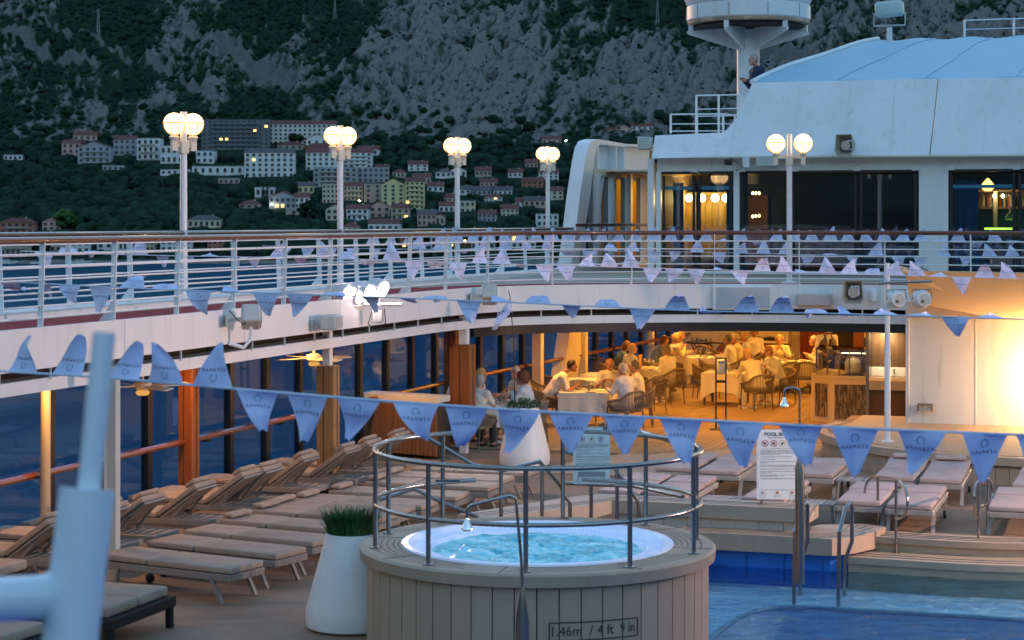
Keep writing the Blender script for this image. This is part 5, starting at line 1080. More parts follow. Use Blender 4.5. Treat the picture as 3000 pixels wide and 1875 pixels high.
# hand rails of the steps behind the tub
for nm, pts, lb in (('left', [(1245, 1278, 21.2), (1385, 1362, 21.0), (1475, 1378, 20.9), (1580, 1352, 21.2), (1640, 1420, 21.8), (1660, 1460, 21.8), (1670, 1475, 21.8), (1670, 1525, 21.8)], 'steel stair handrail zigzagging left behind the tub'),
                   ('left low', [(1110, 1465, 20.9), (1212, 1432, 21.0), (1290, 1470, 21.0), (1400, 1515, 21.0)], 'lower steel rail bar behind the left side of the tub railing'),
                   ('right', [(1655, 1322, 21.8), (1800, 1370, 21.8), (1850, 1440, 21.8), (1870, 1470, 21.8), (1872, 1525, 21.8)], 'steel stair handrail bending down right behind the tub'),
                   ('mid', [(1648, 1260, 21.9), (1648, 1500, 21.9)], 'tall steel upright behind the tub beside the whirlpool sign')):
    P = [Dp(*q) for q in pts]; t = thing('stair_handrail', lb, 'handrail', (P[0].x, P[0].y, 0), 0, 'steel handrails behind the tub'); part('tube', MB().tube(P, .022, 9), STEEL, t, True, True)
    if nm == 'left':
        for x in (1298, 1468, 1588): q = Dp(x, 1330 if x == 1298 else 1370, 21.1); part('post', MB().tube([(q.x, q.y, .0), (q.x, q.y, q.z)], .022, 9), STEEL, t, True, True)
P = [Dp(1640, 1262, 21.9), Dp(1760, 1262, 21.9), Dp(1880, 1266, 21.9), Dp(1990, 1300, 20.8), Dp(2045, 1322, 20.2)]
t = thing('sign_rail', 'steel rail carrying the whirlpool rules sign behind the tub', 'handrail', (P[0].x, P[0].y, 0), 0); part('tube', MB().tube(P, .024, 9), STEEL, t, True, True); part('tube', MB().tube([Dp(1650, 1415, 21.9), Dp(1860, 1425, 21.7), Dp(2000, 1455, 20.6)], .022, 9), STEEL, t, True, True)
for x, y0 in ((1732, 1415), (1808, 1365), (1893, 1266)): q = Dp(x, y0, 21.8); part('post', MB().tube([(q.x, q.y, 0), (q.x, q.y, q.z)], .022, 9), STEEL, t, True, True)
# depth marking on the tub: engraved frame and characters follow the curve
mk = thing('depth_marking', 'framed depth lettering on the front of the tub cladding', 'lettering', SC+Vector((0, 0, .525)), 0)
INK = mat('black_lettering', (.02, .02, .022), .6)
def wrap(V, xc, zc, sc_, R):
    out = []
    for v in V:
        col = xc+v.x*sc_; 
        th = math.asin(max(-1, min(1, ((col-1577)/520.0)*RT/R*0.985))); 
        out.append((R*math.sin(th)-0.0, -R*math.cos(th), zc+v.y*sc_*.0030))
    return out
Rm = RT-.062
base_th = lambda col: (col-1577)/520.0
def th_of(col):
    best = min(np.linspace(-1.2, 1.2, 481), key=lambda q: abs(1500+(SC.x+Rm*math.sin(q))/(SC.y-Rm*math.cos(q))*FP-col)); return float(best)
for body, c0_, c1_ in (('1.46m', 1618, 1704), ('/', 1728, 1738), ('4 ft', 1750, 1798), ('9 in', 1818, 1860)):
    V, Fs = text_mesh(body, 1.0); x0_ = min(v.x for v in V); xw = max(v.x for v in V)-x0_; t0_, t1_ = th_of(c0_), th_of(c1_)
    part('characters', MB().add([(Rm*math.sin(t0_+(t1_-t0_)*(v.x-x0_)/xw), -Rm*math.cos(t0_+(t1_-t0_)*(v.x-x0_)/xw), v.y*.125) for v in V], Fs), INK, mk)
t2_, t3_ = th_of(1608), th_of(1868); fm = MB()
for z_ in (-.078, .082): fm.tube([(Rm*math.sin(q), -Rm*math.cos(q), z_) for q in np.linspace(t2_, t3_, 20)], .005, 4)
for q in (t2_, t3_): fm.tube([(Rm*math.sin(q), -Rm*math.cos(q), -.078), (Rm*math.sin(q), -Rm*math.cos(q), .082)], .005, 4)
part('frame', fm, INK, mk)
# access hatch at left of the cladding
# ------------------------------------------------------------------ pool
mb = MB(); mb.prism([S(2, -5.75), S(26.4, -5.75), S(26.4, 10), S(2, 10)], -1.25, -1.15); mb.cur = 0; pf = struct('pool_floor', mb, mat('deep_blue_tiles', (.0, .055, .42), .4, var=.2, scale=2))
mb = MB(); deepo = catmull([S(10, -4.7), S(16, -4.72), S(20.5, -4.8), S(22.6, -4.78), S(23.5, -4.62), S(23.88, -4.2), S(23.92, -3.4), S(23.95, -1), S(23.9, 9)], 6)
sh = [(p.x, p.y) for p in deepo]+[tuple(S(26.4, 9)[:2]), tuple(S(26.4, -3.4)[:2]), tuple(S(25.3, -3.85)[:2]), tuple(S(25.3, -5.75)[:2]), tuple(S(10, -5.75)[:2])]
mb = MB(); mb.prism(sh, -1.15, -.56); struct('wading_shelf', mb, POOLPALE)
mb = MB(); mb.tube([p+Vector((0, 0, -.55)) for p in deepo], .03, 8); o = struct('shelf_edge', mb, mat('pale_edge_tile', (.3, .45, .5), .4), True)
WATER = bpy.data.materials.new('pool_water'); WATER.use_nodes = True; N, L = nodes(WATER); N.remove(N['Principled BSDF'])
t_ = N.new('ShaderNodeBsdfTransparent'); t_.inputs[0].default_value = (.62, .86, .98, 1); g_ = N.new('ShaderNodeBsdfGlossy'); g_.inputs['Roughness'].default_value = .04; g_.inputs[0].default_value = (.75, .87, 1, 1)
tc = N.new('ShaderNodeTexCoord'); mp = N.new('ShaderNodeMapping'); mp.inputs['Scale'].default_value = (1, 1.8, 1); L.new(tc.outputs['Object'], mp.inputs[0])
n1 = N.new('ShaderNodeTexNoise'); n1.inputs['Scale'].default_value = 2.4; n1.inputs['Detail'].default_value = 4; L.new(mp.outputs[0], n1.inputs['Vector']); bp = N.new('ShaderNodeBump'); bp.inputs['Strength'].default_value = 1.0; bp.inputs['Distance'].default_value = .24; L.new(n1.outputs['Fac'], bp.inputs['Height']); L.new(bp.outputs[0], g_.inputs['Normal'])
fr = N.new('ShaderNodeFresnel'); fr.inputs['IOR'].default_value = 1.33; L.new(bp.outputs[0], fr.inputs['Normal']); x_ = N.new('ShaderNodeMixShader'); fm_ = N.new('ShaderNodeMath'); fm_.operation = 'MULTIPLY'; fm_.inputs[1].default_value = .75; L.new(fr.outputs[0], fm_.inputs[0]); L.new(fm_.outputs[0], x_.inputs[0]); L.new(t_.outputs[0], x_.inputs[1]); L.new(g_.outputs[0], x_.inputs[2]); L.new(x_.outputs[0], N['Material Output'].inputs[0])
mb = MB(); Pq = []
for i in range(91):
    l_ = 12+i*(25.25-12)/90; Pq.append([S(l_+(max(0, min(1.1, (j*(9+5.72)/120-1.72)*2)) if i == 90 else 0), -5.72+j*(9+5.72)/120, -.33) for j in range(121)])
A_ = np.array([[p[:] for p in r] for r in Pq]); hz = fbm(A_[..., 0]*1.8, A_[..., 1]*2.6, 3)*.012
for i in range(91):
    for j in range(121): Pq[i][j].z += float(hz[i, j])
mb.grid(Pq); o = solo('pool_water', mb, WATER, 'rippled blue pool water', 'water', (0, 0, 0), smooth=True); o['kind'] = 'structure'
for k_ in ('label', 'category'): del o[k_]
# pool walls
mb = MB(); mb.prism([S(25.24, -5.75), S(25.24, -4.0), S(25.45, -3.75), S(26.3, -3.38), S(26.36, -3.44), S(25.5, -3.82), S(25.32, -4.0), S(25.32, -5.75)], -.63, .0); struct('pool_wall', mb, BLUETILE)
for a in (-5.1, -4.6, -4.1): solo('wall_joint', MB().boxr(S(25.25, a, -.25), (.02, .02, .6), RZ), BLUETILE, 'vertical joint strip on the blue pool wall, '+{-5.1: 'left', -4.6: 'middle', -4.1: 'right'}[a]+' one', 'strip', S(25.25, a, -.25), RZ)
# coping slab (boards) from the tub to the corner
cop = thing('pool_coping', 'thick board topped coping over the blue pool wall', 'coping', S(25.4, -4.9, 0), RZ)
cpoly = [S(25.06, -6.0), S(25.06, -3.95), S(25.35, -3.70), S(25.8, -3.50), S(26.3, -3.42), S(26.45, -3.75), S(26.2, -4.3), S(25.6, -4.5), S(25.6, -6.0)]
part('slab', MB().prism(cpoly, -.10, .12), TAUPE, cop, True)
for k in range(4): part('board_joint', MB().tube([S(25.13+.1*k, -5.95, .1205), S(25.13+.1*k, -4.1+.0*k, .1205), S(25.40+.1*k, -3.82-.03*k, .1205), S(26.28, -3.55-.12*k, .1205)], .004, 4), CAULK, cop, True)
# raised planter bench with sign
bn_ = thing('boarded_bench', 'low boarded bench behind the tub that carries the pool rules sign', 'bench', S(25.7, -5.5, 0), RZ)
bp_ = [S(23.4, -8.05), S(25.0, -7.1), S(25.46, -7.0), S(25.46, -4.31), S(26.0, -4.28), S(26.0, -7.3), S(25.6, -7.6), S(23.6, -8.55)]
part('top', MB().prism(bp_, .25, .43), mat('bench_taupe', (.42, .34, .26), .6, var=.1, scale=2), bn_, True)
for d_ in (.12, .24, .36): part('board_joint', MB().tube([S(23.5+d_*.4, -8.05-d_, .4305), S(25.05+d_*.5, -7.12-d_*.5, .4305), S(25.46+d_, -6.95, .4305), S(25.46+d_, -4.35, .4305)], .004, 4), CAULK, bn_, True)
I = wm(bn_).inverted(); pm2 = MB().box((0, 0, .125), (.318, .03, .25)).mesh('side_panel', mat('pale_side_panel', (.50, .46, .40), .6, var=.06))
for k in range(8): place('side_panel', pm2, bn_, I @ S(25.54, -6.78+k*.325))
place('back_fill', MB().prism([(0, 0), (2.6, 0), (2.6, .2), (0, .2)], 0, .25).mesh('back_fill', CAULK), bn_, I @ S(25.56, -6.95))
# curved entry steps
st_ = thing('pool_steps', 'curved boarded steps leading down into the wading pool', 'steps', S(26.0, -2.5, 0), RZ)
o1 = catmull([S(26.32, -3.72), S(26.28, -3.0), S(26.26, -2.2), S(26.45, -1.2), S(26.9, 0), S(27.6, 2)], 8); 
def stp(nm, P, z0, z1, d0, d1, m): part(nm, MB().__class__() if False else ribbon(MB(), P, z0, z1, d0, d1), m, st_, True)
stp('upper_step', o1, -.6, .045, -.42, .12, mat('warm_step_board', (.42, .32, .22), .6, var=.12, scale=2)); stp('lower_step', o1, -.6, -.14, -1.02, -.40, mat('warm_step_board', (.42, .32, .22)))
stp('upper_nosing', o1, -.03, .052, -.46, -.40, TAUPE); stp('lower_nosing', o1, -.22, -.132, -1.06, -1.0, TAUPE)
for d_, z_ in ((-.30, .048), (-.18, .048), (-.06, .048), (-.88, -.137), (-.72, -.137)): part('board_joint', MB().tube([p+Vector((0, 0, z_)) for p in offset2(o1, d_)], .004, 4), CAULK, st_, True)
# loops and ladders
def loop_rail(pts, posts, x0, y0, x1, y1, label):
    dep = lambda x: y0+(y1-y0)*(x-x0)/(x1-x0); P = [Dp(2000+x/2.326, 1225+y/2.326, dep(x)) for x, y in pts]; t = thing('loop_handrail', label, 'handrail', Vector((P[0].x, P[0].y, 0)), 0, 'looped steel handrails at the wading steps')
    part('loop', MB().tube(catmull(P, 4), .019, 8), STEEL, t, True, True)
    for x, yt, zb in posts: q = Dp(2000+x/2.326, 1225+yt/2.326, dep(x)); part('post', MB().tube([(q.x, q.y, zb), q], .019, 8), STEEL, t, True, True); part('flange', MB().lathe([(.05, 0), (.05, .012)], 12, (q.x, q.y, zb)), STEEL, t, True)
loop_rail([(1327, 655), (1285, 640), (1255, 590), (1241, 500), (1262, 430), (1300, 404), (1340, 402), (1440, 412), (1480, 432), (1510, 475), (1531, 540), (1530, 610), (1510, 660), (1480, 686), (1453, 680)], [(1330, 402, .045), (1454, 420, -.14)], 1330, 26.5, 1454, 25.5, 'looped steel handrail at the wading pool steps, left one')
loop_rail([(2014, 690), (1996, 660), (1987, 560), (1992, 480), (2012, 432), (2040, 415), (2080, 412), (2100, 430), (2113, 480), (2110, 550), (2090, 580), (2020, 605)], [(2016, 430, -.14), (2078, 412, .045)], 2014, 25.5, 2078, 26.3, 'looped steel handrail at the wading pool steps, right one')
for x0, xb, lb in ((2326, 2345, 'left'), (2456, 2474, 'right')):
    a, b_ = G(x0, 1728, -.35), G(xb, 1710, -.35); a2 = Dp(x0+6, 1560, a.y); t = thing('pool_ladder_rail', 'bent steel ladder rail rising from the pool edge, %s of the pair' % lb, 'handrail', a, 0, 'pair of pool ladder rails')
    fy = b_.y+.35
    P = [a+Vector((0, 0, -.5)), a, Dp(x0+3, 1560, a.y), Dp(x0+20, 1490, a.y+.35), Dp(x0+34, 1473, a.y+.5), Dp(x0+40, 1480, a.y+.62), Dp(x0+40, 1585, fy), Dp(x0+20, 1640, fy), Dp(x0+18, 1710, fy), Dp(x0+18, 1760, fy)]
    part('tube', MB().tube(P, .026, 9), STEEL, t, True, True)
# showers
t = thing('garden_shower', 'steel outdoor shower with conical base and curved arm in front of the tub', 'shower', G(1531, 1900, .2) if False else (0.088, 16.3, 0), 0)
YS = 16.3; q = lambda x, y: Dp(x, y, YS)
part('cone_base', MB().lathe([(.058, HC-(1980-HY)*YS/FP), (.058, HC-(1815-HY)*YS/FP), (.012, HC-(1718-HY)*YS/FP)], 20, ((1531-1500)/FP*YS-.088, 0, 0)), STEEL, t, smooth=True)
part('arm', MB().tube(catmull([q(1531, 1725), q(1527, 1640), q(1512, 1475), q(1505, 1458), q(1494, 1452), q(1480, 1455), q(1410, 1472), q(1380, 1480), q(1370, 1492), q(1368, 1518)], 4), .013, 8), STEEL, t, True, True)
CHR = mat('chrome', (.75, .75, .78), .08, 1.0, var=.02)
part('shower_head', MB().lathe([(.014, .055), (.02, .03), (.042, -.01), (.05, -.04), (.03, -.055)], 16, (q(1368, 1536).x-.088, 0, q(1368, 1536).z)), CHR, t, smooth=True)
t = thing('garden_shower', 'farther steel shower with conical base standing by the pool sign', 'shower', (3.33*1.0, 22.6, 0), 0); YS = 22.6; q = lambda x, y: Dp(x, y, YS); ox = 3.33
part('cone_base', MB().lathe([(.055, 0), (.055, HC-(1370-HY)*YS/FP), (.008, HC-(1318-HY)*YS/FP)], 20, (q(2343, 0).x-ox, 0, 0)), STEEL, t, smooth=True)
part('arm', MB().tube(catmull([q(2343, 1325), q(2343, 1200), q(2343, 1150), q(2338, 1140), q(2325, 1136), q(2310, 1136), q(2300, 1142), q(2298, 1165)], 4), .012, 8), STEEL, t, True, True)
part('shower_head', MB().lathe([(.014, .06), (.02, .03), (.046, -.02), (.05, -.045), (.02, -.06)], 16, (q(2298, 1178).x-ox, 0, q(2298, 1178).z)), CHR, t, smooth=True)
# ------------------------------------------------------------------ signs
SGN = mat('white_sign_plate', (.74, .80, .80), .4, var=.02)
REDI = mat('sign_red', (.5, .02, .02), .5); YEL = mat('sign_yellow', (.7, .5, .03), .5); BLU = mat('sign_blue', (.02, .08, .3), .5)
def icon(kind):
    out = []; ringm = MB(); pts = [(.9*math.cos(a), .9*math.sin(a)) for a in np.linspace(0, 2*PI, 25)]; V = []; Fs = []
    for i, a in enumerate(np.linspace(0, 2*PI, 29)): V += [(math.cos(a), 0, math.sin(a)), (.84*math.cos(a), 0, .84*math.sin(a))]
    Fs = [(2*i, 2*i+1, 2*i+3, 2*i+2) for i in range(28)]; return V, Fs
def sign(base, rz, W, Hh, title, icons, paras, label, zb):
    t = thing('rules_sign', label, 'sign', base, rz); yb = -.012
    part('plate', MB().rbox((0, 0, zb+Hh/2), (W, .016, Hh), .02, 3, None), SGN, t)
    def put(V, Fs, cx, cz, s_, m, nm, yy=-.0125):
        part(nm, MB().add([(cx+(v[0] if not hasattr(v, 'x') else v.x)*s_, yy, cz+(v[1] if len(v) == 3 and v[2] == 0 else v[2])*s_) for v in V], Fs), m, t)
    V, Fs = text_mesh(title, 1, True); V = [(v.x, 0, v.y+1e-6) for v in V]; put(V, Fs, 0, zb+Hh*.93, W*.115, INK, 'title_lettering')
    if icons[0] is not None:
        V, Fs = text_mesh('Maximum Depth: 1.45 m', 1); put([(v.x, 0, v.y+1e-6) for v in V], Fs, 0, zb+Hh*.885, W*.046, INK, 'subtitle_lettering')
    for i, (c_, cap) in enumerate(icons[1:]):
        cx = (-.5+(i+.5)/4*1.0)*W*.82 if len(icons) > 4 else (-.25+i*.25)*W*1.0; cz = zb+Hh*.80; s_ = W*.078
        V, Fs = icon(0); put(V, Fs, cx, cz, s_, c_, 'icon_ring'); 
        fg = MB().tube([(cx-.25*s_, -.0122, cz-.45*s_), (cx, -.0122, cz), (cx+.1*s_, -.0122, cz+.35*s_)], .16*s_, 4).tube([(cx-.45*s_, -.0122, cz+.05*s_), (cx+.4*s_, -.0122, cz+.15*s_)], .10*s_, 4); fg.v = [(v[0], min(-.0118, max(-.0128, v[1])), v[2]) for v in fg.v]; part('icon_figure', fg, INK, t)
        if c_ is REDI: part('icon_slash', MB().box((cx, -.0132, cz), (.12*s_, .001, 1.8*s_), Matrix.Rotation(-.78, 3, 'Y')), REDI, t)
        V, Fs = text_mesh(cap, 1); put([(v.x, 0, v.y+1e-6) for v in V], Fs, cx, cz-1.45*s_, W*.030, INK, 'caption_lettering')
    z = zb+Hh*.70
    for para in paras:
        for ln in para:
            V, Fs = text_mesh(ln, 1, align='LEFT'); put([(v.x, 0, v.y+1e-6) for v in V], Fs, -W*.42, z, W*.036, INK, 'text_line'); z -= Hh*.0185
        z -= Hh*.016
    z = zb+Hh*.095
    V, Fs = text_mesh('Please enquire at the Guest Relations Desk for more information.', 1); put([(v.x, 0, v.y+1e-6) for v in V], Fs, 0, zb+Hh*.135, W*.030, INK, 'footer_lettering')
    for i, cols in enumerate(((BLU, SGN, REDI), (REDI, YEL, REDI), (INK, REDI, YEL))):
        cx = (-.36+i*.34)*W
        for j, c_ in enumerate(cols):
            if i == 0: b_ = MB().box((cx+(j-1)*W*.02, -.0125, z), (W*.02, .002, W*.045))
            else: b_ = MB().box((cx, -.0125, z-(j-1)*W*.015), (W*.06, .002, W*.015))
            part('flag_stripe', b_, c_, t)
        for j in range(3):
            V, Fs = text_mesh(['Adressez-vous au service', 'clients pour obtenir plus', 'de renseignements.'][j] if i == 0 else (['Consulte en el mostrador', 'de atencion al huesped', 'para mas informacion.'][j] if i == 1 else ['Bitte wenden Sie sich', 'an die Rezeption fur', 'weitere Informationen.'][j]), 1); put([(v.x, 0, v.y+1e-6) for v in V], Fs, cx, z-W*.05-j*W*.025, W*.018, INK, 'small_lettering')
    return t
paras = [['Our Recreational Water Facilities DO NOT have a lifeguard', 'on duty. Children must be supervised by a parent or legal', 'guardian at all times while in the pools, whirlpools and other', 'recreational water feature areas.'], ['Use handrails and stairs to enter and exit the pool.'], ['No Running or Jumping.'], ['No assistance animals or pets permitted inside the pool or', 'wading area.'], ['All surfaces around the pool may be slippery when wet.', 'Always use extra caution when walking around the pool area.'], ['No glassware or food allowed inside the pool or wading area.'], ['Do not use these facilities if you are experiencing diarrhea,', 'vomiting, or fever.'], ['Health laws prohibit diapers, swim diapers and children who', 'are not 100% toilet trained.'], ['TAKE CHILDREN ON FREQUENT TOILET BREAKS.']]
icons = [1, (REDI, 'No diving'), (REDI, 'No lifeguard on duty'), (YEL, 'Watch your children'), (REDI, 'No glass')]
p = G(2232, 1478, .43); sx = p.y/FP
t = sign(p, 0, 126*sx, 204*sx, 'POOL RULES', icons, paras, 'white pool rules sign standing on the boarded bench', HC-(1462-HY)*sx-p.z)
t.location = ((2280-1500)*sx, p.y, p.z); part('post', MB().tube([(-48*sx, .03, 0), (-48*sx, .03, .35)], .022, 10), STEEL, t, smooth=True); part('flange', MB().lathe([(.06, 0), (.06, .012)], 14, (-48*sx, .03, 0)), STEEL, t)
sx = 21.6/FP
paras2 = paras[:6]+[['CAUTION: DO NOT EXCEED 15 minutes of use.'], ['Not recommended for children, pregnant women and elderly', 'persons. Consult with a doctor before using the whirlpool.']]
t = sign(((1733-1500)*sx, 21.6, 0), 0, 108*sx, 166*sx, 'WHIRLPOOL RULES', [None, (REDI, 'No lifeguard'), (YEL, 'Watch your children'), (BLU, 'Depth')], [l_ for l_ in paras2], 'whirlpool rules sign hanging on the steel rail behind the tub', HC-(1418-HY)*sx)
part('grey_bar', MB().box((0, -.0125, HC-(1388-HY)*sx), (80*sx, .002, 14*sx)), mat('sign_grey', (.3, .33, .36), .5), t)
part('clip', MB().box((-40*sx, .01, HC-(1255-HY)*sx), (.05, .05, .04)).box((40*sx, .01, HC-(1255-HY)*sx), (.05, .05, .04)), STEEL, t)
# ------------------------------------------------------------------ planters
def planter(base, H_, R0, label, plant):
    t = thing('tall_planter', label, 'planter', base, 0); part('pot', MB().lathe([(R0*.86, 0), (R0*.97, .03), (R0, H_*.12), (R0*.98, H_*.22), (R0*.70, H_*.72), (R0*.565, H_*.97), (R0*.55, H_), (R0*.51, H_), (R0*.50, H_*.94)], 40), PLASTW, t, smooth=True)
    part('soil', MB().lathe([(R0*.54, H_*.95), (.01, H_*.96)], 20), mat('soil', (.04, .03, .02), .9), t)
    if plant == 'grass':
        mb = MB(); r = np.random.default_rng(3)
        for k in range(1300):
            a, rr_ = r.uniform(0, 2*PI), R0*.49*math.sqrt(r.uniform(0, 1)); x, y = rr_*math.cos(a), rr_*math.sin(a); h = r.uniform(.18, .34); lean = rr_/R0*.27+r.uniform(0, .05); a2 = a+r.uniform(-.8, .8); w_ = .005
            px, py = -math.sin(a2)*w_, math.cos(a2)*w_; b = [(x, y, H_*.95), (x+math.cos(a2)*lean*.35, y+math.sin(a2)*lean*.35, H_*.95+h*.6), (x+math.cos(a2)*lean, y+math.sin(a2)*lean, H_*.95+h)]
            mb.add([(b[0][0]-px, b[0][1]-py, b[0][2]), (b[0][0]+px, b[0][1]+py, b[0][2]), (b[1][0]+px, b[1][1]+py, b[1][2]), (b[1][0]-px, b[1][1]-py, b[1][2]), b[2]], [(0, 1, 2, 3), (3, 2, 4)])
        o = part('grass_tuft', mb, mat('green_blades', (.03, .12, .03), .6, var=.5, scale=8), t); o['kind'] = 'stuff'
    else:
        r = np.random.default_rng(5); mb = MB()
        for k in range(420):
            a, rr_ = r.uniform(0, 2*PI), R0*.72*math.sqrt(r.uniform(0, 1)); z = H_+r.uniform(-.02, .15)*(1-(rr_/R0)**2); n_ = Vector((r.normal(), r.normal(), abs(r.normal())+.3)).normalized(); u_ = n_.cross(Vector((0, 0, 1))).normalized()*.018; v_ = n_.cross(u_)*1.5; c = Vector((rr_*math.cos(a), rr_*math.sin(a), z))
            mb.add([c-u_, c+v_, c+u_, c-v_], [(0, 1, 2, 3)])
        o = part('foliage', mb, mat('small_leaves', (.035, .09, .03), .6, var=.5, scale=9), t); o['kind'] = 'stuff'
    return t
planter((-1.66, 20.15, 0), .98, .48, 'tall white planter with spiky green grass left of the whirlpool tub', 'grass')
sx = 33.6/FP; planter(((1537-1500)*sx, 33.6, 0), HC-(1192-HY)*sx, .44, 'tall white planter with a low green bush in the dining area', 'bush')
bpx = (1505-1500)*sx; t = thing('flag_stick', 'thin black stick in the white planter with a blown white flag near its top', 'flag', (bpx, 33.55, 1.0), 0)
part('stick', MB().tube([Dp(1508, 1180, 33.55), Dp(1505, 1000, 33.55), Dp(1494, 868, 33.55), Dp(1490, 852, 33.55)], .008, 5), BLACK, t, True)
FLAG = mat('flag_cloth', (.58, .64, .88), .85, var=.04, scale=8)
pts = [[(1494, 870), (1497, 880)], [(1480, 893), (1500, 898)], [(1466, 912), (1492, 922)], [(1454, 932), (1482, 930)], [(1446, 955), (1470, 945)], [(1441, 966), (1455, 966)]]
part('cloth', MB().solid([[Dp(x, y, 33.5+.06*math.sin(i*1.3)) for x, y in r_] for i, r_ in enumerate(pts)], (0, .01, 0)), FLAG, t, True, True)
part('tail', MB().solid([[Dp(1494, 885, 33.45), Dp(1498, 895, 33.45)], [Dp(1486, 900, 33.4), Dp(1500, 915, 33.45)], [Dp(1502, 918, 33.45), Dp(1503, 922, 33.45)]], (0, .01, 0)), FLAG, t, True, True)
V, Fs = text_mesh('ARA', 1, True); c = Dp(1466, 918, 33.42); ca, sa = math.cos(.55), math.sin(.55); part('lettering', MB().add([(c.x+(v.x*ca-v.y*sa)*.085, c.y, c.z+(v.x*sa+v.y*ca)*.085) for v in V], Fs), mat('navy_print', (.01, .02, .12), .7), t, True)
# wooden cabinet
ca_, cb_ = S(32.25, -12.1), S(34.1, -14.0)
t = thing('wooden_cabinet', 'slatted wooden cabinet with a white top beside the loungers', 'cabinet', (-2.0, 35.1, 0), RZ)
cw = Vector((CS, -SN, 0)); x0p, x1p = Dp(1062, 1300, 35.3), Dp(1288, 1345, 34.3)
pl_ = [(x0p.x, x0p.y), (x1p.x-.05, x1p.y), (x1p.x+.15, x1p.y+.5), (x0p.x+.15, x0p.y+.5)]
part('carcass', MB().prism(pl_, .06, 1.0), CAULK, t, True); part('top', MB().prism([(pl_[0][0]-.02, pl_[0][1]-.03), (pl_[1][0]+.02, pl_[1][1]-.03), (pl_[2][0]+.02, pl_[2][1]+.03), (pl_[3][0]-.02, pl_[3][1]+.03)], 1.0, 1.10), CREAM, t, True)
a, b_ = Vector(pl_[0]), Vector(pl_[1]); d = (b_-a); L_ = d.length; u_ = d/L_; I = wm(t).inverted(); slm = MB().box((0, 0, .53), (.088, .025, .93)).mesh('slat', mat('honey_slat_wood', (.20, .095, .035), .45, var=.25, scale=5, streak=(5, 5, .4))); nS = int(L_/.092)
for k in range(nS): q = a+u_*(k+.5)*L_/nS; place('slat', slm, t, I @ Vector((q.x, q.y-.02, 0)), math.atan2(u_.y, u_.x)-RZ)
# ------------------------------------------------------------------ loungers
def lounger_mesh(cush, frame):
    W, L_, h = .63, 1.95, .29; D = {}
    f = MB()
    for s_ in (-1, 1): f.rbox((0, s_*(W/2-.015), h), (L_, .03, .075), .006, 1)
    f.rbox((L_/2-.015, 0, h), (.03, W-.03, .075), .006, 1); f.rbox((-L_/2+.015, 0, h), (.03, W-.03, .075), .006, 1)
    D['frame'] = f.mesh('frame', frame)
    D['slats'] = MB(); 
    for k in range(15): D['slats'].box((-L_/2+.09+k*.127, 0, h+.022), (.075, W-.06, .012))
    D['slats'] = D['slats'].mesh('slat_bed', frame)
    D['weave'] = MB()
    for k in range(11): D['weave'].box((L_/2+.002, -W/2+.055+k*.052, h), (.012, .044, .06))
    D['weave'] = D['weave'].mesh('woven_end', frame)
    D['leg'] = MB().beam((0, 0, .30), (.16, 0, 0), .03, .05, up=(0, 1, 0)).mesh('leg', frame)
    D['legb'] = MB().beam((0, 0, .30), (-.05, 0, .05), .03, .05, up=(0, 1, 0)).mesh('leg', frame)
    D['wheel'] = MB().tube([(0, -.018, 0), (0, .018, 0)], .055, 12).mesh('wheel', BLACK)
    D['cs'] = MB().rbox((0, 0, .042), (1.19, W-.03, .072), .020, 3).mesh('seat_cushion', cush, True)
    D['cb'] = MB().rbox((0, 0, .042), (.70, W-.03, .072), .020, 3).mesh('back_cushion', cush, True)
    D['bf'] = MB().box((0, 0, -.002), (.70, W-.07, .025)).mesh('back_frame', frame)
    D['pil'] = MB().rbox((0, 0, 0), (.16, .48, .062), .028, 3).mesh('head_pillow', cush, True)
    D['prop'] = MB().beam((0, 0, 0), (.26, 0, -.30), .02, .03).mesh('back_prop', frame)
    return D
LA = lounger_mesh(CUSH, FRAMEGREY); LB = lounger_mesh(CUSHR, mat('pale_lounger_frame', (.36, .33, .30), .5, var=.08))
def lounger(loc, rz, label, group, D=LA, back=0.0, pillow=False):
    t = thing('sun_lounger', label, 'sun lounger', loc, rz, group); h = .325; L_ = 1.95
    place('frame', D['frame'], t); place('slat_bed', D['slats'], t); place('woven_end', D['weave'], t)
    for s_ in (-1, 1):
        place('leg', D['leg'], t, (L_/2-.28, s_*.30, 0)); o = place('leg', D['legb'], t, (-L_/2+.35, s_*.30, 0)); place('wheel', D['wheel'], o, (-.05, 0, .055))
    r = random.uniform(-.006, .006); place('seat_cushion', D['cs'], t, (.375, r, h+.002), random.uniform(-.008, .008))
    bk_ = place('back_cushion', D['cb'], t); bf = place('back_frame', D['bf'], t)
    hx = -.24; cb, sb_ = math.cos(back), math.sin(back)
    if back > .05: rot = (0, back, 0)
    else: rot = (0, 0, 0)
    bk_.rotation_euler = rot; bf.rotation_euler = rot
    bk_.location = (hx-.355*cb, -r, h+.355*sb_+.004); bf.location = (hx-.355*cb, 0, h+.355*sb_-.016)
    if back > .3:
        for s_ in (-1, 1): place('back_prop', D['prop'], t, (hx-.50*cb, s_*.24, h+.50*sb_-.02))
    if pillow:
        px, pz = (-.62, .125); o = place('head_pillow', D['pil'], t, (hx+px*cb+pz*sb_, 0, h-px*sb_+pz*cb)); o.rotation_euler = rot
    return t
GA = 'loungers lying flat in the left row'; ordn = ['first', 'second', 'third', 'fourth', 'fifth', 'sixth', 'seventh', 'eighth', 'ninth', 'tenth', 'eleventh']
def lx(l_, a_, ang): # heading: local +x (foot) points to starboard rotated
    return S(l_, a_), RZ+ang
rowA = [(19.24, -9.55, .2), (20.22, -9.47, .2), (21.14, -9.43, .17), (22.10, -9.4, .14), (23.05, -9.4, .1), (23.68, -9.40, .05), (24.30, -9.30, .03), (25.25, -9.17, .0), (26.30, -9.05, 0), (27.05, -9.1, 0), (28.0, -9.0, -.02)]
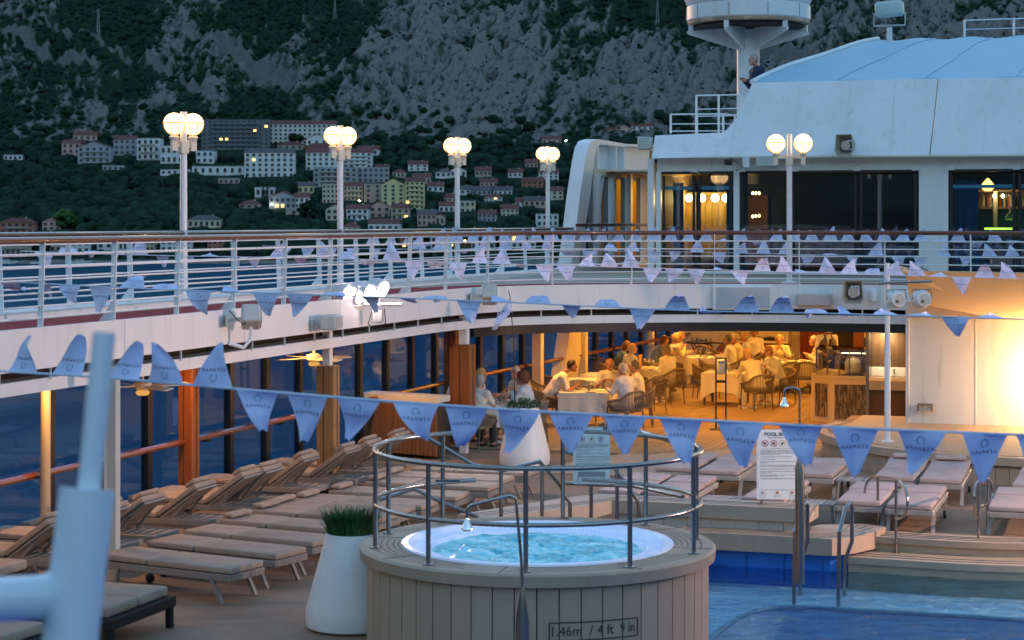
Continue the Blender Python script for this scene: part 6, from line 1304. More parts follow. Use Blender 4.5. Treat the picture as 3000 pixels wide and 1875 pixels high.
for i, (l_, a_, ang) in enumerate(rowA):
    c = S(l_+.315+math.sin(ang)*.97, a_-.975*math.cos(ang)); lab = 'flat grey lounger, %s from the front in the left row%s' % (ordn[i], ', with a head pillow' if 3 <= i < 10 else '')
    lounger((c.x, c.y, 0), RZ-ang, lab, GA, LA, 0, 3 <= i < 10)
GB = 'loungers with raised backs in the left row'
rowB = [(19.45, -12.1), (20.55, -12.0), (21.38, -11.95), (22.68, -11.9), (23.95, -11.85), (24.52, -11.8), (25.9, -11.85), (27.0, -11.65), (28.0, -11.7), (29.1, -11.65)]
for i, (l_, a_) in enumerate(rowB):
    c = S(l_+.31, a_+.25-.975); lounger((c.x, c.y, 0), RZ+PI, 'lounger with raised backrest, %s from the front in the row by the windscreen' % ordn[i], GB, LA, .62, True)
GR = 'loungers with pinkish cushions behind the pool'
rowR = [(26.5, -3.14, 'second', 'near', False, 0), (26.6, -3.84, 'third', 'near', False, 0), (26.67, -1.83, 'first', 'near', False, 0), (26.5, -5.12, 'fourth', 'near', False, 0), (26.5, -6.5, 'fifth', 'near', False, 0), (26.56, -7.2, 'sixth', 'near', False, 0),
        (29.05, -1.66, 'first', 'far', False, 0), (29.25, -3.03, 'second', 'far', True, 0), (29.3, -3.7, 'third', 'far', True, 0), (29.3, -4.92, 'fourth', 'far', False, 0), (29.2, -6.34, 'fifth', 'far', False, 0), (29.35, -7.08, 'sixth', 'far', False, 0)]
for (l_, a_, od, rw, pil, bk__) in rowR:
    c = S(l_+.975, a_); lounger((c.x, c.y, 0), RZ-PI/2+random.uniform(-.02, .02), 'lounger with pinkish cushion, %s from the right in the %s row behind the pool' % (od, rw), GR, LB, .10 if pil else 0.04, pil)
# side tables
def side_table(l_, a_, label):
    c = S(l_, a_); t = thing('slatted_side_table', label, 'side table', (c.x, c.y, 0), RZ, 'slatted side tables between loungers')
    for k in range(7): part('slat', MB().box((-.24+k*.08, 0, .30), (.07, .46, .018)), mat('grey_slat', (.26, .25, .25), .5), t)
    for sx_ in (-1, 1):
        for sy in (-1, 1): part('leg', MB().beam((sx_*.24, sy*.2, .29), (sx_*.26, sy*.22, 0), .03, .03), FRAMEGREY, t)
for l_, a_, lb in ((29.6, -4.3, 'slatted side table between the far loungers, in front of the stage'), (27.0, -4.47, 'slatted side table right of the pool rules sign'), (27.0, -5.8, 'slatted side table left of the pool rules sign'), (19.9, -12.9, 'low side table at the left edge among the loungers'), (27.2, -10.4, 'low slatted table between the two lounger rows')): side_table(l_, a_, lb)
# dark daybeds at the lower left
def daybed(loc, rz, label, w_=1.24, L_=1.95, m=CUSH):
    t = thing('dark_daybed', label, 'daybed', loc, rz, 'dark framed daybeds at the lower left'); part('frame', MB().rbox((0, 0, .27), (L_+.1, w_+.08, .11), .015, 2), DARKFRAME, t)
    for a_ in (-1, 1):
        for b__ in (-1, 1): part('leg', MB().rbox((a_*(L_/2-.0), b__*(w_/2-.02), .13), (.07, .07, .26), .008, 1), DARKFRAME, t)
    for s_ in ((-1, 1) if w_ > .8 else (0,)): part('mattress', MB().rbox((0, s_*w_/4, .38), (L_-.04, (w_/2 if s_ else w_)-.02, .11), .03, 3), m, t, smooth=True)
    return t
c = S(17.40, -9.66-1.0); daybed((c.x, c.y, 0), RZ, 'wide dark framed daybed with two grey mattresses right of the foreground tube')
c = S(15.75, -10.9); daybed((c.x, c.y, 0), RZ-.05, 'dark daybed mostly cut off at the bottom left corner', .66)
c = S(18.6, -12.9); daybed((c.x, c.y, 0), RZ, 'low grey mattress at the left edge behind the horizontal foreground tube', .66)
# ------------------------------------------------------------------ buffet counter, sink cabinet, sanitizer stand
bf = thing('buffet_counter', 'cream buffet counter with textured panels and a glass food guard', 'counter', (6.9, 41.0, 0), RZ)
def cpt(x, y, z=0): return G(x, y, z)
A_, B_, C_ = G(2377, 1234, 0), G(2440, 1242, 0), G(2545, 1244, 0)
n2 = Vector((SN, CS, 0))*1.0
E_ = A_+Vector((-.1, 1.6, 0))
pol = [(A_.x, A_.y), (B_.x, B_.y), (C_.x, C_.y), (C_.x+n2.x*.8, C_.y+n2.y*.8), (A_.x+n2.x*1.8, A_.y+n2.y*1.8)]
CW = mat('counter_cream', (.62, .52, .36), .4, var=.04)
part('counter_body', MB().prism(pol, 0, .94), CW, bf, True); part('counter_top', MB().prism([(x-.02 if i < 1 else x, y-.03 if i < 3 else y) for i, (x, y) in enumerate(pol)], .94, .99), CW, bf, True)
STN = mat('stacked_stone_strip', (.17, .13, .09), .7, var=.3, scale=9)
N, L = nodes(STN); gi = N.new('ShaderNodeNewGeometry'); mr_ = N.new('ShaderNodeMapRange'); mr_.inputs['To Min'].default_value = .25; mr_.inputs['To Max'].default_value = 1.9; L.new(gi.outputs['Random Per Island'], mr_.inputs['Value']); vs_ = N.new('ShaderNodeVectorMath'); vs_.operation = 'SCALE'; bc_ = N['Principled BSDF'].inputs['Base Color']; src_ = bc_.links[0].from_socket; L.new(src_, vs_.inputs[0]); L.new(mr_.outputs[0], vs_.inputs['Scale']); L.new(vs_.outputs[0], bc_)
def strips(P, Q, z0, z1, nc_, nm='stone_strip'):
    d = (Q-P); u_ = d.normalized(); nn_ = Vector((u_.y, -u_.x, 0)); r = random.Random(4); mb = MB()
    part('strip_backing', MB().beam(P+nn_*.004+Vector((0, 0, (z0+z1)/2)), Q+nn_*.004+Vector((0, 0, (z0+z1)/2)), .01, z1-z0), CAULK, bf, True)
    w_ = d.length/nc_
    for k in range(nc_):
        z = z0
        while z < z1-.02:
            h = min(r.uniform(.06, .22), z1-z); c = P+u_*w_*(k+.5)+nn_*(.012+r.uniform(0, .014)); mb.boxr((c.x, c.y, z+h/2), (w_*.85, .02, h-.008), math.atan2(u_.y, u_.x)); z += h
    o = part('stone_strips', mb, STN, bf, True); o['kind'] = 'stuff'
dq = (B_-A_); strips(A_+dq*.2, A_+dq*.75, .12, .82, 9)
dq = (C_-B_); strips(B_+dq*.05, C_, .10, .82, 26)
GF = glass('food_guard_glass', (.85, .88, .80), .12)
gz0, gz1 = .99, 1.52
V4 = [Vector((A_.x+.1, A_.y+.1, 0)), Vector((B_.x+.12, B_.y+.1, 0)), Vector((C_.x, C_.y+.1, 0)), Vector((C_.x+.3, C_.y+1.0, 0)), Vector((A_.x+.4, A_.y+1.3, 0))]
for i in (0, 1, 4):
    p, q_ = V4[i], V4[(i+1) % 5]; mb = MB(); mb.add([(p.x, p.y, gz0), (q_.x, q_.y, gz0), (q_.x, q_.y, gz1), (p.x, p.y, gz1)], [(0, 1, 2, 3)]); part('guard_pane', mb, GF, bf, True)
mb = MB(); mb.prism([(p.x, p.y) for p in V4], gz1, gz1+.012); part('guard_top', mb, glass('guard_top_glass', (.40, .32, .16), .25), bf, True)
for p in V4+[V4[0].lerp(V4[1], .5), V4[1].lerp(V4[2], .35), V4[1].lerp(V4[2], .75)]: part('guard_post', MB().box((p.x+.03, p.y+.04, (gz0+gz1)/2), (.03, .03, gz1-gz0)), STEEL, bf, True)
part('guard_rail', MB().tube([V4[1]+Vector((.05, .05, 1.38)), V4[2]+Vector((0, .05, 1.38))], .014, 6), STEEL, bf, True)
part('strip_light', MB().beam(V4[1]+Vector((.1, .1, 1.46)), V4[2]+Vector((0, .1, 1.46)), .03, .012), emis('buffet_strip', (1, .75, .4), 6), bf, True)
part('steel_well', MB().beam(V4[1]+Vector((.1, .2, .995)), V4[2]+Vector((0, .2, .995)), .3, .015), STEEL, bf, True); part('tray', MB().beam(V4[1]+Vector((.3, .5, 1.0)), V4[2]+Vector((0, .5, 1.0)), .3, .04), BLACK, bf, True)
c = V4[1].lerp(V4[2], .6); solo('drink_dispenser', MB().lathe([(.1, 0), (.16, .05), (.17, .25), (.12, .34), (.06, .38)], 16), mat('pale_dispenser', (.7, .6, .4), .3), 'pale rounded drinks dispenser behind the buffet glass', 'dispenser', (c.x, c.y+.35, 1.0), world=False, smooth=True)
for k, (x, y) in enumerate(((2462, 1030), (2465, 1020), (2502, 1000))): pass
for x, y_ in ((2462, 41.4), (2505, 42.0)):
    q = Dp(x, 900, y_); point('heat_lamp_glow', (q.x, q.y, 1.95), 10, (1, .62, .2), .05); t = thing('heat_lamp', 'brass heat lamp over the buffet, %s one' % ('left' if x == 2462 else 'right'), 'heat lamp', (q.x, q.y, 2.05), RZ, 'heat lamps over the buffet'); part('shade', MB().lathe([(.03, .1), (.09, .02), (.13, -.06)], 14, caps=False), CAGE, t); part('rod', MB().tube([(0, 0, .1), (0, 0, .32)], .01, 6), BLACK, t)
# sink cabinet
sk = thing('sink_cabinet', 'walnut wash cabinet with a lit white sink beside the lit wall', 'sink cabinet', G(2600, 1248, 0), RZ)
def sl2(x0, x1, z0, z1, l_, th, m, nm): 
    a, b_ = onL(x0, 900, l_), onL(x1, 900, l_); n_ = bk*th; return part(nm, MB().prism([(a.x, a.y), (b_.x, b_.y), (b_.x+n_.x, b_.y+n_.y), (a.x+n_.x, a.y+n_.y)], z0, z1), m, sk, True)
LK = 40.4
sl2(2545, 2656, 0, 1.0, LK+.05, .5, WALNUT, 'lower_cabinet'); sl2(2545, 2656, 1.0, 2.1, LK+.45, .05, WALNUT, 'back_panel'); sl2(2536, 2546, 0, 2.1, LK-.02, .55, STEEL, 'side_frame'); sl2(2545, 2660, 2.06, 2.1, LK-.02, .55, STEEL, 'top_frame')
WS = mat('white_ceramic', (.8, .8, .78), .15, var=.02)
sl2(2546, 2656, .74, .93, LK-.04, .06, mat('grey_sink_front', (.32, .31, .31), .4), 'sink_front'); sl2(2546, 2656, .93, 1.0, LK-.04, .06, WS, 'sink_rim'); sl2(2546, 2656, .93, 1.18, LK+.40, .05, WS, 'splash_back'); sl2(2546, 2656, .90, .935, LK+.02, .40, WS, 'basin_floor')
q = onL(2618, 0, LK+.36); part('tap', MB().tube([(q.x, q.y+.04, 1.12), (q.x, q.y-.06, 1.14), (q.x-.02, q.y-.14, 1.06)], .016, 8), mat('dark_chrome', (.2, .2, .2), .15, 1.0), sk, True, True)
q = onL(2590, 0, LK+.2); area('sink_light', (q.x, q.y, 1.98), 16, (1, .85, .55), .2)
# sanitizer stand
p = G(2112, 1258, .02); t = thing('sanitizer_stand', 'black stand with a hand sanitizer dispenser in front of the diners', 'dispenser stand', (p.x, p.y, .02), 0); sx = p.y/FP
part('base', MB().lathe([(.23, 0), (.23, .018)], 20), BLACK, t)
for s_ in (-1, 1): part('upright', MB().box((s_*14.5*sx, 0, .72), (.03, .03, 1.42)), BLACK, t)
part('top_bar', MB().box((0, 0, 1.435), (32*sx, .03, .02)), BLACK, t); part('drip_tray', MB().box((0, -.03, .97), (26*sx, .10, .05)), BLACK, t); part('dispenser', MB().rbox((0, -.02, 1.26), (25*sx, .08, 44*sx), .03, 3), mat('grey_dispenser', (.42, .45, .50), .3), t, smooth=True)
V, Fs = text_mesh('PURELL', 1, True); part('logo_patch', MB().box((0, -.064, 1.36), (.11, .004, .045)), BLU, t); part('logo_lettering', MB().add([(v.x*.027, -.068, 1.36+v.y*.027) for v in V], Fs), SGN, t)
# big foreground tube post
t = thing('foreground_post', 'thick pale blue white tube post leaning in the near left foreground', 'post', Dp(200, 1875, 4.2), 0)
FG = mat('glossy_pale_tube', (.66, .74, .82), .28, var=.04, coat=.4)
part('upper_tube', MB().tube([Dp(305, 975, 4.25), Dp(255, 1500, 4.2)], 34*4.2/FP, 28), FG, t, True, True)
part('sleeve', MB().tube([Dp(256, 1432, 4.2), Dp(196, 1960, 4.15)], 80*4.2/FP, 32), FG, t, True, True)
part('cross_tube', MB().tube([Dp(-300, 1775, 3.9), Dp(190, 1745, 4.2)], 64*4.2/FP, 28), FG, t, True, True); part('clamp_collar', MB().tube([Dp(150, 1750, 4.18), Dp(180, 1748, 4.2)], 78*4.2/FP, 28), FG, t, True, True)
# ------------------------------------------------------------------ implicit bodies
def sdf_caps(P, caps, k=.02):
    d = None
    for c in caps:
        a, b_ = np.array(c[0], float), np.array(c[1], float); r0, r1 = c[2], c[3]; ab = b_-a; t = np.clip(((P-a)@ab)/max(ab@ab, 1e-9), 0, 1)
        q = P-a-t[..., None]*ab
        if len(c) > 4: q = q*np.array(c[4])
        e = np.linalg.norm(q, axis=-1)-(r0+(r1-r0)*t)
        if d is None: d = e
        else: h = np.clip(.5+.5*(d-e)/k, 0, 1); d = d*(1-h)+e*h-k*h*(1-h)
    return d
def surfnet(f, lo, hi, h):
    n = [int((hi[i]-lo[i])/h)+2 for i in range(3)]; ax = [lo[i]+np.arange(n[i])*h for i in range(3)]; Pg = np.stack(np.meshgrid(*ax, indexing='ij'), -1); D = f(Pg); s_ = D < 0
    acc = np.zeros(tuple(k-1 for k in n)+(3,)); cnt = np.zeros(tuple(k-1 for k in n))
    cs = [(i, j, k) for i in (0, 1) for j in (0, 1) for k in (0, 1)]
    def cut(o): return tuple(slice(o[i], n[i]-1+o[i]) for i in range(3))
    for a in cs:
        for ax_ in range(3):
            if a[ax_] == 1: continue
            b_ = list(a); b_[ax_] = 1; da, db = D[cut(a)], D[cut(tuple(b_))]; m_ = (da < 0) != (db < 0); t = np.where(m_, da/np.where(m_, da-db, 1), 0)
            p = Pg[cut(a)]+0; p = p.copy(); p[..., ax_] += t*h; acc += np.where(m_[..., None], p, 0); cnt += m_
    act = cnt > 0; idx = -np.ones(act.shape, int); idx[act] = np.arange(act.sum()); V = acc[act]/cnt[act][:, None]; F_ = []
    for ax_ in range(3):
        o = [(1, 2), (2, 0), (0, 1)][ax_]; sl0 = [slice(1, n[i]-1) for i in range(3)]; sl0[ax_] = slice(0, n[ax_]-1); A_ = s_[tuple(sl0)]; sl1 = list(sl0); sl1[ax_] = slice(1, n[ax_]); B_ = s_[tuple(sl1)]
        for ch, flip in ((A_ & ~B_, False), (~A_ & B_, True)):
            I_ = np.argwhere(ch); 
            if not len(I_): continue
            base = I_.copy()
            for i in range(3):
                if i != ax_: base[:, i] += 1
            def g(d1, d2): q = base.copy(); q[:, o[0]] -= d1; q[:, o[1]] -= d2; return idx[q[:, 0], q[:, 1], q[:, 2]]
            f4 = np.stack([g(1, 1), g(0, 1), g(0, 0), g(1, 0)], 1); F_.append(f4[:, ::-1] if flip else f4)
    return V, np.concatenate(F_)
def pose(kind):
    # joints: local frame, facing +Y, origin on the floor below the hips
    J = {}
    lean, head_f, elb, hand, legs = {'upright': (.04, .03, (.25, .14, .84), (.14, .38, .84), 0), 'eating': (.20, .10, (.27, .30, .82), (.10, .48, .90), 0), 'leaning': (.36, .16, (.28, .48, .80), (.08, .66, .86), 0),
        'talking': (.10, .05, (.26, .22, .86), (.06, .34, 1.02), 0), 'armsdown': (-.02, .02, (.24, -.02, .80), (.20, .24, .70), 0), 'back': (.02, .03, (.25, .06, .80), (.2, .3, .78), 1), 'standing': (0, .03, (.25, -.02, 1.14), (.19, .22, 1.08), 2), 'phone': (.06, .06, (.25, .1, 1.12), (.06, .34, 1.22), 2)}[kind]
    if legs == 2:
        hz = .92; J['hip'] = (0, 0, hz); J['kn'] = (.10, .02, .49); J['an'] = (.11, -.02, .08); J['toe'] = (.13, .15, .04); ch = .34
    else:
        hz = .52; J['hip'] = (0, -.02, hz); J['kn'] = (.13, .42, .50); J['an'] = (.13, .40 if not legs else .28, .09); J['toe'] = (.14, .56 if not legs else .42, .05); ch = .34
    J['ch'] = (0, lean*.75, hz+ch+.06); J['nk'] = (0, lean+.01, hz+.57); J['sh'] = (.185, lean*.95, hz+.50); J['hd'] = (0, lean+head_f+.02, hz+.72)
    if legs == 2: J['el'] = elb; J['ha'] = hand
    else: J['el'] = (elb[0], elb[1]*1.0, elb[2]-.05); J['ha'] = hand
    return J, hz
mir = lambda p: (-p[0], p[1], p[2])
def lerp3(a, b_, t): return tuple(a[i]+(b_[i]-a[i])*t for i in range(3))
_pm = {}
def finger_tubes(hand, dirn):
    mb = MB(); h = Vector(hand); d = Vector(dirn).normalized(); s_ = d.cross(Vector((0, 0, 1))).normalized()
    for k, (off, L_) in enumerate(((-.03, .065), (-.01, .075), (.01, .072), (.03, .055))): b = h+s_*off+d*.02; mb.tube([b, b+d*L_*.6+Vector((0, 0, .004)), b+d*L_+Vector((0, 0, -.02))], [.0105, .010, .008], 6)
    b = h+s_*.035*(1 if hand[0] < 0 else -1); mb.tube([b, b+d*.035+s_*.02*(1 if hand[0] < 0 else -1), b+d*.06], [.012, .011, .009], 6); return mb
def bodies(kind, sleeve):
    key = (kind, sleeve)
    if key in _pm: return _pm[key]
    J, hz = pose(kind); hd = J['hd']; nk = J['nk']
    def limbs(): 
        out = []
        for m_ in (lambda p: p, mir):
            sh, el, ha, hp, kn, an, to = (m_(J[k]) for k in ('sh', 'el', 'ha', 'hip', 'kn', 'an', 'toe')); hp = (m_((.09, 0, 0))[0], J['hip'][1], J['hip'][2])
            out += [(sh, el, .050, .040), (el, ha, .040, .027), (ha, lerp3(el, ha, 1.18), .034, .026), (hp, kn, .088, .060), (kn, an, .058, .038), (an, to, .042, .034)]
        return out
    torso = [((0, J['hip'][1], J['hip'][2]+.02), J['ch'], .125, .135, (.82, 1.05, 1)), (J['ch'], (0, nk[1]-.01, nk[2]-.07), .135, .095, (.78, 1.1, 1)), (J['sh'], mir(J['sh']), .062, .062)]
    head = [(nk, hd, .052, .050), ((hd[0], hd[1]-.012, hd[2]+.025), (hd[0], hd[1]+.012, hd[2]-.02), .092, .082, (1.12, 1, .92)), ((0, hd[1]+.035, hd[2]-.06), (0, hd[1]+.06, hd[2]-.085), .052, .038), ((0, hd[1]+.085, hd[2]+.01), (0, hd[1]+.105, hd[2]-.022), .010, .016),
            ((.083, hd[1], hd[2]), (.083, hd[1]-.005, hd[2]-.03), .016, .013), ((-.083, hd[1], hd[2]), (-.083, hd[1]-.005, hd[2]-.03), .016, .013)]
    caps = torso+head+limbs(); lo, hi = (-.42, -.30, .0), (.42, .95, hz+.90)
    V, F_ = surfnet(lambda P: sdf_caps(P, caps, .018), lo, hi, .0175); mb = MB(); mb.add([tuple(v) for v in V], [tuple(f) for f in F_.tolist()])
    for s_ in (0, 1):
        e, h = (J['el'], J['ha']) if not s_ else (mir(J['el']), mir(J['ha'])); d = Vector(h)-Vector(e); ft = finger_tubes(Vector(h)+d.normalized()*.03, d); mb.add(ft.v, ft.f)
    body = mb.mesh('body', mat('skin', (.42, .22, .14), .55, var=.06, scale=5), True)
    inf = .016; sc_ = []
    for c in torso: sc_.append((c[0], c[1], c[2]+inf, c[3]+inf)+tuple(c[4:]))
    for m_ in (lambda p: p, mir):
        sh, el, ha = m_(J['sh']), m_(J['el']), m_(J['ha'])
        if sleeve == 'short': sc_.append((sh, lerp3(sh, el, .72), .062, .062))
        elif sleeve == 'long': sc_ += [(sh, el, .060, .052), (el, lerp3(el, ha, .88), .052, .040)]
    r_ = np.random.default_rng(hash(key) % 1000)
    def fs(P): return sdf_caps(P, sc_, .03)+.006*np.sin(P[..., 2]*38+P[..., 0]*22)*np.sin(P[..., 1]*27+P[..., 0]*9)
    V, F_ = surfnet(fs, lo, hi, .0175); shirt = MB().add([tuple(v) for v in V], [tuple(f) for f in F_.tolist()]).mesh('shirt', CLOTH, True)
    tc_ = [((-.02, J['hip'][1]-.01, J['hip'][2]), (.02, J['hip'][1]-.01, J['hip'][2]), .13, .13, (.8, .95, 1))]
    for m_ in (lambda p: p, mir):
        hp, kn, an = (m_((.09, 0, 0))[0], J['hip'][1], J['hip'][2]), m_(J['kn']), m_(J['an']); tc_ += [(hp, kn, .102, .074), (kn, lerp3(kn, an, .9), .072, .056)]
    V, F_ = surfnet(lambda P: sdf_caps(P, tc_, .03), lo, hi, .02); tr_ = MB().add([tuple(v) for v in V], [tuple(f) for f in F_.tolist()]).mesh('trousers', CLOTH, True)
    sh_ = MB()
    for m_ in (lambda p: p, mir):
        an, to = m_(J['an']), m_(J['toe']); sh_.rbox(((an[0]+to[0])/2, (an[1]+to[1])/2, .04), (.095, .27, .08), .03, 2)
    shoe = sh_.mesh('shoes', WHITE, True)
    _pm[key] = (body, shirt, tr_, shoe, hd, hz); return _pm[key]
_hm = {}
def hair_mesh(kind):
    if kind in _hm: return _hm[kind]
    E0 = [((0, -.012, .03), (0, .004, -.01), .100, .094, (1.08, 1, .92))]
    ex = {'short': [], 'bald': [], 'bob': [((.07, -.02, 0), (.078, -.01, -.13), .05, .04), ((-.07, -.02, 0), (-.078, -.01, -.13), .05, .04), ((0, -.06, 0), (0, -.06, -.13), .06, .055)],
          'long': [((.07, -.02, 0), (.08, -.02, -.22), .05, .04), ((-.07, -.02, 0), (-.08, -.02, -.22), .05, .04), ((0, -.07, 0), (0, -.09, -.26), .065, .05)],
          'curly': [((0, -.03, .04), (0, -.03, -.02), .128, .12)], 'wavy': [((0, -.03, .03), (0, -.03, -.03), .118, .11), ((.08, -.02, 0), (.09, 0, -.2), .055, .04), ((-.08, -.02, 0), (-.09, 0, -.2), .055, .04), ((0, -.08, 0), (0, -.1, -.22), .07, .05)], 'bun': [((0, -.11, .03), (0, -.12, .02), .045, .04)]}[kind]
    def f(P):
        d = sdf_caps(P, E0+ex, .03); rip = .004 if kind in ('short', 'bald', 'bob', 'long') else .010
        d = d+rip*np.sin(P[..., 0]*90+3*np.sin(P[..., 2]*40))*np.sin(P[..., 2]*70+P[..., 1]*60)
        face = (.045-P[..., 1])+ (P[..., 2]-.045)*.9            # positive side is hair
        face = -( .035 - P[..., 1] + np.maximum(P[..., 2]-.03, -.2)*.9)
        d = np.maximum(d, face)
        if kind in ('short', 'bald', 'bun', 'curly'): d = np.maximum(d, -(P[..., 2]+.055-np.maximum(P[..., 1], -.2)*.3))
        if kind == 'bald': d = np.maximum(d, P[..., 2]-.035)
        inner_ = sdf_caps(P, [((0, -.012, .025), (0, .012, -.02), .086, .078, (1.12, 1, .92))], .02); return np.maximum(d, -inner_)
    V, F_ = surfnet(f, (-.18, -.2, -.34), (.18, .16, .2), .0125); _hm[kind] = MB().add([tuple(v) for v in V], [tuple(q) for q in F_.tolist()]).mesh('hair', CLOTH, True); return _hm[kind]
EYE = MB().lathe([(.001, -.008), (.009, -.004), (.009, .004), (.001, .008)], 8).mesh('eye', mat('dark_eye', (.02, .015, .012), .3))
GLM = MB()
for s_ in (-1, 1): GLM.tube([(s_*.034+.024*math.cos(a), .112, .012+.019*math.sin(a)) for a in np.linspace(0, 2*PI, 13)[:-1]], .003, 4, closed=True); GLM.tube([(s_*.058, .11, .015), (s_*.09, .01, .012)], .003, 4)
GLM = GLM.mesh('glasses', BLACK)
MSK = MB().rbox((0, .085, -.045), (.14, .06, .10), .028, 2).mesh('face_mask', mat('pale_mask', (.6, .65, .66), .8), True)
HC_ = {'grey': (.36, .34, .31), 'white': (.62, .60, .55), 'dark': (.02, .015, .012), 'brown': (.11, .05, .02), 'auburn': (.14, .035, .015), 'blonde': (.52, .36, .16), 'ginger': (.40, .19, .06), 'greybrown': (.20, .17, .14), 'saltpepper': (.12, .11, .10)}
HM = {k: mat('hair_'+k, c, .7, var=.3, scale=60) for k, c in HC_.items()}
SH_ = {'white': CLOTH, 'denim': mat('denim_shirt', (.05, .10, .20), .85), 'blue': mat('blue_grey_blouse', (.16, .22, .32), .85), 'vest': mat('grey_waistcoat', (.13, .12, .10), .8), 'navy': mat('navy_jacket', (.010, .022, .07), .7), 'black': BLACK, 'cream': mat('cream_blouse', (.72, .64, .48), .85)}
TR_ = {'white': CLOTH, 'khaki': mat('khaki_trousers', (.25, .2, .14), .85), 'black': mat('black_trousers', (.02, .02, .022), .8)}
SK2 = {'tan': mat('skin_tan', (.38, .18, .10), .55, var=.06), 'pink': mat('skin_pink', (.50, .26, .19), .55, var=.06)}
def setm(o, m): o.material_slots[0].link = 'OBJECT'; o.material_slots[0].material = m
def person(loc, face, kind, sleeve, hair, hcol, label, shirt='white', trou='white', skin='pink', glasses=False, mask=False, turn=0.0, z=0.0, sc_=1.0, shoe=None):
    b_, s_, t_, sh, hd, hz = bodies(kind, sleeve); t = thing('person', label, 'person', (loc[0], loc[1], z), face, None)
    o = place('body', b_, t); setm(o, SK2[skin]); o = place('shirt' if shirt != 'navy' else 'jacket', s_, t); setm(o, SH_[shirt]); o = place('trousers', t_, t); setm(o, TR_[trou]); o = place('shoes', sh, t); setm(o, shoe or (WHITE if trou == 'white' else BLACK))
    h = place('hair', hair_mesh(hair), t, hd); setm(h, HM[hcol])
    for sx_ in (-1, 1): place('eye', EYE, t, (hd[0]+sx_*.032, hd[1]+.092, hd[2]+.015))
    if glasses: place('glasses', GLM, t, hd)
    if mask: place('face_mask', MSK, t, hd)
    return t
# chairs
def chair_meshes():
    D = {}; D['seat'] = MB().rbox((0, .0, .43), (.50, .48, .055), .02, 2).mesh('seat', mat('taupe_seat_cushion', (.22, .18, .13), .9), True)
    rim = catmull([(-.30, .24, .60), (-.31, .10, .63), (-.30, -.10, .67), (-.25, -.24, .76), (-.10, -.30, .82), (.10, -.30, .82), (.25, -.24, .76), (.30, -.10, .67), (.31, .10, .63), (.30, .24, .60)], 5)
    D['rim'] = MB().tube(rim, .027, 8).mesh('top_rail', ROPE, True)
    low = [Vector((p.x*.80, p.y*.84, .44)) for p in rim]; D['low'] = MB().tube(low, .014, 6).mesh('seat_rail', ROPEF, True)
    m = MB(); R_, Lw = resample(rim, .030), None; n_ = len(rim)
    dn = 46
    def at(P, f): i = f*(len(P)-1); k = min(int(i), len(P)-2); return P[k].lerp(P[k+1], i-k)
    for k in range(dn): f = (k+.5)/dn; a, b_ = at(rim, f), at(low, f); mid = (a+b_)/2+Vector((a.x*.06, a.y*.06, 0)); m.tube([a, mid, b_], .010, 4, False)
    D['weave'] = m.mesh('rope_weave', ROPE)
    D['legf'] = MB().tube([(0, 0, .60), (.01, .02, .3), (.015, .03, 0)], [.017, .016, .012], 8).mesh('leg', ROPEF, True); D['legb'] = MB().tube([(0, 0, .46), (.01, -.05, 0)], [.018, .012], 8).mesh('leg', ROPEF, True); return D
CHM = chair_meshes()
def chair(loc, face, label, group='woven rope armchairs at the dining tables'):
    t = thing('rope_armchair', label, 'armchair', (loc[0], loc[1], 0), face, group)
    for k, nm in (('seat', 'seat'), ('rim', 'top_rail'), ('low', 'seat_rail'), ('weave', 'rope_weave')): place(nm, CHM[k], t)
    for s_ in (-1, 1):
        o = place('leg', CHM['legf'], t, (s_*.29, .23, 0)); o.scale = (s_, 1, 1); o = place('leg', CHM['legb'], t, (s_*.22, -.22, 0)); o.scale = (s_, 1, 1)
    return t
def table(loc, w_, d_, rz, label, name2, drop=.42):
    t = thing('dining_table', 'square dining table hidden under '+label, 'table', (loc[0], loc[1], 0), rz); part('tabletop', MB().box((0, 0, .725), (w_-.02, d_-.02, .03)), WALNUT, t)
    for sx_ in (-1, 1):
        for sy in (-1, 1): part('leg', MB().box((sx_*(w_/2-.06), sy*(d_/2-.06), .355), (.05, .05, .71)), ROPEF, t)
    per = []; n = 18
    for (x0, y0, x1, y1) in ((-1, -1, 1, -1), (1, -1, 1, 1), (1, 1, -1, 1), (-1, 1, -1, -1)):
        for k in range(n): f = k/n; per.append(((x0+(x1-x0)*f)*w_/2, (y0+(y1-y0)*f)*d_/2, min(f, 1-f)*2))
    P = []; m = MB(); rows = 7; NP = len(per); ph = random.uniform(0, 9)
    for j in range(rows+1):
        v = j/rows; row = []
        for i, (x, y, e) in enumerate(per):
            r = math.hypot(x, y); cor = (1-e)**3; fold = .028*math.sin(i*2*PI/NP*13+ph)*v+.02*math.sin(i*2*PI/NP*5+ph)*v; off = .015+.05*v*(1-cor)*.3+fold-.02*cor*v; row.append(Vector((x+x/r*off, y+y/r*off, .748-v*(drop+.20*cor)+(.004 if j == 0 else 0))))
        P.append(row+[row[0]])
    m.grid(P); m.add([P[0][i] for i in range(NP)], [tuple(range(NP))]); o = place('tablecloth', m.mesh('tablecloth', CLOTH, True), None, (loc[0], loc[1], 0), rz); tag(o, label, 'tablecloth', 'white tablecloths in the dining area'); return t
WG = MB().lathe([(.032, 0), (.034, .003), (.005, .008), (.004, .075), (.022, .095), (.036, .13), (.036, .16), (.029, .20)], 10, caps=False).mesh('wine_glass', GLS, True)
TG = MB().lathe([(.03, 0), (.034, .10), (.032, .10), (.028, .01)], 10, caps=False).mesh('tumbler', GLS, True)
PLT = MB().lathe([(.01, .004), (.07, .004), (.13, .018), (.13, .022), (.07, .010), (.01, .008)], 20, caps=False).mesh('plate', WS)
WINE = mat('wine', (.25, .12, .02), .1, spec=.8); RWINE = mat('red_wine', (.08, .005, .01), .1, spec=.8)
